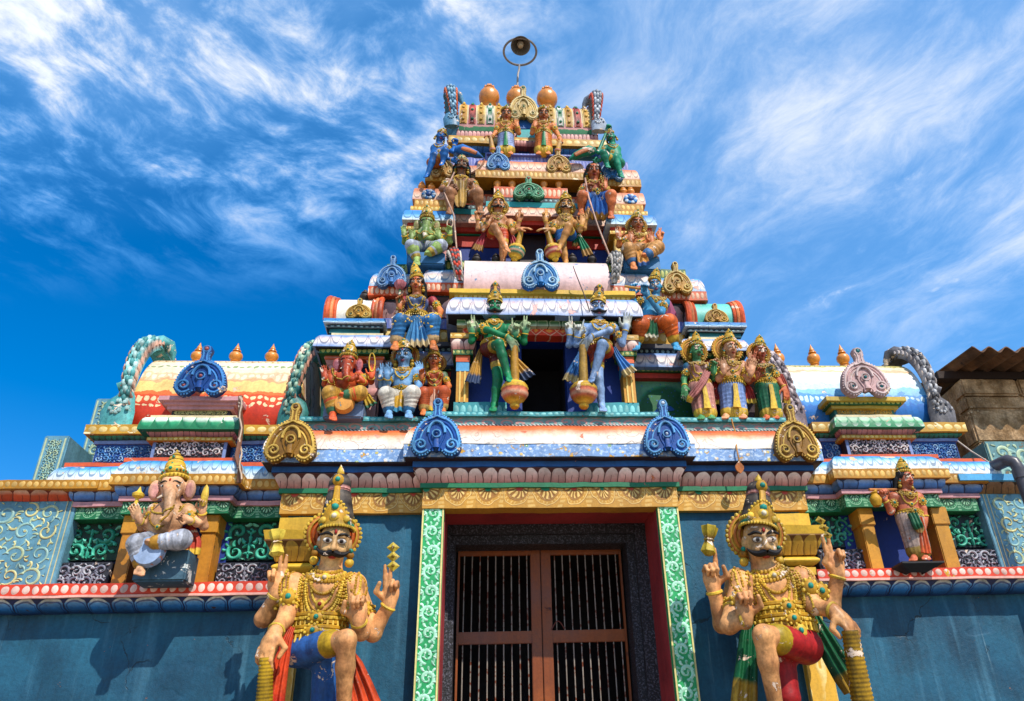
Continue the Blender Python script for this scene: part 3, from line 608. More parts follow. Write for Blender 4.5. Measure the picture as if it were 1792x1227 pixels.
# --- intermediate bays (between aedicules and centre)
for s_ in (-1, 1):
    S3 = Stack(TW, rect_plan(*sorted((s_*.93, s_*1.75)), .42, 2.3), 1150, .42)
    S3.kap('curved_cornice', 620, 642, .05, .16, KAP_VB); S3.flat('bead_frieze', 643, 651, .08, GREENBEAD); S3.flat('red_frieze', 652, 662, .05, RED)
    S4 = Stack(TW, rect_plan(*sorted((s_*.9, s_*1.72)), .38, 2.3), 1150, .38); S4.flat('step_band', 609, 621, .02, DARKBEAD); S4.flat('step', 602, 609, .06, plain('4a4a50')); S4.flat('gold_block', 580, 602, -.02, OVALGOLD); S4.flat('violet_step', 563, 580, .0, PURPBEAD)
z3 = S3.z(662)
def _mural(g):
    p = g.sep(g.ob); n = g.noise(g.ob, 9, 4)
    cx, cz = 1.32, SHELF+.27; dx = g.m('SUBTRACT', p[0], cx); dz = g.m('SUBTRACT', p[2], cz); r = g.m('SQRT', g.m('ADD', g.m('MULTIPLY', dx, dx), g.m('MULTIPLY', dz, dz)))
    c = g.mix(g.ss(n, .4, .6), lin('1f6a52'), lin('2f8a5c')); c = g.mix(g.ss(r, .30, .34, 1, 0), c, lin('0f5a30')); c = g.mix(g.m('MULTIPLY', g.ss(r, .33, .36), .8), c, lin('5f9a7a'))
    sp = g.vor(g.ob, 22)[0]; c = g.mix(g.ss(sp, .16, .2, .8, 0), c, lin('1d5aa0')); return c, None
box('mural_wall', TW, 1.0, 1.75, .45, .6, SHELF, z3+.02, material('peacock_mural', _mural, chip=lin('b9a24a'), chip_amt=.05))
# peacock painted on the mural wall
mbp = MB(); kx = X(1160, 700, .44)
mbp.tube([(kx-.12, .445, SHELF+.05), (kx-.1, .445, SHELF+.2), (kx-.04, .445, SHELF+.3), (kx+.02, .445, SHELF+.36), (kx+.07, .445, SHELF+.34), (kx+.11, .445, SHELF+.325)], [.09, .085, .05, .035, .03, .008], lin('1f5fb4'), n=10, flat=.12).build('painted_peacock', RELIEF, TW)
box('recess_wall', TW, -1.75, -1.0, .45, .6, SHELF, z3+.02, NAVY)
ZS2 = S4.z(602, .06)
# --- storey 2 base
B2 = [(-1.86, 2.6), (-1.86, .42), (-1.25, .42), (-1.25, .26), (-.6, .26), (-.6, .42), (.6, .42), (.6, .26), (1.25, .26), (1.25, .42), (1.86, .42), (1.86, 2.6)]
W2 = -X(648, 505, .34)-.1; B2 = [(-W2, 2.6), (-W2, .45), (-1.2, .45), (-1.2, .36), (1.14, .36), (1.14, .45), (W2, .45), (W2, 2.6)]
S5 = Stack(TW, B2, 680, .45)
S5.cyma('big_petals', 527, 562, .06, -.02, petals('big_pink_petals', .26, [(0, 'b07a78'), (1, 'd9b4ae')], '3a2020', slit=True, chip=CHIPO, chip_amt=.03)); S5.flat('dark_band', 517, 527, .04, DARKBEAD)
S5.flat('orange_cornice', 501, 517, .12, ORANGEBEAD); S5.kap('curved_cornice', 480, 501, .02, .115, KAP_BW); S5.flat('bead_shelf', 462, 480, -.04, GREENBEAD)
ZT2 = S5.z(462, -.04); core(-W2+.1, W2-.1, .5, 2.5, ztk-.05, ZT2-.01)
# --- storey 2
Y2 = .62
xk0, xk1 = X(846, 372, Y2-.04)+.15, X(1016, 374, Y2-.04)-.15; S6 = Stack(TW, [(-.98, 2.0), (-.98, Y2+.26), (xk0, Y2+.26), (xk0, Y2+.1), (xk1, Y2+.1), (xk1, Y2+.26), (.98, Y2+.26), (.98, 2.0)], 930, Y2+.1)
a0, a1 = X(910, 430, Y2+.1), X(957, 430, Y2+.1); zk2 = S6.z(378, .05)
dwall(TW, -1.0, 1.0, Y2+.27, Y2+.4, ZT2-.25, zk2, a0, a1, S6.z(395), DKBLUE)
for xx0, xx1 in ((-.99, a0-.012), (a1+.012, .99)):
    MB().box(xx0, xx1, Y2+.25, Y2+.268, S6.z(421), S6.z(403)).build('red_band', RED, TW); MB().box(xx0, xx1, Y2+.24, Y2+.267, S6.z(402), S6.z(396)).build('green_band', GREEN, TW)
S6.flat('red_frieze', 378, 394, .06, RED); S6.kap('curved_cornice', 364, 378, .08, .15, KAP_PW)
S6.flat('teal_cornice', 354, 363, .12, TEAL); S6.flat('teal_step', 347, 354, .07, DARKBEAD); S6.flat('bead_frieze', 328, 346, .02, ORANGEBEAD)
core(-1.3, a0-.06, Y2+.41, 2.4, ZT2-.1, zk2+.5); core(a1+.06, 1.3, Y2+.41, 2.4, ZT2-.1, zk2+.5); core(a0-.06, a1+.06, Y2+.9, 2.4, ZT2-.1, zk2+.5)
S6.flat('scallop_band', 309, 328, -.1, petals('green_arches', .15, [(0, '9ab4a0'), (.5, '2f7a5c'), (1, '1f5a44')], '0f3a2a', slit=False))
for sg, (x0p, x1p, yk) in ((-1, (704, 797, 369)), (1, (1060, 1149, 377))):
    Yw = Y2-.05; xa, xb = X(x0p, yk+8, Yw-.1)+.1, X(x1p, yk+8, Yw-.1)-.1; S7 = Stack(TW, rect_plan(xa, xb, Yw, 2.2), (x0p+x1p)/2, Yw)
    S7.kap('curved_cornice', yk, yk+16, .05, .1, KAP_B2); S7.flat('red_frieze', yk+17, yk+27, .04, RED); S7.flat('beads', yk+27, yk+33, .05, YELBEAD)
    box('niche_wall', TW, xa+.02, xb-.02, Yw+.05, 2.2, ZT2-.1, S7.z(yk+20), RED if sg < 0 else GOLD)
    for xx in (xa+.05, xb-.05): MB().box(xx-.05, xx+.05, Yw-.01, Yw+.1, ZT2-.02, S7.z(yk+33), bev=.01).build('pilaster', OVALGOLD if sg > 0 else PINK, TW)
    # gold steps and cream box with a blue flower
    S7.flat('gold_step', yk-8, yk-.5, .02, YELBEAD); S7.flat('gold_ledge', yk-20, yk-8, -.02, GOLDBEAD)
    xm0, xm1 = (X(722, 340, Yw+.1), X(779, 340, Yw+.1)) if sg < 0 else (X(1078, 348, Yw+.1), X(1129, 348, Yw+.1))
    S8 = Stack(TW, rect_plan(xm0, xm1, Yw+.1, 2.0), (x0p+x1p)/2, Yw+.1); S8.kap('cream_box', yk-39, yk-20, -.03, .0, KAP_PW)
    cx, cz = (xm0+xm1)/2, S8.z(yk-28); mb = MB()
    for k in range(10):
        a = 2*pi*k/10; mb.ball((cx+.065*cos(a), Yw+.09, cz+.055*sin(a)), .03, lin('2f7fc4') if k % 2 else lin('c6d8e8'), sc=(1, .5, 1))
    mb.ball((cx, Yw+.085, cz), .04, lin('1b4f9a'), sc=(1, .6, 1)); mb.build('flower_boss', PV, TW)
# --- storey 3
Y3 = .85; W3 = -X(747, 310, Y3-.08)-.08
B3 = [(-W3, 2.4), (-W3, Y3), (-.66, Y3), (-.66, Y3-.1), (.56, Y3-.1), (.56, Y3), (W3, Y3), (W3, 2.4)]
S9 = Stack(TW, B3, 800, Y3)
S9.flat('gold_cornice', 305, 318, .1, GOLDBEAD); S9.kap('curved_cornice', 290, 305, .02, .09, KAP_PW); S9.flat('violet_band', 275, 290, -.02, PURPBEAD)
ZT3 = S9.z(275, -.02); core(-W3+.1, W3-.1, Y3+.05, 2.2, ZT2+.2, ZT3-.01)
# middle shelf of the standing pair
zsh = Z(920, 267, Y3-.14); mould('violet_shelf', TW, rect_plan(-.62, .52, Y3-.12, 1.6), pr_flat(ZT3-.06, zsh, .0), PURPBEAD)
Y4 = 1.05; W4 = -X(785, 245, Y4-.1)-.12; XM4 = -.05
P4 = rect_plan(-W4, W4-.1, Y4, 2.2); S10 = Stack(TW, P4, 830, Y4)
S10.flat('green_base', 264, 277, .0, DKGRN); S10.torus('blue_tube', 251, 265, .0, .06, BLUETUBE_S); S10.flat('gold_cornice', 238, 250, .12, OVALGOLD); S10.flat('petal_band', 229, 239, .02, PINKPET_S)
core(-W4+.1, W4-.2, Y4+.05, 2.1, ZT3-.05, S10.z(240))
b4, pr4, km4, hb4 = barrel(TW, X(803, 210, Y4+.02), X(1034, 212, Y4+.02), Y4, Y4+.8, 229, 187, 910, BARREL_TOP)
# raised straps along the barrel
xs0, xs1 = X(803, 210, Y4), X(1034, 212, Y4); cyb = Y4+.4; mbs = {}
for k in range(15):
    xx = xs0+(xs1-xs0)*(k+.5)/15; kind = k % 4
    cc = [('e0b048', 'c98a2a'), ('c85a4a', '8a2a24'), ('d8b868', 'b98a30'), ('5a8a6a', 'd8d4c8')][kind]
    mb = MB()
    for j, (w, cl) in enumerate(((.05, lin(cc[0])), (.03, lin(cc[1])))):
        pts = [(xx, cyb+(q[0]-cyb)*(1.02+.02*j), q[1]+.012*j) for q in pr4[2:24]]
        V = []
        for q in pts: V += [(q[0]-w, q[1], q[2]), (q[0]+w, q[1], q[2])]
        mb.add(V, [(2*i, 2*i+1, 2*i+3, 2*i+2) for i in range(len(pts)-1)], [cl if (kind % 2 == 0 or (i//6) % 2 == 0) else lin(cc[1-j]) for i in range(len(V))])
    for i in range(3, 20, 3 if kind % 2 else 2): q = pr4[i]; mb.ball((xx, cyb+(q[0]-cyb)*1.05, q[1]+.02), .022, lin('d9b24a') if kind % 2 == 0 else lin('2f8a6a'), n=6, m=4)
    mb.build('roof_strap', PV, b4)
# small blue pedestal shrine behind the pair
mould('blue_pedestal', TW, rect_plan(X(900, 218, Y4-.06), X(944, 218, Y4-.06), Y4-.06, Y4+.2), pr_flat(Z(920, 225, Y4-.06), Z(920, 211, Y4-.06), .0), BLUEF); mould('teal_pedestal', TW, rect_plan(X(905, 230, Y4-.1), X(941, 230, Y4-.1), Y4-.09, Y4+.2), pr_flat(Z(920, 240, Y4-.1), Z(920, 226, Y4-.1), .0), TEAL)
mould('petal_step', TW, rect_plan(X(895, 250, Y4-.16), X(940, 250, Y4-.16), Y4-.16, Y4+.2), pr_torus(Z(920, 256, Y4-.16), Z(920, 246, Y4-.16), 0, .02), PINKPET_S)
# ---- crest horns along a barrel's end
def horn(parent, xx, pr, sgn, c_main, c_edge, c_vein, width=.13, over=1.22, frac=22, foot=True, hook=True, base_z=None, ft=1.0, Yc=None):
    """scroll-edged gable arch standing at the end of a barrel roof"""
    cy = Yc if Yc is not None else (pr[0][0]+pr[-1][0])/2; z0 = pr[2][1]; mb = MB(); P_ = []
    for k, q in enumerate(pr[2:32]):
        t = k/29; o = 1+(over-1)*(.35+.65*sin(pi*min(1, t*1.0)))
        P_.append(np.array([xx+sgn*.10*sin(pi*t), cy+(q[0]-cy)*o, z0+(q[1]-z0)*o]))
    n = len(P_); ws = [width*(.40+.85*sin(pi*min(1, (k+1)/(n+3)))) for k in range(n)]
    V = []; CC = []
    for k in range(n):
        t = _n(P_[min(k+1, n-1)]-P_[max(k-1, 0)]); nrm = np.cross([1, 0, 0], t); nrm = _n(nrm); nrm *= 1 if nrm@(P_[k]-np.array([xx, cy, z0+.1])) > 0 else -1
        for (sx, on, cl) in ((-1, -.02, c_main), (-1, .045, c_edge), (-.55, .10, c_main), (0, .075, c_vein), (.55, .10, c_main), (1, .045, c_edge), (1, -.02, c_main)):
            V.append(P_[k]+np.array([sx*ws[k]*.62, 0, 0])+nrm*on*ws[k]/.13); CC.append(cl)
    m = 7; Fc = [(k*m+j, k*m+j+1, (k+1)*m+j+1, (k+1)*m+j) for k in range(n-1) for j in range(m-1)]+[(k*m+m-1, k*m, (k+1)*m, (k+1)*m+m-1) for k in range(n-1)]
    Fc = [f[::sgn] if sgn < 0 else f for f in Fc]; mb.add(V, Fc, CC); h = None
        # flame teeth on the outer rim and leaf curls on the face: real relief
    mt = mb
    for k in range(1, n-4):
        t = _n(P_[k+1]-P_[k-1]); nrm = np.cross([1, 0, 0], t); nrm = _n(nrm); nrm *= 1 if nrm@(P_[k]-np.array([xx, cy, z0+.1])) > 0 else -1
        for s_ in (-1, 1): q0 = P_[k]+np.array([s_*ws[k]*.62, 0, 0])+nrm*.03*ws[k]/.13; mt.tube([q0, q0+(nrm*.035+t*.02)*width/.13, q0+(nrm*.05+t*.055)*width/.13], [.020*width/.13, .015*width/.13, .003], c_edge, n=6)
        sc_ = width/.13; dk = tuple(np.array(c_main)*.62)
        for s_ in (-.62, 0, .62):
            b0 = P_[k]+nrm*(.085-.02*abs(s_))*ws[k]/.13+np.array([s_*ws[k]*.55, 0, 0])+t*(.035*sc_ if s_ == 0 else 0); L_ = .085*sc_; cl = (c_vein, dk)[(k+(s_ != 0)) % 2]
            mt.tube([b0-nrm*.012*sc_, b0+t*L_*.35+nrm*.012*sc_, b0+t*L_*.75+nrm*.018*sc_, b0+t*L_*1.1+nrm*.004], [.010*sc_, .026*sc_, .024*sc_, .004*sc_], cl, n=6)
    bm = mb.build('gable_crest', PV, parent, sharp=60)
    if hook:
        k = max(range(n), key=lambda i: P_[i][2]-.35*P_[i][1]); top = P_[k]; s = width/.13
        mh = MB(); mh.tube([top+np.array([0, .0, -.03*s]), top+np.array([0, .02, .06*s]), top+np.array([-sgn*.06*s, .05, .10*s]), top+np.array([-sgn*.13*s, .08, .08*s]), top+np.array([-sgn*.17*s, .1, .0]), top+np.array([-sgn*.2*s, .1, -.1*s])], [.12*s, .10*s, .085*s, .07*s, .045*s, .012*s], c_main, n=18); mh.build('crest_hook', PV, bm)
    if foot:
        s = width/.13*ft; f0 = P_[0]; mf = MB(); q = f0+np.array([sgn*.06*s, -.03, -.05*s])
        mf.tube([q+np.array([0, 0, -.16*s]), q+np.array([sgn*.015*s, 0, .05*s]), q+np.array([0, 0, .14*s]), q+np.array([-sgn*.025*s, 0, .22*s]), q+np.array([-sgn*.015*s, -.01, .29*s]), q+np.array([sgn*.025*s, -.02, .33*s]), q+np.array([sgn*.065*s, -.03, .31*s])], [.15*s, .165*s, .14*s, .095*s, .065*s, .06*s, .045*s], c_main, n=14, flat=.45)
        for kk in range(9):
            a = kk*.8; r = .10*s*(1-kk/11); mf.ball(q+np.array([r*cos(a), -.075*s, .06*s+r*sin(a)]), .022*s, c_vein, n=6, m=4)
        mf.build('crest_foot', PV, bm)
    return bm
TEALC, TEALV = lin('3f9a9a'), lin('a8d8d4')
hw = .085
horn(TW, xs0-.05, pr4, -1, lin('4f86a8'), lin('d8642e'), lin('8ab4cc'), width=.12, over=1.34, ft=.75); horn(TW, xs1+.05, pr4, 1, lin('8c98a8'), lin('d8583a'), lin('c0c8d0'), width=.12, over=1.34, ft=.75)
xb0, xb1 = X(812, 480, .1), X(1066, 480, .1)
horn(TW, xb0-.04, pr1, -1, lin('6a6a70'), lin('d8d0c4'), lin('c8442c'), width=.1, over=1.12, hook=False, foot=False); horn(TW, xb1+.04, pr1, 1, lin('8a8a88'), lin('d8d0c4'), lin('b8b4b0'), width=.1, over=1.12, hook=False, foot=False)
# ================================================================== side shrines
Yw = .10
def wing(sd, T, label):
    R_ = empty('side_shrine', (sd*4.2, 1.0, 0), label, 'shrine', None); sx = sd
    def plan(pts): return pts if sd < 0 else [(x, y) for x, y in pts]
    inner = sd*(W+.002)
    n0, n1 = sorted((X(T['niche'][0], 850, Yw-.25), X(T['niche'][1], 850, Yw-.25)))
    n0 += .12; n1 -= .12
    end = X(T['end'], 870, Yw-.2)                       # where the plain end bay begins
    if sd < 0: mid = [(end, 1.2), (end, Yw), (n0, Yw), (n0, Yw-.14), (n1, Yw-.14), (n1, Yw), (inner, Yw)]
    else: mid = [(inner, Yw), (n0, Yw), (n0, Yw-.14), (n1, Yw-.14), (n1, Yw), (end, Yw), (end, 1.2)]
    far = -7.2 if sd < 0 else 7.2
    full = [(far, Yw), (inner, Yw)] if sd < 0 else [(inner, Yw), (far, Yw)]
    xr = T['xr']; S = Stack(R_, mid, xr, Yw-.14); y = T['c']
    ke = X(T['kap_end'], 830, Yw-.15); kp = [(ke, 1.0), (ke, Yw)]+mid[2:] if sd < 0 else mid[:-2]+[(ke, Yw), (ke, 1.0)]
    Stack(R_, kp, xr, Yw-.14).kap('curved_cornice', y[0], y[1], -.02, .12, KAP_BL); S.flat('bead_cornice', y[1], y[2], .14, GOLDBEAD)
    S.quart('blue_tube', y[2]+2, y[3], .10, .05, BLUETUBE); S.flat('pink_fillet', y[3], y[4], .06, ROSE); S.flat('rosette_frieze', y[4], y[5], .03, GREENROS)
    zt = S.z(y[0]); zfz = S.z(y[5]); 
    box('back_wall', R_, *sorted((inner, ke-sd*.08)), Yw+.14, 1.3, 0, zt-.01, NAVY, 0)
    # red band and blue petals running the full width
    SB = Stack(R_, full, T['bx'], Yw); b = T['b']
    mould('disc_band', R_, full, pr_flat(SB.z(b[1], .22), SB.z(b[0], .22), .22), REDBEAD); zb0 = SB.z(b[0], .22)
    SB.flat('pink_lip', b[1], b[1]+4, .23, plain('d9a294')); SB.quart('lotus_band', b[1]+4, b[2], .20, .06, BLUEPET)
    zw = SB.z(b[2], .02); MB().box(*sorted((inner, far)), Yw-.01, 1.25, 0, zw+.03).build('wall', BLUEWALL, R_)
    # niche
    dq = DKBLUE
    box('niche_back', R_, n0, n1, Yw+.09, Yw+.16, zb0-.02, zfz+.05, dq, 0)
    for (p0, p1), q in zip(T['cols'], (0, 1)):
        ym = T['cy']; xa, xb = sorted((X(p0, ym, Yw-.1), X(p1, ym, Yw-.1)))
        c = box('niche_column', R_, xa, xb, Yw-.11, Yw+.12, zb0-.01, zfz+.01, GOLD if sd > 0 else plain('b87a1c', chip=lin('2f2010'), amt=.05), .008)
        MB().box(xa-.012, xb+.012, Yw-.125, Yw+.1, zfz-.17, zfz+.004, bev=.008).build('column_capital', GOLD, c)
    for k, (p0, p1, q0, q1) in enumerate(T['pan']):
        ym = (y[5]+T['ph'])/2; xa, xb = sorted((X(p0, ym, Yw+.1), X(p1, ym, Yw+.1))); zm = Z((p0+p1)/2, T['ph'], Yw+.1)
        pn = box('carved_panel', R_, xa-.12, xb+.12, Yw+.1, Yw+.138, zm, zfz+.06, plain('08301f' if sd < 0 else '06262a'), 0)
        scrollwork('scrollwork', pn, xa, xb, zm, zfz-.02, Yw+.1, [lin('2c9a80'), lin('3fae92'), lin('1f866c'), lin('66c0a8')], RELIEF, n=9, seed=3+k+(0 if sd < 0 else 5), sym=True, thick=.02, sz=.85, wd=.19)
        xa2, xb2 = sorted((X(q0, T['bl'], Yw+.02), X(q1, T['bl'], Yw+.02))); zt2 = Z((q0+q1)/2, T['ph']+4, Yw+.02)
        pd = box('dado_panel', R_, xa2, xb2, Yw+.0, Yw+.14, zb0-.01, zt2, plain('26262e', chip=CHIPW, amt=.08), .006)
        scrollwork('scrollwork', pd, xa2+.01, xb2-.01, zb0+.0, zt2-.01, Yw+.0, [lin('8a8f9c'), lin('6c7080'), lin('a8acb4')], RELIEF, n=6, seed=11+k, sym=True, thick=.01)
    # end bay with brushed swirls
    e2 = [(far, Yw), (end, Yw), (end, .8)] if sd < 0 else [(end, .8), (end, Yw), (far, Yw)]
    e = T['e']; SE = Stack(R_, e2, T['ex'], Yw)
    SE.flat('bead_cornice', e[0], e[1], .16, GOLDBEAD if sd < 0 else SKYB); SE.cyma('petal_band', e[1], e[2], .12, .04, REDPET if sd < 0 else BROWNPET)
    zt3 = SE.z(e[2], .0); xe0, xe1 = sorted((far, X(T['pe'], 950, Yw-.02))); pe = box('swirl_panel', R_, xe0, xe1, Yw-.03, Yw+.2, zb0-.01, zt3+.01, TEALWALL, .006)
    v0, v1 = (X(-190, 950, Yw), xe1-.10) if sd < 0 else (xe0+.10, X(1990, 950, Yw)); scrollwork('scrollwork', pe, v0, v1, zb0+.02, zt3-.02, Yw-.029, [lin('c9c488'), lin('a8b890'), lin('8ab0a8')], RELIEF, n=10, seed=21, sym=False, thick=.004, sz=2.4, wd=.10)
    mb = MB(); xe = xe1 if sd < 0 else xe0
    for o_ in (.035, .075): mb.box(xe-sd*-0-(.008 if sd < 0 else -.008)-(o_ if sd < 0 else -o_), xe-(o_ if sd < 0 else -o_), Yw-.036, Yw-.02, zb0, zt3)
    mb.build('border_strip', plain('b8b890'), pe)
    # ---------- upper shrine
    u = T['u']; Yu = .42; ux = T['ux']; xa, xb = sorted((X(T['body'][0], 790, Yu), X(T['body'][1], 790, Yu)))
    cx0, cx1 = sorted((X(T['ctr'][0], 785, Yu-.1), X(T['ctr'][1], 785, Yu-.1)))
    up = [(xa, 2.0), (xa, Yu), (cx0, Yu), (cx0, Yu-.12), (cx1, Yu-.12), (cx1, Yu), (xb, Yu), (xb, 2.0)]
    zu0 = zt-.05; US = Stack(R_, up, ux, Yu-.12)
    US.flat('orange_strip', u[9], u[9]+7, .16, plain('d0562c', chip=CHIPW, amt=.06))
    box('body', R_, xa+.01, xb-.01, Yu+.01, 1.9, zu0, US.z(u[6]), NAVY, 0)
    zq0, zq1 = US.z(u[9]), US.z(u[8])
    pc = box('dark_panel', R_, cx0, cx1, Yu-.12, Yu+.1, zu0, zq1+.03, plain('2e2a30', chip=CHIPW, amt=.04), .004)
    scrollwork('scrollwork', pc, cx0+.03, cx1-.03, zq0+.01, zq1-.005, Yu-.12, [lin('b4b2b8'), lin('8e8c98'), lin('d0ccc8')], RELIEF, n=8, seed=31, sym=True, thick=.012)
    for e_ in (cx0, cx1-.03): MB().box(e_, e_+.03, Yu-.128, Yu-.11, zu0, zq1).build('edge_strip', LAV, pc)
    for (e0, e1, sd2) in ((xa, cx0, 7), (cx1, xb, 8)):
        pb = box('blue_panel', R_, e0+.002, e1-.002, Yu, Yu+.1, zu0, zq1+.03, plain('123f86', chip=CHIPW, amt=.03), .004)
        scrollwork('scrollwork', pb, e0+.02, e1-.02, zq0, zq1-.01, Yu, [lin('4f8cc0'), lin('8ab4d4'), lin('2f6cac')], RELIEF, n=6, seed=sd2, sym=False, thick=.01, sz=1.5)
    side = [(xa, 2.0), (xa, Yu), (xb, Yu), (xb, 2.0)]; SS = Stack(R_, side, T['sx'], Yu); s = T['s']
    SS.flat('lavender_strip', s[2], s[3], .02, LAV); SS.torus('green_petal_tube', s[1], s[2], .02, .04, GREENPET); SS.flat('gold_cornice', s[0], s[1], .10, OVALGOLD)
    ctp = [(cx0, Yu+.1), (cx0, Yu-.12), (cx1, Yu-.12), (cx1, Yu+.1)]; UC = Stack(R_, ctp, ux, Yu-.12)
    UC.flat('gold_fillet', u[7], u[8], .05, YELBEAD); UC.cyma('petal_band', u[6], u[7], .08, .03, PINKPET_S); UC.kap('scallop_cornice', u[5], u[6], .08, .13, GREENSCAL if sd < 0 else GREENSCAL2); UC.flat('cream_fillet', u[4], u[5], .06, CREAM)
    # pedestal of the medallion
    pd0, pd1 = sorted((X(T['ped'][0], 705, Yu-.16), X(T['ped'][1], 705, Yu-.16))); px_ = [(pd0+.08, Yu+.5), (pd0+.08, Yu-.10), (pd1-.08, Yu-.10), (pd1-.08, Yu+.5)]; UP = Stack(R_, px_, ux, Yu-.10)
    m1 = ROSE if sd < 0 else plain('b89a34', chip=GREEN and lin('2f6a3a'), amt=.07)
    zp = UP.z(u[3], -.02); dp = UP.flat('dado_panel', u[3], u[4]+1, -.02, plain('2a2a30') if sd < 0 else plain('1c6a62'))
    scrollwork('scrollwork', dp, pd0+.12, pd1-.12, UP.z(u[4])+.01, zp-.01, Yu-.08, [lin('a8a870'), lin('c8c890')] if sd < 0 else [lin('c9962c'), lin('d8b25a')], RELIEF, n=5, seed=4, sym=True, thick=.006)
    UP.flat('pedestal_step', u[2], u[3], .02, m1); UP.flat('pedestal_step', u[1], u[2], .05, m1 if sd < 0 else GREENBEAD); UP.flat('pedestal_top', u[0], u[1], .09, m1)
    # barrel roof
    bx0, bx1 = sorted((X(T['bar'][0], 735, Yu+.05), X(T['bar'][1], 735, Yu+.05)))
    b_, pr, km, hh = barrel(R_, bx0, bx1, Yu+.04, Yu+1.15, s[0]-1, T['ridge'], T['bxr'], BARREL_L if sd < 0 else BARREL_R, zc_f=.18)
    return dict(R=R_, b=b_, pr=pr, x0=bx0, x1=bx1, zt=zt, n=(n0, n1), zb=zb0, zp=UP.z(u[0], .09), ridge=max(q[1] for q in pr), Yc=(pr[0][0]+pr[-1][0])/2)
TL = dict(niche=(196, 420), end=128, kap_end=106, xr=300, c=(808, 829, 847, 868, 876, 899), bx=235, b=(1020, 1040, 1071), cols=((213, 238), (352, 377)), cy=940, pan=((112, 210, 95, 192), (388, 490, 378, 478)), ph=981, bl=1010, ex=60, e=(840, 855, 877), pe=117,
          ux=340, u=(693, 700, 708, 716, 727, 731, 751, 765, 771, 801), body=(166, 505), ctr=(268, 398), sx=210, s=(743, 759, 770, 777), ped=(280, 419), bar=(222, 520), ridge=632, bxr=380)
TR = dict(niche=(1464, 1662), end=1722, kap_end=1738, xr=1560, c=(800, 820, 836, 856, 863, 887), bx=1600, b=(994, 1010, 1041), cols=((1512, 1534), (1641, 1666)), cy=940, pan=((1406, 1494, 1434, 1516), (1652, 1735, 1672, 1760)), ph=958, bl=992, ex=1765, e=(829, 840, 864), pe=1738,
          ux=1535, u=(694, 701, 708, 715, 726, 730, 747, 761, 767, 795), body=(1440, 1678), ctr=(1480, 1594), sx=1640, s=(739, 755, 766, 772), ped=(1447, 1583), bar=(1385, 1635), ridge=640, bxr=1450)
WL = wing(-1, TL, 'blue walled side shrine with red and cream barrel roof, left of the gateway')
WR = wing(1, TR, 'blue walled side shrine with blue and white barrel roof, next to the concrete block hut')
horn(WL['R'], WL['x0'], WL['pr'], -1, lin('5fb8b8'), lin('d8a890'), lin('b8e0dc'), width=.13, over=1.18)
horn(WL['R'], WL['x1']-.1, WL['pr'], 1, lin('3f8a86'), lin('d89a80'), lin('a8c8b0'), width=.12, over=1.15)
horn(WR['R'], WR['x0']+.05, WR['pr'], -1, lin('8a7a80'), lin('b09a98'), lin('c8b8b8'), width=.13, over=1.08, ft=1.1)
horn(WR['R'], WR['x1'], WR['pr'], 1, lin('6e6c70'), lin('b4aaa6'), lin('b8b8ba'), width=.12, over=1.15)
# sloping slabs beside the left shrine, one thing each
def slab(x0p, x1p, yb, yt, Yf, dep, label, mat, seed):
    x0, x1 = X(x0p, yb, Yf), X(x1p, yb, Yf); z0, z1 = Z(x0p, yb, Yf)-.1, Z((x0p+x1p)/2, yt, Yf)
    o = box('parapet_slab', None, x0, x1, Yf, Yf+dep, z0-.5, z1, mat, .012); tag(o, label, 'parapet')
    MB().box(x0+.02, x0+.035, Yf-.004, Yf+.02, z0, z1-.03).box(x1-.035, x1-.02, Yf-.004, Yf+.02, z0, z1-.03).build('border_strip', plain('b0bc98'), o)
    scrollwork('scrollwork', o, x0+.05, x1-.05, z0+.02, z1-.04, Yf-.001, [lin('a8bc98'), lin('8ab0a4')], RELIEF, n=5, seed=seed, sym=False, thick=.004, sz=1.3); return o
slab(55, 100, 838, 762, .45, .8, 'teal slab with pale scrolls, lowest and farthest left on the shrine roof', TEALWALL, 3)
slab(138, 205, 805, 697, 1.0, .5, 'tall teal slab with flower border behind the red barrel roof', TEALWALL, 5)
sr = slab(1741, 1830, 832, 772, .75, .5, 'weathered teal slab standing below the concrete block hut', plain('5f8f92', chip=lin('6a5a40'), amt=.12, dirt=.8), 9)
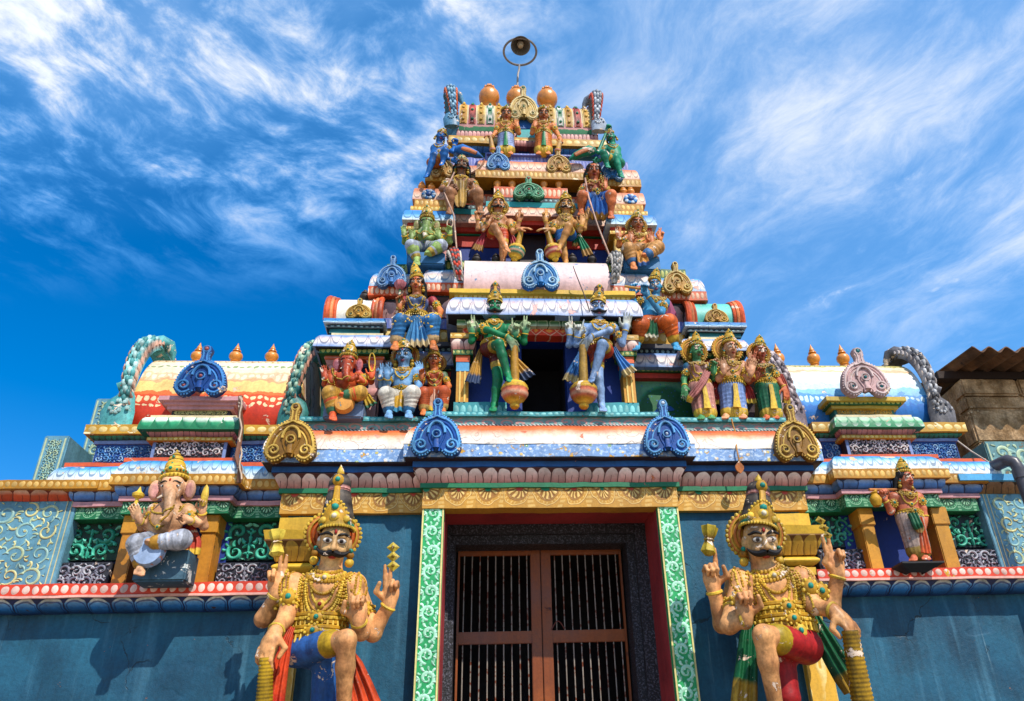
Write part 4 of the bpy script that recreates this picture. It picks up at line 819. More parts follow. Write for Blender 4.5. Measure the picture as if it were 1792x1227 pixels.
# ================================================================== medallions
def medallion(xc, yb, yt, wpx, Y, c, hi, gem, label, cat='ornament', group='horseshoe medallions on the cornices', thick=.05, edge=None):
    w = X(xc+wpx/2, yb, Y)-X(xc-wpx/2, yb, Y); zb_ = Z(xc, yb, Y); h = Z(xc, yt, Y)-zb_; x0 = X(xc, (yb+yt)/2, Y)
    root = empty('horseshoe_medallion', (x0, Y, zb_), label, cat, group); f = lambda u, v, d=0: (x0+u*w, Y-d, zb_+v*h)
    half = [(.0, .07), (.05, .09), (.09, .10), (.13, .05), (.21, -.01), (.32, -.025), (.43, .03), (.495, .12), (.495, .22), (.465, .33), (.43, .43), (.37, .52), (.285, .60), (.18, .655), (.09, .69), (.07, .75), (.075, .82), (.10, .87), (.105, .93), (.07, .985), (.0, 1.0)]
    out = [(-u, v) for u, v in half]+[(u, v) for u, v in half[::-1][1:-1]]
    mb = MB(); n = len(out); V = []; cc = []
    for (k, d) in ((1.0, -thick*.6), (1.0, thick*.5), (.94, thick*.9)): V += [f(u*k, .4+(v-.4)*k, d) for u, v in out]; cc += [tuple(np.array(c)*.8) if k == 1.0 else c]*n
    Fc = [(i, (i+1) % n, n+(i+1) % n, n+i) for i in range(n)]+[(n+i, n+(i+1) % n, 2*n+(i+1) % n, 2*n+i) for i in range(n)]+[tuple(range(2*n, 3*n)), tuple(range(n-1, -1, -1))]
    mb.add(V, Fc, cc); tmp = mb.build('plate', PV, root, sharp=50)
    bm = bmesh.new(); bm.from_mesh(tmp.data); bmesh.ops.triangulate(bm, faces=[q for q in bm.faces if len(q.verts) > 4]); bm.verts.index_update(); tri = [tuple(v.index for v in q.verts) for q in bm.faces]; bm.free(); me_ = tmp.data; bpy.data.objects.remove(tmp); bpy.data.meshes.remove(me_)
    mr = MB().add(V, tri, cc)
    d0 = thick*.9; rr = .021*w/.25 if False else .026*w
    for s in (-1, 1):
        for o_, r_ in ((.045, 1.0), (.11, .8), (.165, .65)):
            pts = []
            for t in [i/16 for i in range(17)]:   # ridge following the outer edge inward to the volute
                k = t*10.99; i = int(k); fr = k-i; u = half[3+i][0]*(1-fr)+half[4+i][0]*fr; v = half[3+i][1]*(1-fr)+half[4+i][1]*fr
                cu, cv = (.30*min(1, max(0, (.62-v)/.3)), .17+.15*min(1, max(0, (v-.2)/.3))); L = math.hypot(u-cu, v-cv); q = 1-o_/max(L, .05)*1.0; pts.append(f(s*(cu+(u-cu)*q), cv+(v-cv)*q, d0))
            mr.tube(pts, rr*r_, hi if o_ != .11 else c, n=6, flat=1.1)
        sp = []
        for i in range(22):
            t = i/21; a = -.6+t*9.0; r = .13*(1-t*.85); sp.append(f(s*(.30+r*cos(a)), .16+r*sin(a)*w/h*1.0, d0+.02*t))
        mr.tube(sp, [rr*(1.0-.3*i/21) for i in range(22)], hi, n=6); mr.ball(f(s*.30, .16, d0), rr*1.5, gem)
        ar = [f(s*(.165*cos(a)), .36+.2*sin(a), d0+.012) for a in [pi/2*k/8 for k in range(9)]]; mr.tube(ar+[], rr*1.1, hi, n=6); mr.tube([f(s*.165, .36, d0), f(s*.13, .25, d0), f(s*.07, .15, d0), f(s*.06, .05, d0)], rr*.9, c, n=6)
        mr.tube([f(s*.05, .66, d0), f(s*.035, .74, d0), f(s*.04, .83, d0), f(s*.075, .9, d0), f(s*.05, .955, d0), f(0, .97, d0)], rr*.8, hi, n=6)
        mr.tube([f(0, .66, d0+.01), f(s*.09, .62, d0+.01), f(s*.15, .6, d0+.01), f(s*.17, .64, d0)], rr*.7, hi, n=6)
    me = mr
    for i in range(3, len(half)-4):
        (u0, v0), (u1, v1) = half[i], half[i+1]; 
        for q in (0, .5):
            for s in (-1, 1): me.ball(f(s*(u0+(u1-u0)*q)*.97, .4+(v0+(v1-v0)*q-.4)*.97, thick*.72), rr*.9, edge or hi, n=6, m=4)
    plate = mr.build('plate', PV, root, sharp=50)
    mc = MB(); mc.ball(f(0, .34, d0), .075*w, c, sc=(1, .5, 1.1)); 
    mc.tube([f(.08*cos(a)*1, .34+.08*w/h*sin(a), d0+.02) for a in [2*pi*k/16 for k in range(17)]], rr*.6, hi, n=6); mc.ball(f(0, .34, d0+.03*w), .035*w, gem); mr2 = mc; mc.tube([f(0, .36, d0), f(0, .10, d0+.01)], [.05*w, .075*w], c, n=8, flat=.6); mc.build('centre_boss', PV, plate); mc = MB()
    mc.ball(f(0, .915, d0), .045*w, gem, sc=(1, .7, 1)); mc.tube([f(.065*cos(a), .915+.065*w/h*sin(a), d0) for a in [2*pi*k/12 for k in range(13)]], rr*.6, hi, n=6)
    mc.build('top_knob', PV, plate); return root
BL, BLH = lin('0d4c9a'), lin('5fa6de'); GO, GOH = lin('8c6218'), lin('d8b254'); GB = lin('1a3f70'); GT = lin('1f8a7a')
medallion(765, 798, 699, 90, -.39, BL, BLH, GB, 'bright blue horseshoe medallion on the orange cornice, over the left edge of the doorway')
medallion(1163, 797, 701, 82, -.39, BL, BLH, lin('c8d8e8'), 'bright blue horseshoe medallion on the orange cornice, over the right edge of the doorway')
medallion(513, 808, 707, 92, -.27, GO, GOH, lin('6a4410'), 'gold horseshoe medallion at the left end of the orange cornice')
medallion(1388, 806, 709, 78, -.27, GO, GOH, lin('4a4a4a'), 'gold horseshoe medallion at the right end of the orange cornice')
medallion(357, 692, 607, 92, .20, lin('0f4288'), lin('4688c8'), lin('a85a5a'), 'deep blue horseshoe medallion in front of the red and cream barrel roof')
medallion(1507, 693, 611, 84, .20, lin('c8a2a0'), lin('d8c0bc'), lin('1f7a80'), 'pale pink and teal horseshoe medallion in front of the blue barrel roof', edge=lin('d8bcb8'))
medallion(945, 506, 439, 68, -.06, lin('1f74b4'), lin('a8d0e8'), GB, 'light blue horseshoe medallion on the pink barrel roof, between two dark pots')
medallion(687, 504, 450, 54, .30, lin('3f78b8'), lin('8cb4dc'), GB, 'pale blue horseshoe medallion on the orange beaded cornice, beside the lotus holding lady')
medallion(1183, 515, 461, 52, .30, lin('b8862c'), lin('dcc074'), lin('6a4410'), 'yellow gold horseshoe medallion on the orange beaded cornice, beside the flute player')
medallion(872, 300, 259, 42, .68, lin('3470b0'), lin('86b8e0'), lin('b8b8d8'), 'small blue horseshoe medallion below the left standing figure near the top')
medallion(977, 304, 262, 44, .68, lin('b07c30'), lin('d8b468'), GT, 'small gold and green horseshoe medallion below the right standing figure near the top')
medallion(776, 312, 269, 42, .74, lin('b88a44'), lin('dcc088'), GT, 'small gold and green horseshoe medallion beside the moustached bowman')
medallion(1069, 317, 275, 42, .74, lin('3f80c0'), lin('9cc4e4'), lin('c890b0'), 'small blue horseshoe medallion behind the shoulder of the dark haired woman')
medallion(925, 349, 313, 56, .56, lin('2f7a5a'), lin('6fb088'), lin('b84a4a'), 'small green leafy medallion on the teal cornice between the rows of gold pots')
medallion(916, 212, 153, 54, .95, lin('c8a860'), lin('e0cc94'), lin('1f8a6a'), 'crowning gold and green medallion before the top barrel roof')
medallion(629, 558, 524, 46, .26, lin('b8862c'), lin('d8b45a'), lin('1f7a80'), 'flat gold leaf medallion on the white and orange dome', thick=.03)
medallion(1252, 566, 533, 42, .26, lin('b07c28'), lin('d0a850'), lin('8a4a1c'), 'flat gold leaf medallion on the turquoise and orange dome', thick=.03)
# ================================================================== finials
KG = plain('b5701e', chip=lin('5a2a10'), amt=.02, rough=.33, spec=.6) if False else material('copper_gilt', lambda g: (lin('d0842a'), None), rough=.34, chip=lin('7a4416'), chip_amt=.03, dirt=.45, spec=.7)
KD = plain('2c2624', chip=lin('6a6460'), amt=.06)
def pot(xp, yb, yt, wpx, Y, mat, label, group, style=0, base=0.12, name='pot_finial'):
    p0 = at(xp, yb, Y); h = Z(xp, yt, Y)-p0[2]; r = (X(xp+wpx/2, yb, Y)-X(xp-wpx/2, yb, Y))/2
    root = empty(name, tuple(p0), label, 'finial', group); b = p0+np.array([0, 0, -base])
    if style == 0:
        body = [(r*.5, 0), (r*.5, base), (r*.7, base+h*.02), (r*.55, base+h*.06), (r*.75, base+h*.12), (r*.97, base+h*.22), (r, base+h*.32), (r*.88, base+h*.42), (r*.5, base+h*.5), (r*.42, base+h*.53)]
        tip = [(r*.42, base+h*.53), (r*.62, base+h*.56), (r*.6, base+h*.6), (r*.3, base+h*.63), (r*.42, base+h*.68), (r*.36, base+h*.74), (r*.18, base+h*.86), (r*.02, base+h)]
    elif style == 1:
        body = [(r*.55, 0), (r*.55, base), (r*.7, base+h*.03), (r*.5, base+h*.08), (r*.72, base+h*.16), (r*.95, base+h*.28), (r, base+h*.42), (r*.93, base+h*.54), (r*.7, base+h*.64), (r*.42, base+h*.7), (r*.38, base+h*.74)]
        tip = [(r*.38, base+h*.74), (r*.5, base+h*.77), (r*.46, base+h*.8), (r*.3, base+h*.83), (r*.34, base+h*.88), (r*.2, base+h*.95), (r*.03, base+h)]
    else:
        body = [(r*.6, 0), (r*.6, base), (r*.9, base+h*.1), (r, base+h*.25), (r*.92, base+h*.4), (r*.55, base+h*.5)]; tip = [(r*.55, base+h*.5), (r*.75, base+h*.56), (r*.7, base+h*.66), (r*.4, base+h*.72), (r*.45, base+h*.8), (r*.2, base+h*.95), (r*.03, base+h)]
    MB().lathe(b, (0, 0, 1), body, n=20).build('pot', mat, root, sharp=60); MB().lathe(b, (0, 0, 1), tip, n=16).build('spire', mat, root, sharp=60)
    if style == 1:
        mb = MB()
        for k in range(10):
            a = 2*pi*k/10; mb.ball(b+np.array([r*.46*cos(a), r*.46*sin(a), base+h*.79]), r*.12, n=6, m=4, sc=(1, 1, 1.6))
        mb.build('petal_collar', mat, root)
yk_l = WL['Yc']; yk_r = WR['Yc']
for xp, yt, lb in ((344, 600, 'small copper pot finial nearest the blue medallion on the red barrel roof'), (411, 601, 'small copper pot finial in the middle of the red barrel roof ridge'), (474, 602, 'small copper pot finial nearest the tower on the red barrel roof')): pot(xp, 634, yt, 24, yk_l-.05, KG, lb, 'copper pots on the left roof ridge')
for xp, yt, lb in ((1364, 601, 'small copper pot finial beside the green draped lady on the blue barrel roof'), (1426, 603, 'small copper pot finial in the middle of the blue barrel roof ridge'), (1478, 603, 'small copper pot finial nearest the pink medallion on the blue barrel roof')): pot(xp, 639, yt, 22, yk_r-.05, KG, lb, 'copper pots on the right roof ridge')
for xp, yt, yb, lb in ((856, 147, 187, 'large copper urn at the left of the top roof ridge'), (904, 150, 188, 'large copper urn behind the crowning medallion'), (958, 151, 189, 'large copper urn at the right of the top roof ridge')): pot(xp, yb, yt, 37, cyb-.1, KG, lb, 'large copper urns on the top roof', 1)
for k, xp in enumerate((834, 868, 902, 968, 1002, 1036)): pot(xp, 459, 443, 17, .5, KD, 'small blackened pot on the pink barrel roof, %s' % ('leftmost', 'at the left guardian\'s standing foot', 'left of the light blue medallion', 'right of the light blue medallion', 'at the right guardian\'s standing foot', 'rightmost')[k], 'blackened pots on the pink barrel roof', 2)
for xp, yb, yt, Yp, lb in ((638, 525, 507, .55, 'blackened pot on the white and orange dome'), (1230, 532, 516, .55, 'blackened pot on the turquoise and orange dome')): pot(xp, yb, yt, 19, Yp, KD, lb, 'blackened pots on the small domes', 2)
for k, xp in enumerate((870, 896, 922, 952, 978)): pot(xp, 327, 308, 14, .74, KG, 'small gold pot in the row under the top cornice, %s from the left' % ('first', 'second', 'third', 'fourth', 'fifth')[k], 'small gold pots under the top cornice', 2)
for xp, yb, yt, lb in ((738, 331, 317, 'outer small gold pot on the cream box with a blue flower, left'), (755, 332, 320, 'inner small gold pot on the cream box with a blue flower, left'), (1091, 339, 327, 'inner small gold pot on the cream box with a blue flower, right'), (1104, 340, 326, 'outer small gold pot on the cream box with a blue flower, right')): pot(xp, yb, yt, 14, .78, KG, lb, 'small gold pots on the cream boxes', 2)
# ================================================================== lamp
LY = cyb-.1; base = at(904, 156, LY); lamp = empty('ring_lamp', tuple(base), 'grey ring lamp on a thin bent pole above the top roof', 'lamp')
GREYM = material('grey_metal', lambda g: (lin('8a8480'), None), rough=.4, chip=lin('6a4a3a'), chip_amt=.05); SHADE = material('lamp_shade', lambda g: (lin('6c6a64'), None), rough=.5)
near = at(908, 110, LY+.05); zr_ = near[2]; k0 = at(882, 91, LY); rr_ = None
e0, e1 = at(881.5, 91, LY-.2), at(938.5, 91, LY-.2); s_ = (zr_-CAM[2])/(e0[2]-CAM[2]); e0 = CAM+(e0-CAM)*s_; e1 = CAM+(e1-CAM)*s_; rr_ = (e1[0]-e0[0])/2; cen = (e0+e1)/2
MB().tube([tuple(base-np.array([0, 0, .25])), tuple(base+.55*(near-base)+np.array([.0, 0, 0])), tuple(base+.72*(near-base)+np.array([.012, 0, 0])), tuple(cen+np.array([0, rr_, 0]))], .016, n=8).build('pole', GREYM, lamp)
MB().tube([cen+np.array([rr_*cos(a), rr_*sin(a), 0]) for a in [2*pi*k/48 for k in range(49)]], .018, n=8, cap=False).build('ring', GREYM, lamp)
lc = cen+np.array([-.0, -rr_*.62, -.02]); ax = _n([0, -.35, -1])
sh = MB().lathe(lc-ax*.16, ax, [(.02, 0), (.05, .02), (.07, .07), (.115, .15), (.15, .22), (.14, .22), (.105, .15), (.06, .08), (.01, .06)], n=24).build('lamp_shade', SHADE, lamp)
MB().lathe(lc-ax*.08, ax, [(.045, 0), (.05, .05), (.05, .1), (.02, .12)], lin('b8a890'), n=14).build('lamp_socket', PV, lamp); MB().ball(lc+ax*.06, .042, lin('d0b48a')).build('bulb', PV, lamp)
# ================================================================== hut, pipe, wires
CONC = material('bare_block', lambda g: (g.mix(g.ss(g.noise(g.ob, 3.5, 6, .7), .38, .66), lin('9c7a54'), lin('d8b48a')), g.m('MULTIPLY', g.noise(g.ob, 26, 6, .75), 2.0)), rough=.9, dirt=1.0, bump=.9, chip=lin('c0a27c'), chip_amt=.08, spec=.15)
hut = empty('block_hut', (6.5, 2.2, 0), 'bare concrete block hut under a rusty corrugated roof, right edge', 'hut')
Yh = 1.15; hx = X(1684, 690, Yh); zr0 = Z(1684, 662, Yh); zc_ = [Z(1700, yy, Yh) for yy in (664, 694, 718, 776, 840)]
box('wall', hut, hx+.03, hx+3, Yh+.03, Yh+2.5, 0, zr0-.02, CONC, .01)
rb = random.Random(5)
for i in range(4):
    z1_, z0_ = zc_[i], zc_[i+1]; x = hx+rb.uniform(-.03, .03)
    while x < hx+2.6:
        w_ = rb.uniform(.55, .8); box('block', hut, x, x+w_-.012, Yh-.01-rb.uniform(0, .03), Yh+.2, z0_+.008, z1_-.004, CONC, .022); x += w_
box('wall_recess', hut, hx-.35, hx+.04, Yh+.5, Yh+2.5, 0, zr0-.06, plain('16222e', rough=.8), .01); box('rafter', hut, hx-.25, hx+3, Yh-.02, Yh+.1, zr0-.015, zr0+.09, plain('2a1a12', rough=.8), .005)
zR = None; YR = .55; xl_ = X(1703, 612, YR); zf_ = Z(1703, 612, YR)
# depth of the left verge: same X and Z, seen at pixel x 1634
lo, hi = YR, 8.0
def pix(P):
    c = ROT.T @ (np.array(P)-CAM); return PP[0]+F_PX*c[0]/-c[2], PP[1]-F_PX*c[1]/-c[2]
zb_ = zr0+.12; YB = Yh+2.2; V = []; nx = 220; wl_ = .21; x_end = xl_+3.2
for j, (yy, zz) in enumerate(((YR, zf_), (Yh, zr0+.12), (YB, zr0+.12+(zr0+.12-zf_)/(Yh-YR)*(YB-Yh)))):
    for i in range(nx+1):
        x = xl_+(x_end-xl_)*i/nx; V.append((x, yy, zz+.035*cos(2*pi*(x-xl_)/wl_)))
n_ = nx+1; V2 = V+[(a, b, c+.014) for a, b, c in V]; N_ = len(V)
Fc = [(j*n_+i, j*n_+i+1, (j+1)*n_+i+1, (j+1)*n_+i) for j in range(2) for i in range(nx)]; Fc = [f[::-1] for f in Fc]+[tuple(N_+k for k in f) for f in Fc]
Fc += [(i, i+1, N_+i+1, N_+i) for i in range(nx)]+[(0+j*n_, N_+j*n_, N_+(j+1)*n_, (j+1)*n_) for j in range(2)]
RUST = material('rusty_sheet', lambda g: (g.mix(g.ss(g.noise(g.ob, 2.4, 5), .35, .65), lin('5a3c26'), lin('8a6242')), None), rough=.75, dirt=.8, chip=lin('3a2a20'), chip_amt=.08)
mesh_obj('corrugated_roof', V2, Fc, RUST, hut, sharp=70)
PIPE = plain('4c4a50', rough=.4, chip=lin('7a7a80'), amt=.02); a = at(1738, 817, .05); b = at(1762, 806, -.2); c = b+np.array([.12, -.02, -.12]); px0 = at(1764, 812, -.22)
pp = [a+np.array([-.1, .35, -.02]), a, b+(a-b)*.2, b, b+np.array([.045, -.03, -.03]), b+np.array([.06, -.04, -.1]), b+np.array([.06, -.04, -.6]), b+np.array([.06, -.04, -4])]
dp_ = MB().tube(pp, .058, n=16).build('pipe', PIPE, None, sharp=70); tag(dp_, 'dark grey plastic drain pipe with an elbow at the right edge', 'drain pipe'); dp_.name = 'drain_pipe'
MB().lathe(b+np.array([.06, -.04, -.2]), (0, 0, 1), [(.058, 0), (.068, .0), (.068, .09), (.058, .09)], n=16).build('pipe_socket', PIPE, dp_)
def cable(name, pts, r, mat, label, cat):
    o = MB().tube([at(*p) for p in pts], r, n=6).build(name, mat, None); return tag(o, label, cat)
cable('wire', [(1676, 772, .38), (1700, 790, .25), (1740, 815, .1)], .008, plain('b0a494'), 'pale wire stretched from the blue shrine panel to the drain pipe', 'wire')
rg = cable('hanging_cord', [(421, 693, .1), (420, 720, .12), (423, 745, .12), (419, 775, .1), (414, 800, -.12), (420, 822, -.22), (418, 845, -.2)], .022, plain('6a4430', chip=CHIPW, amt=.1), 'brown twisted cloth cord hanging over the left shrine cornices', 'cord')
MB().tube([at(421+2*sin(k*1.3), 695+k*9, .08 if k < 12 else -.25) for k in range(17)], .009, n=5).build('strand', plain('b8a088'), rg)
cable('thin_cable', [(1003, 466, -.1), (1008, 480, -.14), (1016, 500, -.1), (1024, 520, -.26), (1032, 545, -.3)], .006, plain('3a2e2c'), 'thin dark cable hanging over the pink barrel roof behind the blue guardian', 'cable')
pc = cable('pendant_cord', [(1280, 733, -.1), (1283, 745, -.1), (1287, 757, -.1), (1289, 785, -.27), (1293, 803, -.27), (1294, 811, -.27)], .008, plain('a8701c'), 'gold cord with a leaf shaped pendant hanging over the orange cornice', 'pendant')
pl_ = at(1294, 818, -.27); mb = MB(); V = []
for d in (-.008, .008): V += [(pl_[0]+.042*u, pl_[1]+d, pl_[2]+.058*v) for u, v in ((0, 1), (.55, .62), (.95, .2), (.95, -.2), (.7, -.6), (.25, -.9), (0, -1.05), (-.25, -.9), (-.7, -.6), (-.95, -.2), (-.95, .2), (-.55, .62))]
mb.add(V, [tuple(range(11, -1, -1))[::-1], tuple(range(12, 24))[::-1]]+[(i, (i+1) % 12, 12+(i+1) % 12, 12+i) for i in range(12)], lin('c06a1c')).build('leaf_pendant', PV, pc)
# ================================================================== sculpted figures: smooth-blended bodies meshed as one surface
class Sdf:
    def __init__(s, res): s.res = res; s.P = []
    def rc(s, a, b, ra, rb, c, k=.03, flat=1.0, fold=None):
        a, b = np.asarray(a, float), np.asarray(b, float); R_ = max(ra, rb)*1.25
        s.P.append(('c', a, b, ra, rb, c, k, flat, fold, np.minimum(a, b)-R_, np.maximum(a, b)+R_)); return s
    def el(s, p, r, c, k=.03, M=None):
        p = np.asarray(p, float); r = np.asarray(r, float); M = np.eye(3) if M is None else np.asarray(M); e = np.abs(M.T)@r
        s.P.append(('e', p, r, M, 0, c, k, 1, None, p-e, p+e)); return s
    @staticmethod
    def ev(q, X_, Y_, Z_):
        if q[0] == 'e':
            p, r, M = q[1], q[2], q[3]; x, y, z = X_-p[0], Y_-p[1], Z_-p[2]
            l = [(M[i, 0]*x+M[i, 1]*y+M[i, 2]*z)/r[i] for i in range(3)]; k0 = np.sqrt(l[0]**2+l[1]**2+l[2]**2); k1 = np.sqrt((l[0]/r[0])**2+(l[1]/r[1])**2+(l[2]/r[2])**2)
            return np.where(k1 > 1e-6, k0*(k0-1)/np.maximum(k1, 1e-6), -r.min()), None
        a, b, ra, rb, flat, fold = q[1], q[2], q[3], q[4], q[7], q[8]; ab = b-a; x, y, z = X_-a[0], Y_-a[1], Z_-a[2]; L2 = ab@ab+1e-12
        t = np.clip((x*ab[0]+y*ab[1]+z*ab[2])/L2, 0, 1); dx, dy, dz = x-t*ab[0], (y-t*ab[1])*flat, z-t*ab[2]
        d = np.sqrt(dx*dx+dy*dy+dz*dz)-(ra+(rb-ra)*t)
        if fold:
            kind, amp, n = fold
            if kind == 'ring': d = d-amp*np.sin(2*pi*n*t+2.2*np.arctan2(dx, -dy+1e-9))*np.sin(pi*np.clip(t*1.1, 0, 1))
            else: d = d-amp*np.sin(n*np.arctan2(dx, -dy+1e-9))*np.clip(t*1.5, 0, 1)
        return d, t
    def grid(s):
        m = 3*s.res; lo = np.min([q[9] for q in s.P], 0)-m-.02; hi = np.max([q[10] for q in s.P], 0)+m+.02; n = np.ceil((hi-lo)/s.res).astype(int)+1
        s.lo, s.n = lo, n; D = np.full(tuple(n), 1.0, np.float32); ax = [(lo[i]+s.res*np.arange(n[i])).astype(np.float32) for i in range(3)]
        for q in s.P:
            k = max(q[6], 1e-4); pad = k+2.5*s.res; i0 = np.maximum(np.floor((q[9]-pad-lo)/s.res).astype(int), 0); i1 = np.minimum(np.ceil((q[10]+pad-lo)/s.res).astype(int)+1, n)
            sl_ = tuple(slice(a, b) for a, b in zip(i0, i1)); X_, Y_, Z_ = ax[0][sl_[0]][:, None, None], ax[1][sl_[1]][None, :, None], ax[2][sl_[2]][None, None, :]
            d, _ = s.ev(q, X_, Y_, Z_); o = D[sl_]; h = np.maximum(k-np.abs(o-d), 0)/k; D[sl_] = np.minimum(o, d)-h*h*k*.25
        s.D = D; return s
    def mesh(s):
        D = s.D; S_ = D < 0; n = np.array(D.shape)-1
        off = [(i, j, k) for i in (0, 1) for j in (0, 1) for k in (0, 1)]; sh = lambda A, o: A[o[0]:o[0]+n[0], o[1]:o[1]+n[1], o[2]:o[2]+n[2]]
        c = np.zeros(tuple(n), np.int8)
        for o in off: c += sh(S_, o)
        act = (c > 0) & (c < 8); idx = np.full(tuple(n), -1, np.int32); N = int(act.sum()); idx[act] = np.arange(N)
        base = np.argwhere(act).astype(np.float32); acc = np.zeros((N, 3), np.float32); cnt = np.zeros(N, np.float32); vals = {o: sh(D, o)[act] for o in off}
        for o in off:
            for a in range(3):
                if o[a]: continue
                o2 = list(o); o2[a] = 1; o2 = tuple(o2); da, db = vals[o], vals[o2]; m = (da < 0) != (db < 0); t = np.zeros(N, np.float32); t[m] = da[m]/(da[m]-db[m])
                p = np.array(o, np.float32)[None, :]+np.zeros((N, 3), np.float32); p[:, a] += t; acc[m] += p[m]; cnt[m] += 1
        V = (base+acc/cnt[:, None])*s.res+s.lo; Fs = []
        for a in range(3):
            b, c2 = (a+1) % 3, (a+2) % 3; s0 = [slice(0, n[0]+1)]*3; sa = [slice(None)]*3; sb = [slice(None)]*3; sa[a] = slice(0, n[a]); sb[a] = slice(1, n[a]+1)
            A, B = S_[tuple(sa)], S_[tuple(sb)]; I = np.argwhere(A != B); I = I[(I[:, b] > 0) & (I[:, b] < n[b]) & (I[:, c2] > 0) & (I[:, c2] < n[c2])]
            if not len(I): continue
            q = []
            for (u, v) in ((1, 1), (0, 1), (0, 0), (1, 0)): J = I.copy(); J[:, b] -= u; J[:, c2] -= v; q.append(idx[J[:, 0], J[:, 1], J[:, 2]])
            q = np.stack(q, 1); fl = A[I[:, 0], I[:, 1], I[:, 2]]; q[~fl] = q[~fl][:, ::-1]; Fs.append(q)
        return V, np.concatenate(Fs)
    def colours(s, V, soft=None):
        soft = soft or s.res*.6; W_ = np.zeros(len(V)); C = np.zeros((len(V), 3))
        for q in s.P:
            m = np.all((V > q[9]-.12) & (V < q[10]+.12), 1)
            if not m.any(): continue
            d, t = s.ev(q, V[m, 0], V[m, 1], V[m, 2]); w_ = np.exp(-np.clip(d, -.02, 1)/soft); c = q[5]
            if isinstance(c, list):
                cc = np.zeros((m.sum(), 3))
                for t0, cl in c: cc[t >= t0] = cl
            else: cc = np.array(c)[None, :]+np.zeros((int(m.sum()), 1))
            if q[0] == 'c' and q[8] and q[8][2] > 2.9 and q[8][1] > .002:   # painted fold lines
                x, y = V[m, 0]-q[1][0], V[m, 1]-q[1][1]; tb = t[:, None] if np.ndim(t) else t; ax_ = q[1][None, :]+t[:, None]*(q[2]-q[1])[None, :]; th = np.arctan2(V[m, 0]-ax_[:, 0], -(V[m, 1]-ax_[:, 1])*q[7]+1e-9); ph = np.sin(2*pi*q[8][2]*t+2.2*th) if q[8][0] == 'ring' else np.sin(q[8][2]*th); cc = cc*np.where(ph > .72, .62, 1.0)[:, None]
            W_[m] += w_; C[m] += cc*w_[:, None]
        return C/np.maximum(W_, 1e-9)[:, None]
    def build(s, name, parent, mat=None, tint=None):
        s.grid(); V, Fq = s.mesh(); C = s.colours(V)
        if tint is not None:   # flesh painted in two tones, blotchy
            nz = (np.sin(V[:, 0]*19+np.sin(V[:, 2]*13)*1.7)*np.sin(V[:, 2]*17+V[:, 1]*11)+1)/2; nz = nz**1.5; C = C*(1-.4*nz[:, None])+np.array(tint)*.4*nz[:, None]
        s.obj = mesh_obj(name, V, Fq, mat or PV, parent, cols=C, sharp=None); return s.obj
    def hit(s, o, d, far):
        """first surface point along a ray"""
        t = np.arange(0, far, s.res*.5); p = np.asarray(o)[None, :]+np.asarray(d)[None, :]*t[:, None]; i = np.round((p-s.lo)/s.res).astype(int); ok = np.all((i >= 0) & (i < s.n), 1); i = np.clip(i, 0, s.n-1)
        v = ok & (s.D[i[:, 0], i[:, 1], i[:, 2]] < 0); return p[np.argmax(v)] if v.any() else None
def hand(S, W_, tip, N_, side, L, pose, c, c2=None, k=None):
    D_ = _n(np.asarray(tip, float)-W_); N_ = np.asarray(N_, float); N_ = _n(N_-D_*(N_@D_)); A = np.cross(D_, N_)*side; M = np.array([A, N_, D_]); k = k or L*.10; W_ = np.asarray(W_, float); c2 = c2 or c
    S.el(W_+D_*.27*L, (.23*L, .115*L, .30*L), c2, k, M); S.rc(W_-D_*.1*L, W_+D_*.2*L, .13*L, .15*L, c, k)
    ln = [.46, .50, .46, .37]; cur = {'open': [.12, .1, .14, .2], 'two': [.06, .05, 1.5, 1.55], 'point': [.05, 1.45, 1.5, 1.5], 'grip': [.55, .55, .55, .6], 'fist': [1.35]*4, 'hold': [.8, .95, 1.05, 1.1], 'rest': [.28, .25, .28, .35]}[pose]
    for i in range(4):
        p = W_+D_*.46*L+A*(.165-.112*i)*L; spread = (.10-.07*i); d = _n(D_+A*spread); a = cur[i]*.75; r = .064*L*(.9 if i == 3 else 1)
        for sgm, (fr, add) in enumerate(((.44, 0), (.31, cur[i]), (.27, cur[i]*.75))):
            a = a+add if sgm else a; q = p+(d*cos(a)+N_*sin(a))*fr*ln[i]*L*1.08; S.rc(p, q, r*(1-.10*sgm), r*(.92-.14*sgm), c2, r*.35); p = q
    p = W_+D_*.16*L+A*.17*L; td = _n(A*.75+D_*.55+N_*(.35 if pose in ('open', 'rest') else .7)); q = p+td*.26*L; S.rc(p, q, .085*L, .07*L, c2, .05*L)
    td = _n(D_*.9+A*(.25 if pose in ('open', 'rest') else -.35)+N_*.35); S.rc(q, q+td*.24*L, .07*L, .052*L, c2, .02*L)
def ring(mb, p, ax, r, t, c, n=20, bead=0, cb=None, flat=1.0):
    ax = _n(ax); a = _n(np.cross(ax, [0, 1, 0] if abs(ax[1]) < .9 else [1, 0, 0])); b = np.cross(ax, a); p = np.asarray(p, float)
    mb.tube([p+r*(a*cos(2*pi*k/n)+b*flat*sin(2*pi*k/n)) for k in range(n+1)], t, c, n=6, cap=False)
    for k in range(bead): th = 2*pi*k/bead; mb.ball(p+(r+t*.6)*(a*cos(th)+b*flat*sin(th)), t*.75, cb or c, n=6, m=4)
GD, GDL, GDD = lin('b98a1e'), lin('d8b23c'), lin('7a5410')
CR = dict(gold=(GD, GDL, GDD), pale=(lin('c2985a'), lin('dcbd84'), lin('8a6438')))
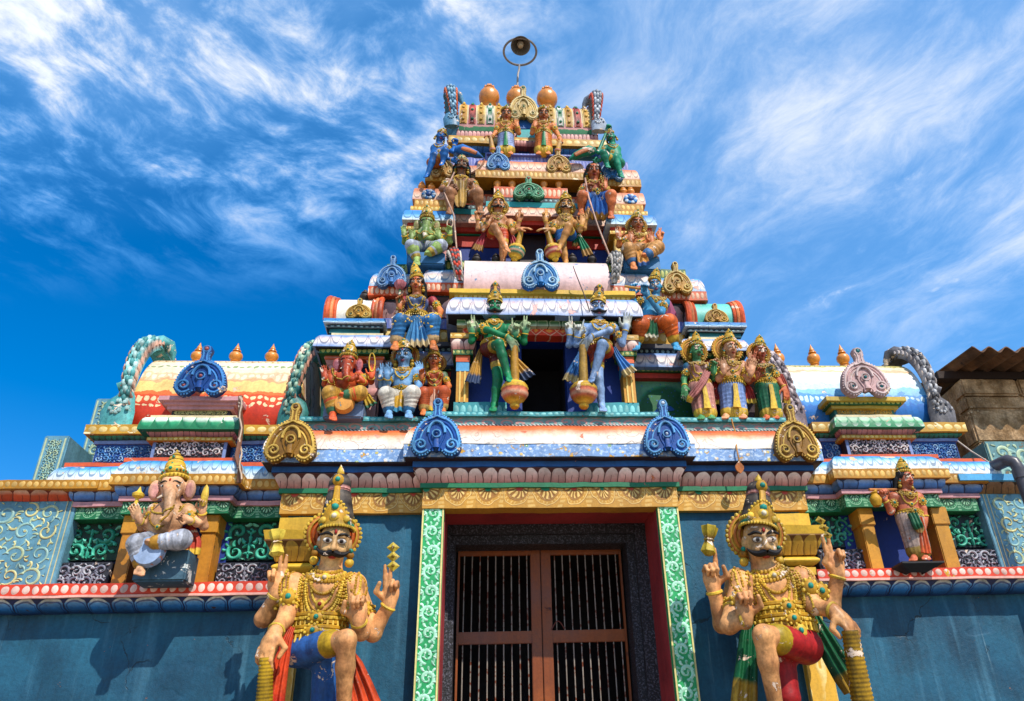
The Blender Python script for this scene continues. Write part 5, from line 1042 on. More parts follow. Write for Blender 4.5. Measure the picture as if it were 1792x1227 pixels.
def crown_kirita(root, B, U, H, h, pal='gold', gem=lin('1f8a6a'), r0=.345):
    c, l, d = CR[pal]; mb = MB(); s = h/1.1
    pr = [(r0, -.05, c), (r0*1.07, 0, l), (r0*1.07, .06, l), (r0*.97, .09, d), (r0*1.02, .14, c), (r0*1.0, .26*s, c), (r0*.9, .34*s, l), (r0*.84, .37*s, d), (r0*.86, .41*s, l), (r0*.8, .55*s, c), (r0*.66, .64*s, l), (r0*.58, .67*s, d), (r0*.64, .71*s, l), (r0*.55, .82*s, c), (r0*.34, .88*s, d), (r0*.38, .92*s, l), (r0*.26, .98*s, c), (r0*.13, 1.02*s, d), (r0*.16, 1.05*s, l), (.01, 1.14*s, l)]
    o = mb.lathe(B, U, [(q[0]*H, q[1]*H, q[2]) for q in pr], n=28).build('crown', PV, root, sharp=60); m2 = MB()
    f = _n(np.cross(np.cross(U, [0, -1, 0]), U)*-1) if True else None; f = np.array([0, -1, 0])-U*(np.array([0, -1, 0])@U); f = _n(f); r = np.cross(f, U)
    for k in range(22):
        a = 2*pi*k/22; m2.ball(B+U*.03*H+(f*cos(a)+r*sin(a))*r0*1.08*H, .035*H, l, n=6, m=4)
        a += .1; m2.ball(B+U*.2*s*H+(f*cos(a)+r*sin(a))*r0*1.02*H, .04*H, d if k % 2 else gem, n=6, m=4)
    m2.ball(B+U*.24*s*H+f*r0*1.0*H, .12*H, l, sc=(1, .6, 1.15)); m2.ball(B+U*.24*s*H+f*r0*1.14*H, .06*H, gem)
    for q in (.48, .76): m2.ball(B+U*q*s*H+f*r0*.8*H*(1.1-q*.4), .05*H, gem)
    m2.build('crown_jewel', PV, o); return o
def crown_bun(root, B, U, H, h, gem=lin('1f8a7a'), r0=.43):
    """tall dark matted hair held in a gold diadem with a peaked front"""
    mb = MB(); s = h/1.2; dk = lin('2a2422'); gr = lin('5c5248'); pk = lin('c88a80')
    pr = [(r0, -.02, dk), (r0*1.0, .1*s, dk), (r0*.95, .25*s, gr), (r0*.86, .42*s, dk), (r0*.76, .6*s, gr), (r0*.70, .68*s, dk), (r0*.66, .7*s, pk), (r0*.72, .72*s, pk), (r0*.66, .745*s, pk), (r0*.70, .79*s, dk), (r0*.66, .9*s, gr), (r0*.5, 1.0*s, dk), (r0*.2, 1.05*s, GD), (r0*.22, 1.07*s, GDL), (r0*.2, 1.12*s, GDL), (.005, 1.24*s, GDL)]
    o = mb.lathe(B, U, [(q[0]*H, q[1]*H, q[2]) for q in pr], n=36, ribs=18, amp=.025).build('hair_bun', PV, root, sharp=60); m = MB()
    f = _n(np.array([0, -1, 0])-U*(np.array([0, -1, 0])@U)); r = np.cross(f, U)
    V = []; C = []; n = 25
    for j in range(5):
        t = j/4
        for k in range(n):
            a = -2.0+4.0*k/(n-1); top = .12+.34*s*max(0, 1-(a/1.0)**2)**1.0; hgt = -.04+t*(top+.04); rr = r0*(1.06-.1*t*min(1, top)); V.append(B+U*hgt*H+(f*cos(a)+r*sin(a))*rr*H+f*.015*H); C.append(GDL if (j in (0, 4)) else (lin('1f7a62') if abs(a) > .75 and j in (1, 2) else GD))
    m.add(V, [(j*n+k, j*n+k+1, (j+1)*n+k+1, (j+1)*n+k) for j in range(4) for k in range(n-1)], C)
    for k in range(n): m.ball(V[k]+f*.01*H, .035*H, GDL, n=6, m=4); m.ball(V[4*n+k]+f*.012*H, .03*H, GDL, n=6, m=4)
    m.ball(B+U*.16*H+f*r0*1.06*H, .11*H, GDL, sc=(1, .5, 1)); m.ball(B+U*.16*H+f*r0*1.16*H, .06*H, lin('d8cdb0'))
    for sg in (-1, 1): m.ball(B+U*.1*H+f*r0*.92*H+r*sg*.24*H, .075*H, GDL, sc=(1, .5, 1)); m.ball(B+U*.36*s*H+f*r0*1.02*H+r*sg*.03*H, .05*H, GD)
    m.ball(B+U*.32*s*H+f*r0*1.0*H, .085*H, lin('1f6a8a') if gem is None else gem); m.tube([B+U*q*s*H+f*r0*w_*H for q, w_ in ((.36, 1.0), (.5, .95), (.62, .88), (.72, .8))], [.10*H, .075*H, .065*H, .07*H], GD, n=8, flat=.6)
    m.ball(B+U*.86*s*H+f*r0*.7*H, .125*H, GD, sc=(1, .6, 1.1)); m.ball(B+U*.86*s*H+f*r0*.86*H, .06*H, gem)
    m.build('diadem', PV, o); return o
def halo(root, C_, U, f, H, c1, c2, rx=.86, ry=.74, rim=GDL):
    r = np.cross(f, U); mb = MB(); n = 40; rows = [(.3, 0, c2), (.5, .02, c2), (.55, .05, c1), (.64, .02, c2), (.7, .055, c1), (.79, .02, c2), (.84, .06, rim), (.93, .06, c1), (1.0, .02, rim), (1.0, -.06, c2)]
    V = []; C = []
    for q, d, c in rows:
        for k in range(n): a = 2*pi*k/n; V.append(C_+(r*cos(a)*rx+U*sin(a)*ry)*q*H+f*d*H); C.append(c)
    m = len(rows); Fc = [(j*n+k, j*n+(k+1) % n, (j+1)*n+(k+1) % n, (j+1)*n+k) for j in range(m-1) for k in range(n)]+[tuple((m-1)*n+k for k in range(n))]
    mb.add(V, Fc, C); o = mb.build('halo', PV, root, sharp=50); m2 = MB()
    for k in range(34): a = 2*pi*k/34; m2.ball(C_+(r*cos(a)*rx+U*sin(a)*ry)*.99*H+f*.03*H, .045*H, rim, n=6, m=4)
    m2.build('halo_rim', PV, o); return o
def ribbon(root, pts, ws, cols, name='sash', pleats=3, amp=.25, thick=.02, nrm=(0, -1, 0)):
    """pleated cloth strip: pts centre line, ws half widths, cols colour per point"""
    mb = MB(); P_ = [np.asarray(p, float) for p in pts]; fine = []; fw = []; fc = []
    for i in range(len(P_)-1):
        for j in range(4): t = j/4; fine.append(P_[i]*(1-t)+P_[i+1]*t); fw.append(ws[i]*(1-t)+ws[i+1]*t); fc.append(cols[i])
    fine.append(P_[-1]); fw.append(ws[-1]); fc.append(cols[-1]); nn = np.array(nrm, float); m = 8*pleats+1; n = len(fine)
    for sgn in (1, -1):
        V = []; C = []
        for i in range(n):
            t = _n(fine[min(i+1, n-1)]-fine[max(i-1, 0)]); a = _n(np.cross(t, nn)); b = _n(np.cross(a, t))
            for k in range(m): u = 2*k/(m-1)-1; V.append(fine[i]+a*u*fw[i]+b*(amp*fw[i]*cos(u*pi*pleats)*.6+sgn*thick)); C.append(np.array(fc[i])*(1.0 if abs(u) < .86 else .75))
        Fc = [(i*m+k, i*m+k+1, (i+1)*m+k+1, (i+1)*m+k) for i in range(n-1) for k in range(m-1)]; mb.add(V, Fc if sgn == 1 else [q[::-1] for q in Fc], C)
    N_ = n*m; ed = [(i*m, (i+1)*m, N_+(i+1)*m, N_+i*m) for i in range(n-1)]+[((i+1)*m+m-1, i*m+m-1, N_+i*m+m-1, N_+(i+1)*m+m-1) for i in range(n-1)]+[((n-1)*m+k, (n-1)*m+k+1, N_+(n-1)*m+k+1, N_+(n-1)*m+k) for k in range(m-1)]+[(k+1, k, N_+k, N_+k+1) for k in range(m-1)]; mb.f += ed
    return mb.build(name, PV, root, sharp=70)
def rotframe(yaw, pitch, roll):
    """forward (towards the viewer), right (picture right), up of a head; degrees; yaw>0 turns to picture right, pitch>0 looks down"""
    y, p, r = (math.radians(q) for q in (yaw, pitch, roll)); f = np.array([sin(y)*cos(p), -cos(y)*cos(p), -sin(p)]); rt = np.array([cos(y), sin(y), 0.0]); u = np.cross(rt, f)*-1; u = _n(np.cross(f, rt)*-1) if u[2] < 0 else _n(u)
    rt2 = rt*cos(r)-u*sin(r); u2 = u*cos(r)+rt*sin(r); return f, rt2, u2
class Fig:
    """one statue; joints given as (photo x, photo y, forward offset in head heights) on the statue's own plane"""
    def __init__(s, label, cat, Y, head, hh, res=.010, skin='c98f62', tint='a8442a', face=(0, 12, 0), name='temple_statue', group=None, base=None):
        hb, hh = hh if isinstance(hh, tuple) else (hh, hh); s.Y = Y; s.H = (X(head[0]+hb/2, head[1], Y)-X(head[0]-hb/2, head[1], Y))*1.12; s.hH = (1.0 if hb > 60 else 1.13)*(X(head[0]+hh/2, head[1], Y)-X(head[0]-hh/2, head[1], Y))*1.12; b = base or (head[0], head[1]+5.2*hh); s.root = empty(name, tuple(at(b[0], b[1], Y)), label, cat, group)
        s.S = Sdf(res); s.skin = tuple(min(.8, q*1.22) for q in lin(skin)); s.tint = tuple(min(.6, q*1.25) for q in lin(tint)); s.hc = s.p(*head, .1 if len(head) < 3 else 0); s.f, s.r, s.u = rotframe(face[0], max(face[1], .42*math.degrees(math.atan2(s.hc[2]-CAM[2], s.hc[1]-CAM[1]))), face[2]); s.late = []; s.res = res
    def p(s, x, y, d=0.0, *_): return at(x, y, s.Y-d*s.H)
    def pp(s, q): return s.p(*q) if len(q) == 3 else s.p(q[0], q[1], 0)
    def head_human(s, female=False, lip='a82a24'):
        S, H, C, f, r, u, c = s.S, s.hH, s.hc, s.f, s.r, s.u, getattr(s, 'fc', s.skin); k = .06*H; M = np.array([r, f, u])
        S.el(C+u*.12*H-f*.04*H, (.305*H, .40*H, .40*H), c, k, M); S.el(C-u*.14*H+f*.06*H, (.245*H, .29*H, .34*H), c, .1*H, M); S.el(C-u*.40*H+f*.20*H, (.12*H, .1*H, .085*H), c, .08*H, M)
        for g_ in (-1, 1):
            S.el(C-u*.12*H+f*.24*H+r*g_*.15*H, (.10*H, .09*H, .10*H), c, .07*H, M); S.el(C+u*.155*H+f*.335*H+r*g_*.13*H, (.12*H, .05*H, .035*H), c, .04*H, M)
            S.el(C-u*.0*H-f*.03*H+r*g_*.315*H, (.05*H, .09*H, .15*H), c, .02*H, M); S.el(C-u*.1*H+f*.40*H+r*g_*.062*H, (.05*H, .05*H, .04*H), c, .03*H, M)
        S.rc(C+u*.13*H+f*.35*H, C-u*.09*H+f*.46*H, .035*H, .058*H, c, .04*H)
        lc = lin(lip); S.el(C-u*.225*H+f*.375*H, (.105*H, .045*H, .026*H), lc, .012*H, M); S.el(C-u*.27*H+f*.37*H, (.085*H, .045*H, .03*H), lc, .012*H, M)
        s.late.append(lambda: s.eyes())
        return s
    def eyes(s, x=.132, y=.065, d=.345, sc=1.0, tilak=True, brow=True):
        sc = sc*(.95 if s.hH > .3 else .86)
        H, C, f, r, u = s.hH, s.hc, s.f, s.r, s.u
        for g_ in (-1, 1):
            c0 = C+u*y*H+f*(d-.015)*H+r*g_*x*H; V = []; CC = []; n, m = 20, 9
            fr = _n(f+r*g_*.18)
            for i in range(m):
                t = i/(m-1)*1.35; 
                for k in range(n):
                    a = 2*pi*k/n; q = sin(t); V.append(c0+sc*H*(r*.118*q*cos(a)+u*.066*q*sin(a)*(1-.25*abs(cos(a))**3)+fr*.055*cos(t))); e = t/1.35
                    rad = math.hypot(.118*q*cos(a), .066*q*sin(a)*1.05); CC.append(lin('0c0808') if rad < .030 else (lin('3a1c10') if rad < .05 else (lin('120c0c') if e > .84 else lin('d8d2c8'))))
            e_ = MB().add(V, [(i*n+k, i*n+(k+1) % n, (i+1)*n+(k+1) % n, (i+1)*n+k) for i in range(m-1) for k in range(n)], CC).build('eye', PV, s.root, sharp=None)
            if brow: MB().tube([C+u*(y+.105+.045*sin(pi*min(1, t*1.15)))*H+f*(d+.045-.09*t*t)*H+r*g_*(.05+.26*t)*H for t in [q/8 for q in range(9)]], [.020*H*(.6+.9*sin(pi*(q+1.5)/11)) for q in range(9)], lin('15100e'), n=6).build('eyebrow', PV, s.root)
        if tilak: MB().ball(C+u*.25*H+f*.365*H, .042*H, lin('b0201c'), sc=(.8, .6, 1.2)).build('forehead_mark', PV, s.root)
    def moustache(s, big=1.0):
        H, C, f, r, u = s.hH, s.hc, s.f, s.r, s.u; mb = MB()
        def go():
            for g_ in (-1, 1): mb.tube([C+u*(-.165-.05*sin(pi*t*.9)+.09*t*t*t)*H+f*(.43-.10*t-.05*t*t)*H+r*g_*(.0+.34*t)*H*big for t in [q/10 for q in range(11)]], [.064*H*big*(.95*(1-(q/10)**2.6)+.10) for q, t in ((q, q/10) for q in range(11))], lin('120d0c'), n=8)
            mb.build('moustache', PV, s.root)
        s.late.append(go); return s
    def torso(s, neck, waist, hip, wsh=.62, belly=0.0, bust=0.0, c=None, depth=.40, ww=.46, hipw=.5):
        S, H = s.S, s.H; c = c or s.skin; n, w_, h = s.pp(neck), s.pp(waist), s.pp(hip); ax = _n(n-w_); rx = _n(np.cross(ax, [0, 1, 0])); fr = np.cross(rx, ax)*-1; fr = _n(fr if fr[1] < 0 else -fr); L = np.linalg.norm(n-w_); M = np.array([rx, fr, ax]); s.ax, s.fr, s.rx, s.nk, s.L = ax, fr, rx, n, L; s.ws, s.hp = w_, h
        S.rc(n-ax*.1*H, s.hc-s.u*.25*s.hH-s.f*.08*s.hH, .26*s.hH, .22*s.hH, s.skin, .06*H)
        S.el(n-ax*L*.42, (wsh*H*.9, depth*H, L*.46), c, .15*H, M); S.el(w_+ax*L*.05, (ww*H, depth*.9*H, L*.42), c, .2*H, M); S.el(h, (hipw*H, .42*H, .34*H), c, .18*H)
        if belly: S.el(w_+fr*.22*H*belly+ax*.05*H, (.58*H*belly, .5*H*belly, .52*H*belly), c, .15*H, M)
        if bust:
            for g_ in (-1, 1): S.el(n-ax*L*.42+rx*g_*.24*H+fr*.30*H, (.21*H*bust, .22*H*bust, .2*H*bust), c, .08*H, M)
        return s
    def arm(s, sh, el, wr, tip, pose='open', side=1, n=(0, -1, 0), r=(.19, .14, .105), c=None, hl=.78, hc=None, sleeve=None, cb=GDL, bracelet=True, armlet=True):
        S, H = s.S, s.H; c = c or s.skin; A, B, C_ = s.pp(sh), s.pp(el), s.pp(wr); T = s.pp(tip); up = [(0, sleeve), (.62, c)] if sleeve else c
        S.el(A, (r[0]*1.2*H,)*3, sleeve or c, .1*H); S.rc(A, B, r[0]*H*(1.08 if sleeve else 1), r[1]*1.05*H, up, .07*H); S.rc(B, C_, r[1]*1.02*H, r[2]*H, c, .05*H); hand(S, C_, T, n, side, hl*H, pose, c, hc)
        def go():
            if armlet:
                q = A+(B-A)*.55; rr = (r[0]*.45+r[1]*.6)*H; mb = MB(); ring(mb, q, B-A, rr, .035*H, GD, bead=14, cb=GDL); ring(mb, q+(B-A)*.09, B-A, rr*.97, .028*H, GDL); fr = np.array([0, -1., 0]); fr = _n(fr-_n(B-A)*(fr@_n(B-A))); mb.ball(q+fr*rr*1.08, .15*H, GD, sc=(1, .5, 1.1)); mb.ball(q+fr*rr*1.3, .065*H, lin('1f8a7a')); [mb.ball(q+fr*rr*1.12+np.array([.14*H*cos(k_*.7), 0, .15*H*sin(k_*.7)]), .04*H, GDL, n=6, m=4) for k_ in range(9)]; mb.build('armlet', PV, s.root)
            if bracelet: mb = MB(); ring(mb, C_-(C_-B)*.08, C_-B, r[2]*1.12*H, .036*H, cb, bead=0); mb.build('bracelet', PV, s.root)
        s.late.append(go); return s
    def leg(s, hip, kn, an, toe, r=(.29, .21, .12), c=None, foot=True, fr=.12):
        S, H = s.S, s.H; c = c or s.skin; A, B, C_, T = s.pp(hip), s.pp(kn), s.pp(an), s.pp(toe); S.rc(A, B, r[0]*H, r[1]*H, c, .1*H); m = B+(C_-B)*.38; S.rc(B, m, r[1]*.98*H, r[1]*.92*H, c, .06*H); S.rc(m, C_, r[1]*.9*H, r[2]*H, c, .08*H)
        if foot:
            d = T-C_; L = np.linalg.norm(d)+1e-6; dn = d/L; S.el(C_-dn*.03*H, (r[2]*1.05*H,)*3, c, .04*H); S.rc(C_, C_+d*.62, r[2]*.95*H, fr*.95*H, c, .06*H); side_ = _n(np.cross(dn, [0, 0, 1])) if abs(dn[2]) < .95 else np.array([1., 0, 0])
            for j in range(5): o = side_*(j-2)*.058*H; S.rc(C_+d*.6+o, C_+d*(1.0-.05*abs(j-1.2))+o*1.15-np.array([0, 0, .02*H]), .05*H, .04*H, c, .015*H)
        return s
    def body(s, name='body'):
        s.S.build(name, s.root, tint=s.tint); [q() for q in s.late]; return s
    def garment(s, name, prims, tint=None, res=None):
        S = Sdf(res or s.res)
        for q in prims: (S.rc if q[0] == 'c' else S.el)(*q[1:])
        S.build(name, s.root, tint=tint); s.gs = S; return s
    def shorts(s, hip, legs, col, trim=GDL, r=.31, to=.8, fold=.012, k=.08):
        """hip point + list of (hip joint, knee) pairs; cloth to a fraction of the thigh with a trimmed hem"""
        H = s.H; pr = [('e', s.pp(hip), (.56*H, .47*H, .40*H), col, .1*H)]
        for a, b in legs:
            A, B = s.pp(a), s.pp(b); E = A+(B-A)*to; pr.append(('c', A, E, r*1.06*H, r*.86*H, [(0, col), (.86, trim)] if trim is not None else col, k*H, 1.0, ('ring', fold*H*1.5, 3.5)))
        return s.garment('shorts', pr)
    def necklace(s, specs):
        H = s.H
        for a, top, drop, br, c, big in specs:
            mb = MB(); br = br*.75; n = max(10, int((a*2+drop*2.2)/(br*1.6))); last = None
            for i in range(n+1):
                t = i/n; x = -a*cos(pi*t) if not big else -a*cos(pi*t); z = -top-drop*sin(pi*t)**(.75); o = s.nk+s.rx*x*H+s.ax*z*H+s.fr*1.6*H; h = s.S.hit(o, -s.fr, 3*H)
                if h is not None: mb.ball(h+s.fr*br*.5*H, br*H*(1.0 if i % 2 else .9), c, n=7, m=5)
            o = s.nk-s.ax*(top+drop)*H+s.fr*1.6*H; h = s.S.hit(o, -s.fr, 3*H)
            if big and h is not None: mb.ball(h+s.fr*.03*H, big*H, GDL, sc=(1, .5, 1.1)); mb.ball(h+s.fr*.07*H, big*.45*H, lin('1f8a7a') if big > .09 else lin('a82a24'))
            if mb.v: mb.build('necklace', PV, s.root)
        return s
    def collar(s, c=GD):
        H = s.H; mb = MB()
        for j, (a, top, drop, br) in enumerate(((.26, -.06, .16, .045), (.34, -.02, .22, .04), (.42, .0, .28, .045))):
            n = int((a*2+drop*2)/(br*1.6))
            for i in range(n+1):
                t = i/n; o = s.nk+s.rx*(-a*cos(pi*t))*H-s.ax*(top+drop*sin(pi*t)**.8)*H+s.fr*1.6*H; h = s.S.hit(o, -s.fr, 3*H)
                if h is not None: mb.ball(h+s.fr*br*.4*H, br*H, GDL if j % 2 else c, n=6, m=4)
        h = s.S.hit(s.nk-s.ax*.2*H+s.fr*1.6*H, -s.fr, 3*H)
        if h is not None: mb.ball(h, .10*H, GDL, sc=(1, .5, 1)); mb.ball(h+s.fr*.06*H, .045*H, lin('c8bca0'))
        if mb.v: mb.build('collar', PV, s.root)
        return s
    def epaulettes(s, pts):
        H = s.H
        for (q0, side) in pts:
            A = s.pp(q0); mb = MB()
            for j in range(3):
                for i in range(12):
                    a = -1.0+2.0*i/11; o = A+np.array([side*(.02+.06*j)*H*cos(a)*1.4, -1.5*H, .30*H*sin(a)-.06*j*H]); h = s.S.hit(o, np.array([0, 1., 0]), 3*H)
                    if h is not None: mb.ball(h, .032*H, GDL if j % 2 else GD, n=6, m=4)
            if mb.v: mb.build('shoulder_ornament', PV, s.root)
        return s
    def belt(s, w_=None, rx=.54, ry=.46, c=GD, z=.0):
        H = s.H; o = (s.hp if w_ is None else s.pp(w_))+np.array([0, 0, z*H]); mb = MB(); n = 26
        for dz, r_, cc in ((-.08, .05, c), (0, .05, GDL), (.08, .045, c)):
            mb.tube([o+np.array([rx*H*cos(2*pi*k/n), -ry*H*sin(2*pi*k/n), dz*H]) for k in range(n+1)], r_*H, cc, n=6, cap=False)
        for k in range(n): a = 2*pi*k/n; mb.ball(o+np.array([(rx+.05)*H*cos(a), -(ry+.05)*H*sin(a), 0]), .035*H, GDL, n=6, m=4)
        q = o+np.array([0, -(ry+.06)*H, 0]); mb.ball(q, .12*H, GD, sc=(1.3, .4, .9)); [mb.ball(q+np.array([.15*H*cos(k_*.7), -.02*H, .11*H*sin(k_*.7)]), .03*H, GDL, n=6, m=4) for k_ in range(9)]; [mb.tube([o+np.array([rx*1.04*H*sin(a_), -ry*1.08*H*cos(a_), -.05*H]), o+np.array([rx*1.05*H*sin(a_), -ry*1.1*H*cos(a_), -.2*H])], [.022*H, .034*H], GDL, n=5) for a_ in [-1.2+.2*k_ for k_ in range(13)]]; mb.ball(q+np.array([0, -.04*H, 0]), .05*H, lin('1f8a7a')); mb.build('waist_belt', PV, s.root); return s
    def earrings(s, c=GD):
        for g_ in (-1, 1):
            q = s.hc-s.u*.2*s.hH+s.r*g_*.36*s.hH; mb = MB(); mb.ball(q, .085*s.hH, c); mb.ball(q-s.u*.15*s.hH, .10*s.hH, GDL); mb.ball(q+s.u*.1*s.hH+s.f*.04*s.hH, .05*s.hH, lin('1f8a7a')); mb.build('earring', PV, s.root)
        return s
    def kirita(s, top, pal='gold', r0=.345, up=None): 
        B = s.hc+s.u*.36*s.hH-s.f*.04*s.hH; h = np.linalg.norm(at(top[0], top[1], B[1])-B)/s.hH; U = _n(at(top[0], top[1], B[1])-B); crown_kirita(s.root, B, U, s.hH, h, pal, r0=r0); return s
    def bun(s, top, r0=.345): 
        B = s.hc+s.u*.33*s.hH-s.f*.04*s.hH; q = at(top[0], top[1], B[1]); crown_bun(s.root, B, _n(q-B), s.hH, np.linalg.norm(q-B)/s.hH, r0=r0); return s
    def halo(s, c1, c2, rx=.86, ry=.74, dx=0, dz=.25, back=.3): halo(s.root, s.hc+s.u*dz*s.hH+s.r*dx*s.hH-s.f*back*s.hH, s.u, s.f, s.hH, lin(c1), lin(c2), rx, ry); return s
    def hair(s, c='1a1412', long=True):
        H, C, f, r, u = s.hH, s.hc, s.f, s.r, s.u; S = Sdf(s.res); cc = lin(c); M = np.array([r, f, u]); S.el(C+u*.2*H-f*.14*H, (.42*H, .42*H, .40*H), cc, .05*H, M)
        if long:
            for g_ in (-1, 1): S.rc(C+r*g_*.36*H-f*.2*H, C+r*g_*.45*H-u*.75*H-f*.28*H, .17*H, .12*H, cc, .08*H)
        S.build('hair', s.root); return s
    def mace(s, top, ballp, tip, rs=.12, rb=.36, shaft=GD, c1=GD, c2=lin('c86a4a'), spiral=False):
        A, B, T = s.pp(top), s.pp(ballp), s.pp(tip); H = s.H; mb = MB(); ax = _n(T-A); L = np.linalg.norm(B-A)-rb*H*.9; n = 34; pr = []
        for i in range(n+1):
            t = i/n; rr = rs*(1+.35*t); cl = shaft if not spiral or i % 2 else tuple(np.array(shaft)*.42); pr.append((rr*H*(1.0 if (not spiral or i % 2) else .9), L*t, cl))
        o = mb.lathe(A, ax, pr, n=16).build('mace', PV, s.root, sharp=60); b0 = A+ax*L; h = np.linalg.norm(T-b0); m = MB()
        pr = [(rs*1.3*H, 0, c1), (rb*.75*H, .06*h, GDL), (rb*.98*H, .2*h, c1), (rb*1.02*H, .27*h, GDL), (rb*.95*H, .31*h, c2), (rb*1.0*H, .4*h, c2), (rb*.97*H, .5*h, lin('dcae90')), (rb*.86*H, .58*h, c2), (rb*.7*H, .68*h, c1), (rb*.4*H, .76*h, GDL), (rb*.34*H, .8*h, c1), (rb*.36*H, .88*h, GDL), (rb*.24*H, .96*h, c1), (.005, 1.0*h, c1)]
        m.lathe(b0, ax, pr, n=28, ribs=14, amp=.02).build('mace_head', PV, o, sharp=60); return s
def pants(fg, hip, legs, col, trim=GDL, r=(.34, .27, .2), fold=.02, name='dhoti', n=4, hem=.9, hipr=(.58, .47, .38)):
    H = fg.H; pr = [('e', fg.pp(hip), tuple(q*H for q in hipr), col, .1*H)]
    for a, b, c in legs:
        A, B, C_ = fg.pp(a), fg.pp(b), fg.pp(c); E = B+(C_-B)*hem
        pr += [('c', A, B, r[0]*H, r[1]*H, col, .09*H, 1.0, ('ring', fold*.6*H, n)), ('c', B, E, r[1]*H, r[2]*H, [(0, col), (.86, trim)] if trim is not None else col, .07*H, 1.0, ('ring', fold*.5*H, n))]
    return fg.garment(name, pr)
def skirt(fg, hip, al, ar, col, trim=GDL, r=(.5, .3), strip=GDL, fold=.022, flat=1.25, name='skirt', hem_to=.95):
    H = fg.H; h = fg.pp(hip); pr = [('e', h, (.52*H, .42*H, .36*H), col, .1*H)]; m = (fg.pp(al)+fg.pp(ar))/2
    pr.append(('c', h, h+(m-h)*hem_to, r[0]*H, r[1]*H*1.25, [(0, col), (.93, trim)], .1*H, flat, ('pleat', fold*H, 16)))
    for q in (al, ar): A = fg.pp(q); o = (A-m)*.5; pr.append(('c', h+o*.5+np.array([0, -.06*H, 0]), h+(A-h)*hem_to, .33*H, r[1]*.85*H, [(0, col), (.94, trim)], .12*H, 1.0, ('ring', fold*.9*H, 6)))
    fg.garment(name, pr)
    if strip is not None:
        p0 = h+np.array([0, -.52*H, 0]); p1 = m+np.array([0, -.46*H, .08*H]); ribbon(fg.root, [p0, p0*.5+p1*.5+np.array([0, -.03*H, 0]), p1], [.09*H, .1*H, .16*H], [strip]*3, 'front_pleat', 1, .2, .015*H+.004)
    return fg
def pedestal(fg, x0, x1, yt, yb, d0, d1, mat, c2=None):
    Yf, Yb = fg.Y-d0*fg.H, fg.Y-d1*fg.H; o = box('pedestal', fg.root, X(x0, yb, Yf), X(x1, yb, Yf), Yf, Yb, Z((x0+x1)/2, yb, Yf), Z((x0+x1)/2, yt, Yf), mat, .015)
    return o
def sash(fg, pts, ws, c, end, n='sash', pl=3): ribbon(fg.root, [fg.pp(q) for q in pts], [w_*fg.H for w_ in ws], [c]*(len(pts)-2)+[end, end], n, pl, .3, .03*fg.H); return fg
def attr(fg, kind, base, top, c=GDL, w_=.12):
    """small emblem standing on two raised fingers"""
    A, B = fg.pp(base), fg.pp(top); H = fg.H; U = _n(B-A); L = np.linalg.norm(B-A); mb = MB()
    if kind == 'diamonds':
        for i in range(3):
            q = A+U*L*(.18+.31*i); s = L*.19; V = [q+U*s, q+np.array([s*1.15, 0, 0]), q-U*s, q-np.array([s*1.15, 0, 0]), q+np.array([0, -s*.5, 0]), q+np.array([0, s*.5, 0])]; mb.add(V, [(0, 4, 1)[::-1], (1, 4, 2)[::-1], (2, 4, 3)[::-1], (3, 4, 0)[::-1], (0, 5, 3)[::-1], (3, 5, 2)[::-1], (2, 5, 1)[::-1], (1, 5, 0)[::-1]], c); mb.ball(q+np.array([0, -s*.35, 0]), s*.3, lin('8a6a14'))
    elif kind == 'lotus':
        mb.lathe(A, U, [(w_*.5*H, 0), (w_*1.0*H, L*.12), (w_*.8*H, L*.3), (w_*.55*H, L*.48, GDD), (w_*.75*H, L*.52), (w_*.6*H, L*.56, GDD), (w_*.95*H, L*.75), (w_*1.15*H, L*.97), (w_*.9*H, L*1.0)], c, n=18, ribs=6, amp=.16)
    elif kind == 'goad':
        mb.tube([A, A+U*L*.5], w_*.3*H, c); mb.lathe(A+U*L*.42, U, [(w_*.3*H, 0), (w_*.9*H, L*.1), (w_*1.0*H, L*.22), (w_*.6*H, L*.3), (w_*.35*H, L*.36), (w_*.15*H, L*.52), (.003, L*.58)], c, n=14)
    elif kind == 'blade':
        mb.tube([A, A+U*L*.15, A+U*L*.5, A+U*L*.85, B], [w_*.35*H, w_*.8*H, w_*.9*H, w_*.6*H, .01*H], c, n=10, flat=.5)
    elif kind == 'loop': mb.tube([A+U*L*.5+(U*cos(a)*.5*L+np.array([1, 0, 0])*sin(a)*w_*H*1.3) for a in [2*pi*k/16 for k in range(17)]], w_*.3*H, c, n=6)
    mb.build({'diamonds': 'diamond_emblem', 'lotus': 'lotus_emblem', 'goad': 'goad', 'blade': 'tusk_blade', 'loop': 'noose'}[kind], PV, fg.root); return fg
SKB, SKD = 'd39a62', '9c4a26'
NK = [(.36, .0, .75, .042, GDL, .10), (.42, .05, 1.0, .048, GD, .11), (.2, .1, .42, .035, GDL, .08)]
NKS = [(.34, .0, .62, .05, GDL, .10), (.2, .06, .34, .045, GD, 0)]
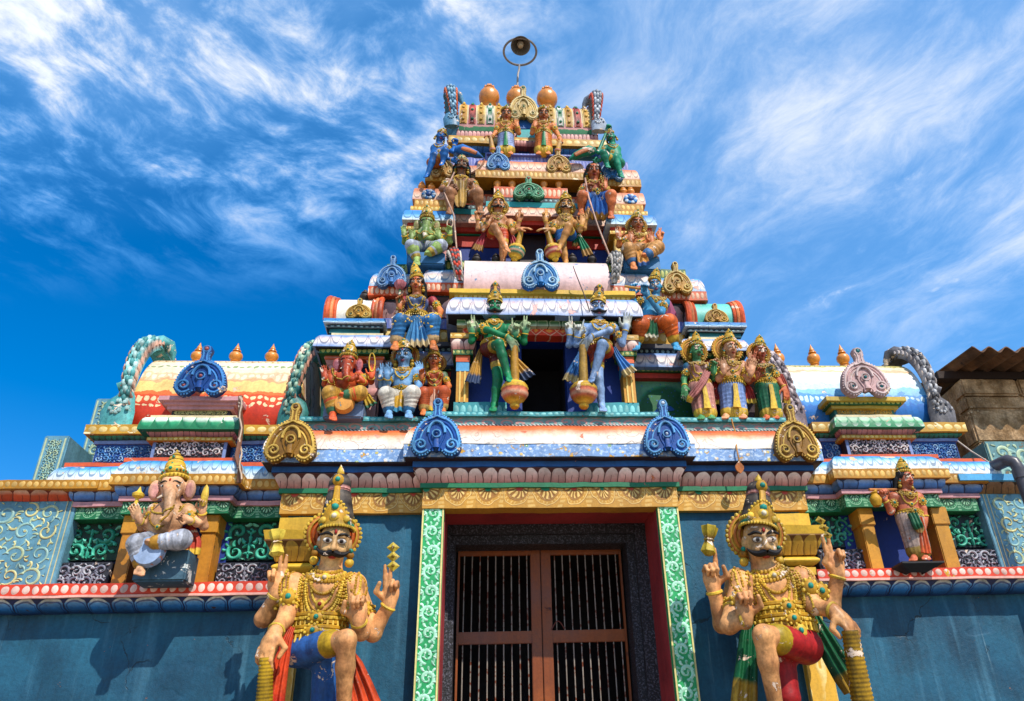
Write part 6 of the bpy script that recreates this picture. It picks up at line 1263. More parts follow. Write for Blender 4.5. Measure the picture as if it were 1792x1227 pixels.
# ---------------------------------------------------------------- the two door guardians
GG = 'door guardian statues'
g1 = Fig('large four-armed guardian in blue shorts at the left of the grilled doorway', 'statue', -.52, (585, 953), (77, 75), .0095, SKB, SKD, (10, 14, 3), 'guardian_statue', GG, (560, 1380))
g1.fc = lin('deb478'); g1.head_human().moustache(1.05); g1.torso((577, 1001, 0), (562, 1086, 0), (553, 1126, 0), .66, ww=.47)
g1.arm((515, 1023, -.15), (461, 1083, -.15), (483, 1040, .1), (487, 973, .15), 'two', 1, (0.1, -1, 0), (.2, .165, .115)); g1.arm((516, 1024, .05), (500, 1082, .3), (482, 1106, .75), (462, 1144, .9), 'grip', 1, (.1, .75, -.7), (.19, .16, .12))
g1.arm((621, 1024, -.15), (653, 1108, -.1), (681, 1058, .1), (688, 999, .15), 'two', -1, (-.1, -1, 0), (.2, .165, .115)); g1.arm((617, 1026, .1), (632, 1106, .4), (628, 1088, .6), (625, 1024, .65), 'point', -1, (-.15, -1, 0), (.19, .16, .115))
g1.leg((522, 1138, .1), (606, 1120, .95), (601, 1245, .55), (604, 1272, .95), (.26, .185, .125)); g1.leg((574, 1138, -.05), (566, 1240, .05), (562, 1345, .0), (572, 1368, .4), (.26, .19, .12)); g1.body()
blue = lin('2a5fa4'); g1.shorts((552, 1132, 0), [((520, 1140, .1), (606, 1120, .95))], blue, lin('c09a20'), .285, .74, .002); pants(g1, (556, 1136, -.05), [((574, 1140, -.05), (566, 1240, .05), (562, 1345, 0))], blue, None, (.29, .24, .18), .004, 'trouser_leg', 5, .8)
g1.epaulettes([((512, 1022), -1), ((624, 1024), 1)]); g1.collar().necklace([(.36, .0, .95, .045, GDL, .10), (.42, .02, 1.22, .05, GD, .12), (.24, .1, .62, .04, GDL, .09), (.5, .0, 1.45, .03, GDL, 0)]); g1.necklace([(.3, .02, .5, .05, GD, 0), (.47, .02, 1.1, .036, GDL, 0), (.33, .0, .85, .03, GD, 0), (.38, .0, 1.1, .03, GDL, 0)]); g1.belt((556, 1112, 0), .55, .48).belt((561, 1088, 0), .52, .40); g1.earrings(lin('9a6a1c')).halo('d0703a', 'c8541e', .58, .5, -.06, .2).bun((597, 817), .345)
g1.mace((466, 1150, .85), (459, 1300, .6), (457, 1350, .5), .125, .4, lin('c9a01c'), spiral=True); attr(g1, 'lotus', (484, 974, .2), (485, 928, .2), lin('d8c04a'), .13); attr(g1, 'diamonds', (688, 1000, .2), (688, 948, .2), lin('cdb23a'))
sash(g1, [(510, 1098, .35), (501, 1120, .45), (490, 1165, .45), (478, 1222, .45), (470, 1262, .45)], [.10, .11, .15, .2, .24], lin('c8421c'), lin('b8301a')); sash(g1, [(604, 1135, -.25), (616, 1165, -.2), (630, 1205, -.2), (642, 1245, -.2), (648, 1275, -.2)], [.1, .2, .25, .3, .3], lin('c8461c'), lin('d07a2a'))
g2 = Fig('large four-armed guardian in red shorts at the right of the grilled doorway', 'statue', -.52, (1330, 951), (77, 75), .0095, SKB, SKD, (-4, 14, 0), 'guardian_statue', GG, (1365, 1380))
g2.fc = lin('deb478'); g2.head_human().moustache(1.05); g2.torso((1336, 998, 0), (1366, 1072, 0), (1374, 1102, 0), .66, ww=.48)
g2.arm((1291, 1016, -.15), (1264, 1092, -.1), (1249, 1032, .1), (1238, 974, .15), 'point', 1, (.15, -1, 0), (.2, .165, .115)); g2.arm((1296, 1020, .1), (1276, 1094, .4), (1305, 1084, .65), (1299, 1022, .7), 'point', 1, (.1, -1, 0), (.19, .16, .115))
g2.arm((1403, 1014, -.15), (1455, 1062, -.1), (1466, 1006, .1), (1453, 944, .15), 'two', -1, (0, -1, .1), (.21, .165, .12)); g2.arm((1402, 1016, .1), (1423, 1060, .35), (1459, 1070, .7), (1489, 1097, .85), 'grip', -1, (-.1, .75, -.7), (.2, .165, .12))
g2.leg((1412, 1128, .1), (1336, 1112, .95), (1358, 1238, .6), (1354, 1268, .95), (.26, .185, .125)); g2.leg((1362, 1128, -.05), (1378, 1222, .05), (1384, 1335, 0), (1376, 1360, .4), (.25, .18, .12)); g2.body()
red = lin('a81c1e'); g2.shorts((1376, 1120, 0), [((1410, 1132, .1), (1336, 1112, .95))], red, lin('b89a20'), .30, .72, .002); pants(g2, (1368, 1128, -.05), [((1362, 1130, -.05), (1378, 1222, .05), (1384, 1300, 0))], red, lin('b08a1c'), (.29, .22, .18), .004, 'trouser_leg', 5, .25)
g2.epaulettes([((1291, 1016), -1), ((1404, 1014), 1)]); g2.collar().necklace([(.36, .0, .95, .045, GDL, .10), (.42, .02, 1.25, .05, GD, .13), (.24, .1, .62, .04, GDL, .09), (.52, .0, 1.4, .03, GDL, 0)]); g2.necklace([(.3, .02, .5, .05, GD, 0), (.47, .02, 1.1, .036, GDL, 0), (.33, .0, .85, .03, GD, 0), (.38, .0, 1.1, .03, GDL, 0)]); g2.belt((1371, 1092, 0), .56, .5).belt((1365, 1070, 0), .53, .41); g2.earrings(lin('9a6a1c')).halo('d0703a', 'cf9a3a', .6, .52, 0, .18).bun((1327, 833), .345)
g2.mace((1487, 1103, .85), (1520, 1275, .6), (1528, 1330, .5), .15, .42, lin('bf941c'), spiral=True); attr(g2, 'lotus', (1239, 972, .2), (1242, 921, .2), lin('b8a02c'), .13); attr(g2, 'diamonds', (1451, 944, .2), (1432, 903, .2), lin('c0a02c'))
gr = lin('0c5a34'); ge = lin('b08a2a'); sash(g2, [(1311, 1092, .1), (1310, 1115, .15), (1308, 1160, .15), (1305, 1198, .15), (1303, 1240, .15)], [.09, .16, .19, .22, .24], gr, ge); sash(g2, [(1425, 1078, .05), (1436, 1105, .1), (1462, 1150, .15), (1482, 1182, .2), (1496, 1208, .2)], [.09, .18, .22, .24, .2], gr, ge)
for q, xx in ((g1, 570), (g2, 1370)):
    zf_ = Z(xx, 1372, q.Y); x_ = X(xx, 1372, q.Y); box('pedestal', q.root, x_-.55, x_+.55, q.Y-.55, -.1, 0, zf_-.02, plain('8a4a38', dirt=.8), .03); MB().tube([q.pp((xx+(35 if q is g1 else -12), 1278, .7)), (q.pp((xx+(35 if q is g1 else -12), 1278, .7))[0], q.Y-.3, zf_-.05)], .13, GD, n=14).build('footrest', PV, q.root)
# ---------------------------------------------------------------- guardians of the upper openings
def upper_guard(lab, Y, hd, hh, J, skin, tint, shorts_c, sash_c, top, face, res, mirror, pal, halo_c, sash_end):
    q = Fig(lab, 'statue', Y, hd, hh, res, skin, tint, face, 'guardian_statue', 'guardian statues beside the upper openings', J['base']); q.head_human().moustache(1.1); q.torso(J['neck'], J['waist'], J['hip'], .62)
    for a in J['arms']: q.arm(*a[:4], a[4], a[5], a[6] if len(a) > 6 else (0, -1, 0), hc=J.get('hc'), hl=J.get('hl', .82))
    for l in J['legs']: q.leg(*l)
    q.body(); q.shorts(J['hip'], [(l[0], l[1]) for l in J['legs']], lin(shorts_c), GDL, .33, .55); q.necklace(NKS).collar(); q.belt(J['belt'], .52, .45); q.earrings().halo(*halo_c).bun(top, .32); q.mace(*J['mace'])
    for sp in J['sash']: sash(q, sp, [.1, .14, .22, .3, .34], lin(sash_c), lin(sash_end))
    return q
gh = lin('c8c8a0')
g3 = upper_guard('green skinned guardian at the left of the dark middle opening', -.12, (866, 541), (35, 30.5), dict(base=(864, 718), neck=(865, 563, 0), waist=(865, 596, 0), hip=(862, 611, 0), belt=(864, 603, 0), hc=lin('a8b88a'),
    arms=[((838, 575, -.1), (825, 597, 0), (826, 582, .2), (823, 556, .3), 'two', 1), ((840, 576, .1), (856, 578, .7), (889, 591, .85), (903, 610, .85), 'rest', 1, (.1, .7, -.7)), ((891, 575, -.1), (917, 599, 0), (919, 583, .2), (924, 556, .3), 'two', -1), ((890, 577, 0), (899, 597, .2), (901, 587, .4), (903, 560, .5), 'point', -1)],
    legs=[((856, 612, .1), (873, 602, .95), (888, 654, .75), (894, 669, 1.1), (.29, .22, .14)), ((869, 614, 0), (871, 665, .2), (865, 709, .1), (862, 719, .5), (.29, .22, .14))], mace=((900, 607, .75), (900, 688, .6), (901, 717, .55), .15, .56, lin('b8862a')), sash=[[(842, 612, -.1), (839, 622, -.05), (834, 640, 0), (830, 658, 0), (827, 670, 0)], [(888, 613, -.1), (895, 622, -.05), (907, 638, 0), (918, 652, 0), (926, 662, 0)]]),
    '12784a', '0b4a34', '6a2218', 'b88a3a', (867, 492), (0, 12, 0), .0085, 1, 'gold', ('b8742a', 'b88a3a', .72, .56, 0, -.02), '3a4a6a')
g4 = upper_guard('pale blue guardian in orange shorts at the right of the dark middle opening', -.12, (1047, 542), (35, 30.5), dict(base=(1050, 718), neck=(1048, 564, 0), waist=(1048, 597, 0), hip=(1048, 612, 0), belt=(1048, 604, 0), hc=lin('b8b8a4'),
    arms=[((1024, 574, -.1), (996, 604, 0), (997, 585, .2), (994, 560, .3), 'two', 1), ((1026, 577, 0), (1008, 603, .2), (1011, 589, .4), (1014, 564, .5), 'point', 1), ((1073, 575, .1), (1064, 579, .75), (1034, 590, .85), (1018, 611, .85), 'rest', -1, (-.1, .7, -.7)), ((1074, 575, -.1), (1089, 602, 0), (1095, 577, .2), (1099, 550, .3), 'open', -1)],
    legs=[((1060, 614, .1), (1054, 603, .95), (1040, 654, .75), (1033, 669, 1.1), (.29, .22, .14)), ((1044, 614, 0), (1047, 665, .2), (1053, 710, .1), (1056, 719, .5), (.29, .22, .14))], mace=((1020, 605, .75), (1021, 690, .6), (1022, 717, .55), .15, .56, lin('b08a3a')), sash=[[(1018, 612, -.1), (1014, 624, -.05), (1007, 642, 0), (1001, 658, 0), (998, 668, 0)], [(1074, 608, -.1), (1081, 622, -.05), (1090, 635, 0), (1098, 646, 0), (1104, 654, 0)]]),
    '7f9cc4', '5878a8', 'c04418', '3a78b8', (1049, 497), (-2, 12, 0), .0085, -1, 'gold', ('c8862a', 'c09038', .72, .56, 0, -.02), 'c8b27a')
g5 = upper_guard('golden guardian in orange shorts at the left of the small upper opening', .46, (872, 360), (26, 23.5), dict(base=(878, 459), neck=(871, 376, 0), waist=(872, 398, 0), hip=(874, 408, 0), belt=(873, 402, 0),
    arms=[((848, 388, -.1), (836, 401, 0), (836, 384, .2), (835, 363, .3), 'two', 1), ((851, 389, .1), (846, 402, .3), (854, 392, .5), (857, 372, .55), 'point', 1), ((893, 389, -.1), (906, 400, 0), (909, 386, .2), (914, 365, .3), 'two', -1), ((892, 391, .1), (898, 407, .4), (908, 402, .7), (917, 400, .8), 'rest', -1, (-.1, .7, -.7))],
    legs=[((862, 410, .1), (865, 397, 1.0), (884, 431, .75), (890, 440, 1.1), (.30, .24, .15)), ((882, 410, 0), (881, 436, .25), (880, 457, .1), (878, 463, .4), (.30, .24, .15))], mace=((913, 401, .7), (901, 441, .6), (899, 458, .55), .14, .5, lin('b88a2a'), GD, lin('1f7a62')), sash=[[(848, 406, -.1), (846, 412, -.05), (842, 420, 0), (838, 430, 0), (835, 438, 0)], [(894, 405, -.1), (895, 412, -.1), (897, 420, -.1), (899, 426, -.1), (900, 430, -.1)]]),
    'c88a58', '9a4a30', 'c8481c', 'a83a44', (871, 334), (0, 14, 0), .0085, 1, 'gold', ('b8803a', 'c0904a', .62, .52, 0, 0), 'b88a4a')
g6 = upper_guard('golden guardian in blue shorts at the right of the small upper opening', .46, (990, 361), (26, 23.5), dict(base=(990, 461), neck=(990, 378, 0), waist=(989, 400, 0), hip=(988, 410, 0), belt=(989, 404, 0),
    arms=[((970, 391, -.1), (957, 399, 0), (955, 386, .2), (952, 363, .3), 'two', 1), ((971, 392, .1), (968, 405, .4), (961, 402, .7), (952, 401, .8), 'rest', 1, (.1, .7, -.7)), ((1010, 390, -.1), (1023, 400, 0), (1026, 383, .2), (1031, 362, .3), 'open', -1), ((1009, 392, .1), (1015, 404, .3), (1018, 394, .5), (1021, 376, .55), 'open', -1)],
    legs=[((999, 412, .1), (995, 397, 1.0), (981, 430, .75), (976, 438, 1.1), (.30, .24, .15)), ((981, 412, 0), (985, 438, .25), (990, 458, .1), (990, 464, .4), (.30, .24, .15))], mace=((957, 402, .7), (970, 441, .6), (973, 458, .55), .14, .5, lin('b88a2a'), GD, lin('a83a3a')), sash=[[(1012, 408, -.1), (1015, 416, -.05), (1020, 426, 0), (1026, 438, 0), (1030, 447, 0)], [(1003, 406, -.2), (1006, 412, -.2), (1008, 420, -.2), (1010, 426, -.2), (1011, 430, -.2)]]),
    'c4904e', '9a5230', '2a62a4', '1f7a56', (988, 338), (0, 14, 0), .0085, -1, 'gold', ('b8843a', 'b88c40', .6, .5, 0, 0), 'b88a4a')
# ---------------------------------------------------------------- elephant-headed deities
def elephant(lab, Y, hd, hh, J, skin, tint, res=.0085, face=(0, 10, 0)):
    q = Fig(lab, 'statue', Y, hd, hh, res, skin, tint, face, 'elephant_headed_statue', 'elephant headed statues', J['base']); S, H, C, f, r, u, c = q.S, q.hH, q.hc, q.f, q.r, q.u, q.skin; M = np.array([r, f, u])
    S.el(C+u*.1*H, (.36*H, .38*H, .38*H), c, .08*H, M); S.el(C+u*.26*H+f*.16*H+r*.12*H, (.16*H, .16*H, .15*H), c, .1*H, M); S.el(C+u*.26*H+f*.16*H-r*.12*H, (.16*H, .16*H, .15*H), c, .1*H, M); S.el(C-u*.2*H+f*.12*H, (.27*H, .28*H, .26*H), c, .1*H, M)
    tp = [C-u*.05*H+f*.30*H]+[q.pp(t) for t in J['trunk']]; rs = [.19, .165, .145, .125, .11, .095, .08]
    for i in range(len(tp)-1): S.rc(tp[i], tp[i+1], rs[min(i, 6)]*H, rs[min(i+1, 6)]*H, c, .04*H, 1.0, ('ring', .008*H, 2.5))
    for g_ in (-1, 1):
        S.el(C+r*g_*.50*H-u*.02*H-f*.02*H, (.22*H, .06*H, .34*H), c, .05*H, np.array([_n(r*.9+f*g_*-.25*-1), _n(f-r*g_*.25), u])); S.el(C+r*g_*.52*H-u*.04*H+f*.05*H, (.14*H, .03*H, .24*H), lin(J.get('ear', 'c87a78')), .02*H, M)
        S.rc(C-u*.25*H+f*.30*H+r*g_*.17*H, C-u*.36*H+f*.52*H+r*g_*.25*H, .06*H, .03*H, lin('d8d0bc'), .01*H)
    q.late.append(lambda: q.eyes(.2, .06, .30, .85, True, True)); q.torso(J['neck'], J['waist'], J['hip'], .64, belly=J.get('belly', 1.0))
    for a in J['arms']: q.arm(*a[:4], a[4], a[5], a[6] if len(a) > 6 else (0, -1, 0), hl=.62)
    for l in J['legs']: q.leg(*l)
    q.body(); pants(q, J['hip'], [(l[0], l[1], l[2]) for l in J['legs']], lin(J['cloth']), lin(J.get('trim', 'b88a2c')), (.36, .32, .24), .03)
    q.necklace([(.5, .1, .5, .05, GDL, 0), (.42, .1, .95, .045, GD, .1)]); q.kirita(J['top'], J.get('pal', 'gold'), .37)
    return q
e1 = elephant('pale pink elephant-headed seated statue in the left wall niche, gold crown', -.22, (302, 857), (47, 45), dict(base=(285, 1018), trunk=[(298, 868, .62), (296, 885, .75), (295, 901, .8), (290, 911, .85), (284, 909, .95)], neck=(301, 880, 0), waist=(291, 921, 0), hip=(287, 945, 0), top=(310, 789), belly=1.0, ear='d89a98', cloth='b0b4c0', trim='b8862c',
    arms=[((270, 893, -.1), (249, 922, 0), (238, 905, .35), (231, 880, .4), 'hold', 1), ((272, 896, .1), (258, 920, .3), (245, 912, .65), (238, 893, .7), 'open', 1), ((329, 893, -.1), (357, 921, 0), (354, 897, .35), (357, 875, .4), 'hold', -1), ((328, 897, .1), (345, 915, .3), (333, 911, .65), (320, 906, .75), 'hold', -1)],
    legs=[((272, 948, .1), (240, 952, .95), (247, 988, .85), (243, 1006, 1.2), (.32, .28, .14)), ((302, 948, .1), (318, 944, 1.05), (268, 950, 1.15), (254, 947, 1.25), (.34, .28, .14))]), 'd8a67c', 'b0582a', .0085, (4, 8, -2))
attr(e1, 'goad', (236, 888, .5), (246, 852, .5), GDL, .2); attr(e1, 'blade', (355, 886, .5), (362, 848, .5), GDL, .14); pedestal(e1, 229, 322, 962, 1017, .6, -.4, plain('38586a', chip=lin('c8ccc8'), amt=.1, dirt=.8)); MB().lathe(e1.pp((262, 966, .95)), (0, -1, 0), [(.01, -.02), (.1, -.02), (.13, .0), (.11, .05), (.01, .06)], n=20).build('drum', plain('8fa4c4', chip=lin('c86a3a'), amt=.12), e1.root)
sash(e1, [(326, 920, -.2), (332, 935, -.1), (335, 950, 0), (334, 962, 0), (333, 972, 0)], [.2, .25, .3, .3, .28], lin('b8402c'), GDL); sash(e1, [(268, 900, .0), (266, 915, .05), (264, 925, .05), (262, 938, .0), (262, 945, 0)], [.15, .2, .2, .2, .2], lin('b8402c'), lin('a8302a'))
e2 = elephant('red elephant-headed seated statue at the left end of the teal shelf', .02, (609, 638), (36, 30), dict(base=(600, 735), trunk=[(607, 645, .6), (606, 655, .7), (608, 664, .78), (616, 664, .85), (623, 660, .85)], neck=(608, 655, 0), waist=(603, 676, 0), hip=(602, 692, 0), top=(616, 595), belly=.9, ear='c88aa0', cloth='c8963a', trim='3a6a4a', pal='gold',
    arms=[((585, 659, -.1), (569, 672, 0), (569, 662, .3), (566, 645, .35), 'open', 1), ((586, 662, .1), (577, 676, .3), (580, 667, .6), (579, 650, .65), 'open', 1), ((628, 659, -.1), (649, 668, 0), (650, 660, .3), (652, 644, .35), 'open', -1), ((627, 661, .1), (638, 670, .3), (635, 667, .55), (627, 660, .65), 'hold', -1)],
    legs=[((590, 694, .1), (577, 688, 1.0), (582, 722, .85), (583, 735, 1.3), (.33, .3, .17)), ((614, 694, .1), (630, 688, 1.05), (606, 692, 1.1), (594, 690, 1.2), (.34, .3, .17))]), 'c4542a', '8a2a1a')
attr(e2, 'loop', (651, 650, .4), (651, 618, .4), GDL, .1); pedestal(e2, 564, 634, 704, 731, .75, -.5, plain('5f7390', chip=CHIPW, amt=.05)); MB().lathe(e2.pp((602, 708, .95)), (0, -1, 0), [(.01, -.02), (.075, -.02), (.1, 0), (.08, .05), (.01, .06)], n=18).build('drum', plain('c88a3a', chip=lin('2f7a8a'), amt=.1), e2.root); sash(e2, [(640, 690, -.2), (643, 698, -.1), (646, 704, 0), (648, 708, 0), (650, 711, 0)], [.15, .2, .24, .28, .28], lin('b8962c'), lin('3a7a5a'))
e3 = elephant('green elephant-headed seated statue on the upper left ledge', .40, (747, 395), (30, 26), dict(base=(745, 464), trunk=[(745, 402, .6), (744, 410, .7), (745, 416, .78), (751, 417, .85), (755, 414, .85)], neck=(746, 406, 0), waist=(744, 420, 0), hip=(745, 434, 0), top=(748, 357), belly=.85, ear='c09a70', cloth='a8b0c0', trim='a8903a',
    arms=[((725, 412, -.1), (708, 424, 0), (707, 412, .3), (706, 397, .35), 'open', 1), ((727, 414, .1), (716, 426, .3), (720, 418, .6), (720, 404, .65), 'open', 1), ((766, 412, -.1), (787, 424, 0), (787, 410, .3), (787, 394, .35), 'hold', -1), ((765, 414, .1), (775, 424, .3), (769, 416, .6), (766, 404, .65), 'open', -1)],
    legs=[((735, 436, .1), (720, 430, 1.0), (729, 452, .85), (730, 463, 1.2), (.34, .32, .2)), ((755, 436, .1), (772, 430, 1.05), (752, 442, 1.1), (743, 444, 1.2), (.35, .32, .2))]), '8aa058', '3f7a3a')
attr(e3, 'loop', (787, 398, .4), (788, 384, .4), lin('c8a890'), .12); pedestal(e3, 711, 778, 440, 462, .8, -.4, plain('2f6a9c', chip=CHIPW, amt=.06))
# ---------------------------------------------------------------- other statues
def person(lab, Y, hd, hh, skin, tint, face, base, neck, waist, hip, arms, legs, top=None, female=False, cat='statue', res=.0085, moust=False, wsh=.58, chest=None, group=None, name='temple_statue', pal='gold', hair=False, r0=.335, hlen=.7, bust=None, sleeve=None, foot=True, nk=True):
    q = Fig(lab, cat, Y, hd, hh, res, skin, tint, face, name, group, base); q.head_human(female)
    if moust: q.moustache(1.1)
    q.torso(neck, waist, hip, wsh, bust=(.9 if female else 0) if bust is None else bust, c=lin(chest) if chest else None, ww=.38 if female else .44)
    for a in arms: q.arm(*a[:4], a[4], a[5], a[6] if len(a) > 6 else (0, -1, 0), hl=hlen, sleeve=lin(sleeve) if sleeve else None, r=(.17, .13, .1) if female else (.19, .14, .105))
    for l in legs: q.leg(*l)
    q.body()
    if nk: q.necklace(NKS if not female else [(.34, .0, .7, .05, GDL, .10), (.4, .0, 1.0, .05, GD, .12)]); q.collar(); q.earrings()
    if top: q.kirita(top, pal, r0)
    if hair: q.hair()
    return q
BP = 'b8642e'
# lotus holding lady
s1 = person('seated lady in blue gold-dotted sari holding a pink lotus bud', .16, (729, 498), (36, 26), 'c07038', '8a3a20', (-3, 10, 0), (728, 612), (729, 520, 0), (729, 551, 0), (729, 566, 0),
    [((708, 527, 0), (695, 551, .2), (699, 538, .5), (699, 516, .55), 'hold', 1), ((757, 527, 0), (771, 545, .2), (768, 556, .6), (758, 562, .8), 'rest', -1, (0, .2, -1))], [((718, 568, .1), (700, 562, 1.0), (693, 598, .75), (690, 612, 1.2), (.3, .27, .14)), ((740, 568, .1), (758, 562, 1.0), (757, 596, .75), (760, 612, 1.2), (.3, .27, .14))], (724, 459), True, sleeve='a83040', chest='3a74a8', hair=True)
pants(s1, (729, 567, 0), [((718, 569, .1), (700, 562, 1.0), (693, 598, .75)), ((740, 569, .1), (758, 562, 1.0), (757, 596, .75))], lin('2f74ae'), lin('c8a878'), (.36, .32, .27), .02, 'sari'); sash(s1, [(729, 556, .55), (729, 566, .75), (730, 580, .85), (730, 598, .85), (730, 606, .85)], [.2, .26, .42, .56, .6], lin('4a88b8'), lin('c8b48a'), 'sari_pleats', 5)
md = MB(); S_ = s1.gs; rr = random.Random(3)
for k in range(90):
    o = s1.p(rr.uniform(690, 768), rr.uniform(556, 598), 0)+np.array([0, -.9, 0]); h = S_.hit(o, np.array([0, 1., 0]), 1.4)
    if h is not None: md.ball(h, .013, GDL, n=7, m=4, sc=(1, .35, 1))
md.build('gold_dots', PV, s1.root); s1.belt((729, 553, 0), .46, .42); mb = MB(); a_, b_2 = s1.pp((699, 520, .6)), s1.pp((700, 503, .6)); mb.tube([a_-(b_2-a_)*.6, a_, b_2], .012, lin('3f6a3a')); mb.lathe(b_2-(b_2-a_)*.2, _n(b_2-a_), [(.01, 0), (.04, .015), (.055, .05), (.06, .085), (.045, .1), (.01, .095)], lin('b86a70'), n=16, ribs=6, amp=.1); mb.build('lotus_bud', PV, s1.root)
# blue seated lord and consort
s2 = person('blue seated figure in white trousers and gold loincloth with topknot', .04, (707, 625), (36, 32), '6f9cc4', '3f6a9a', (-6, 8, 0), (700, 730), (706, 646, 0), (705, 678, 0), (702, 694, 0),
    [((683, 651, -.1), (668, 676, 0), (666, 662, .3), (664, 640, .35), 'two', 1), ((685, 653, .1), (676, 676, .3), (678, 662, .6), (678, 636, .7), 'open', 1), ((729, 651, -.1), (745, 668, -.1), (740, 656, .1), (734, 640, .1), 'open', -1), ((727, 653, .1), (733, 675, .3), (728, 684, .7), (722, 692, .9), 'rest', -1, (0, .2, -1))], [((692, 697, .1), (676, 690, 1.0), (681, 720, .8), (680, 731, 1.3), (.32, .28, .16)), ((712, 697, .1), (722, 688, 1.0), (715, 720, .8), (716, 731, 1.3), (.32, .28, .16))], None)
pants(s2, (702, 694, 0), [((692, 697, .1), (676, 690, 1.0), (681, 720, .8)), ((712, 697, .1), (722, 688, 1.0), (715, 720, .8))], lin('d8d2c4'), lin('2f6a94'), (.35, .33, .24), .025, 'trousers'); sash(s2, [(702, 686, .55), (702, 694, .8), (701, 704, .85), (700, 714, .85), (700, 720, .85)], [.32, .36, .42, .44, .4], lin('b8902c'), lin('2f7a9c'), 'loincloth', 3); s2.belt((704, 686, 0), .48, .43).halo('c8803a', 'b85a3a', .62, .56, 0, .1).bun((707, 596), .34)
s3 = person('small seated lady in orange red dress with gold necklaces, beside the blue figure', .06, (759, 632), (29, 23), 'c06a34', '8a3a20', (-2, 8, 0), (760, 725), (760, 651, 0), (761, 675, 0), (761, 688, 0),
    [((744, 657, 0), (736, 674, .2), (738, 662, .6), (738, 644, .7), 'hold', 1), ((777, 657, 0), (786, 676, .2), (782, 683, .6), (774, 686, .8), 'rest', -1, (0, .2, -1))], [((752, 690, .1), (742, 688, 1.0), (742, 716, .8), (740, 726, 1.2), (.3, .27, .16)), ((770, 690, .1), (777, 686, 1.0), (775, 714, .8), (777, 724, 1.2), (.3, .27, .16))], (760, 598), True, sleeve='2f6a4a', chest='b8502a')
pants(s3, (761, 689, 0), [((752, 690, .1), (742, 688, 1.0), (742, 716, .8)), ((770, 690, .1), (777, 686, 1.0), (775, 714, .8))], lin('c0562a'), lin('c8a058'), (.36, .34, .27), .035, 'dress', 7); sash(s3, [(760, 682, .5), (760, 690, .75), (760, 700, .8), (760, 712, .8), (760, 718, .8)], [.2, .25, .3, .34, .34], lin('c89a80'), GDL, 'dress_pleats', 3); s3.halo('a85a2c', 'b87a3a', .75, .6, 0, -.05)
# flute player
s4 = person('blue flute player in orange cloth sitting on the right ledge', .16, (1147, 502), (36, 24), '3f94c0', '2a6a9a', (-12, 6, -4), (1150, 610), (1147, 522, 0), (1139, 554, 0), (1137, 566, 0),
    [((1128, 528, .0), (1108, 532, .2), (1107, 517, .4), (1106, 500, .45), 'hold', 1, (.3, -.9, 0)), ((1163, 530, .05), (1157, 548, .5), (1134, 518, .7), (1126, 502, .75), 'hold', -1, (0, -.9, 0))], [((1128, 570, .1), (1120, 570, .9), (1116, 600, .6), (1112, 612, 1.0), (.32, .28, .14)), ((1146, 570, .1), (1171, 564, .9), (1181, 602, .6), (1187, 612, 1.0), (.34, .27, .13))], (1150, 469))
pants(s4, (1137, 567, 0), [((1128, 570, .1), (1120, 570, .9), (1116, 600, .6)), ((1146, 570, .1), (1171, 564, .9), (1181, 602, .6))], lin('cf5e1c'), lin('c89a2c'), (.37, .34, .24), .025, 'dhoti', 4, .75); sash(s4, [(1138, 560, .5), (1138, 568, .75), (1137, 578, .8), (1136, 586, .8), (1136, 590, .8)], [.2, .26, .32, .36, .36], lin('2f6a4a'), lin('d8d2bc'), 'loincloth', 4)
MB().tube([s4.p(1093, 501, .75), s4.p(1143, 509, .72)], .014, lin('c08a3a'), n=8).build('flute', PV, s4.root); MB().tube([s4.p(1167, 530, -.2), s4.p(1172, 550, -.2), s4.p(1166, 566, -.2)], [.05, .08, .06], lin('8a3a5a'), n=8).build('shawl', PV, s4.root)
# standing trio
TG = 'standing trio at the right end of the teal shelf'
s5 = person('green faced standing lady in pink sari, left of the trio', .02, (1219, 616), (35, 25), '4a8a54', '2f6a44', (8, 8, 4), (1222, 732), (1220, 637, 0), (1223, 665, 0), (1226, 680, 0),
    [((1203, 643, 0), (1197, 664, 0), (1198, 676, .1), (1198, 697, .15), 'rest', 1, (.3, .9, 0)), ((1240, 643, 0), (1250, 662, .1), (1249, 652, .4), (1248, 634, .5), 'hold', -1)], [((1217, 690, 0), (1222, 710, .1), (1228, 725, .0), (1226, 733, .5), (.25, .2, .14)), ((1235, 690, 0), (1238, 710, .1), (1241, 725, .0), (1246, 732, .5), (.25, .2, .14))], (1217, 580), True, sleeve='3a7ab8', chest='c88a80')
skirt(s5, (1226, 682, 0), (1227, 726, .1), (1242, 726, .1), lin('c88a7c'), GDL, (.56, .36)); s5.belt((1225, 671, 0), .44, .4).halo('c87a2a', 'b8902c', .8, .72, -.05, .12); sash(s5, [(1238, 650, .5), (1230, 668, .62), (1218, 684, .6), (1208, 696, .5), (1205, 704, .4)], [.16, .16, .16, .14, .12], lin('c07a74'), GDL, 'sari_end')
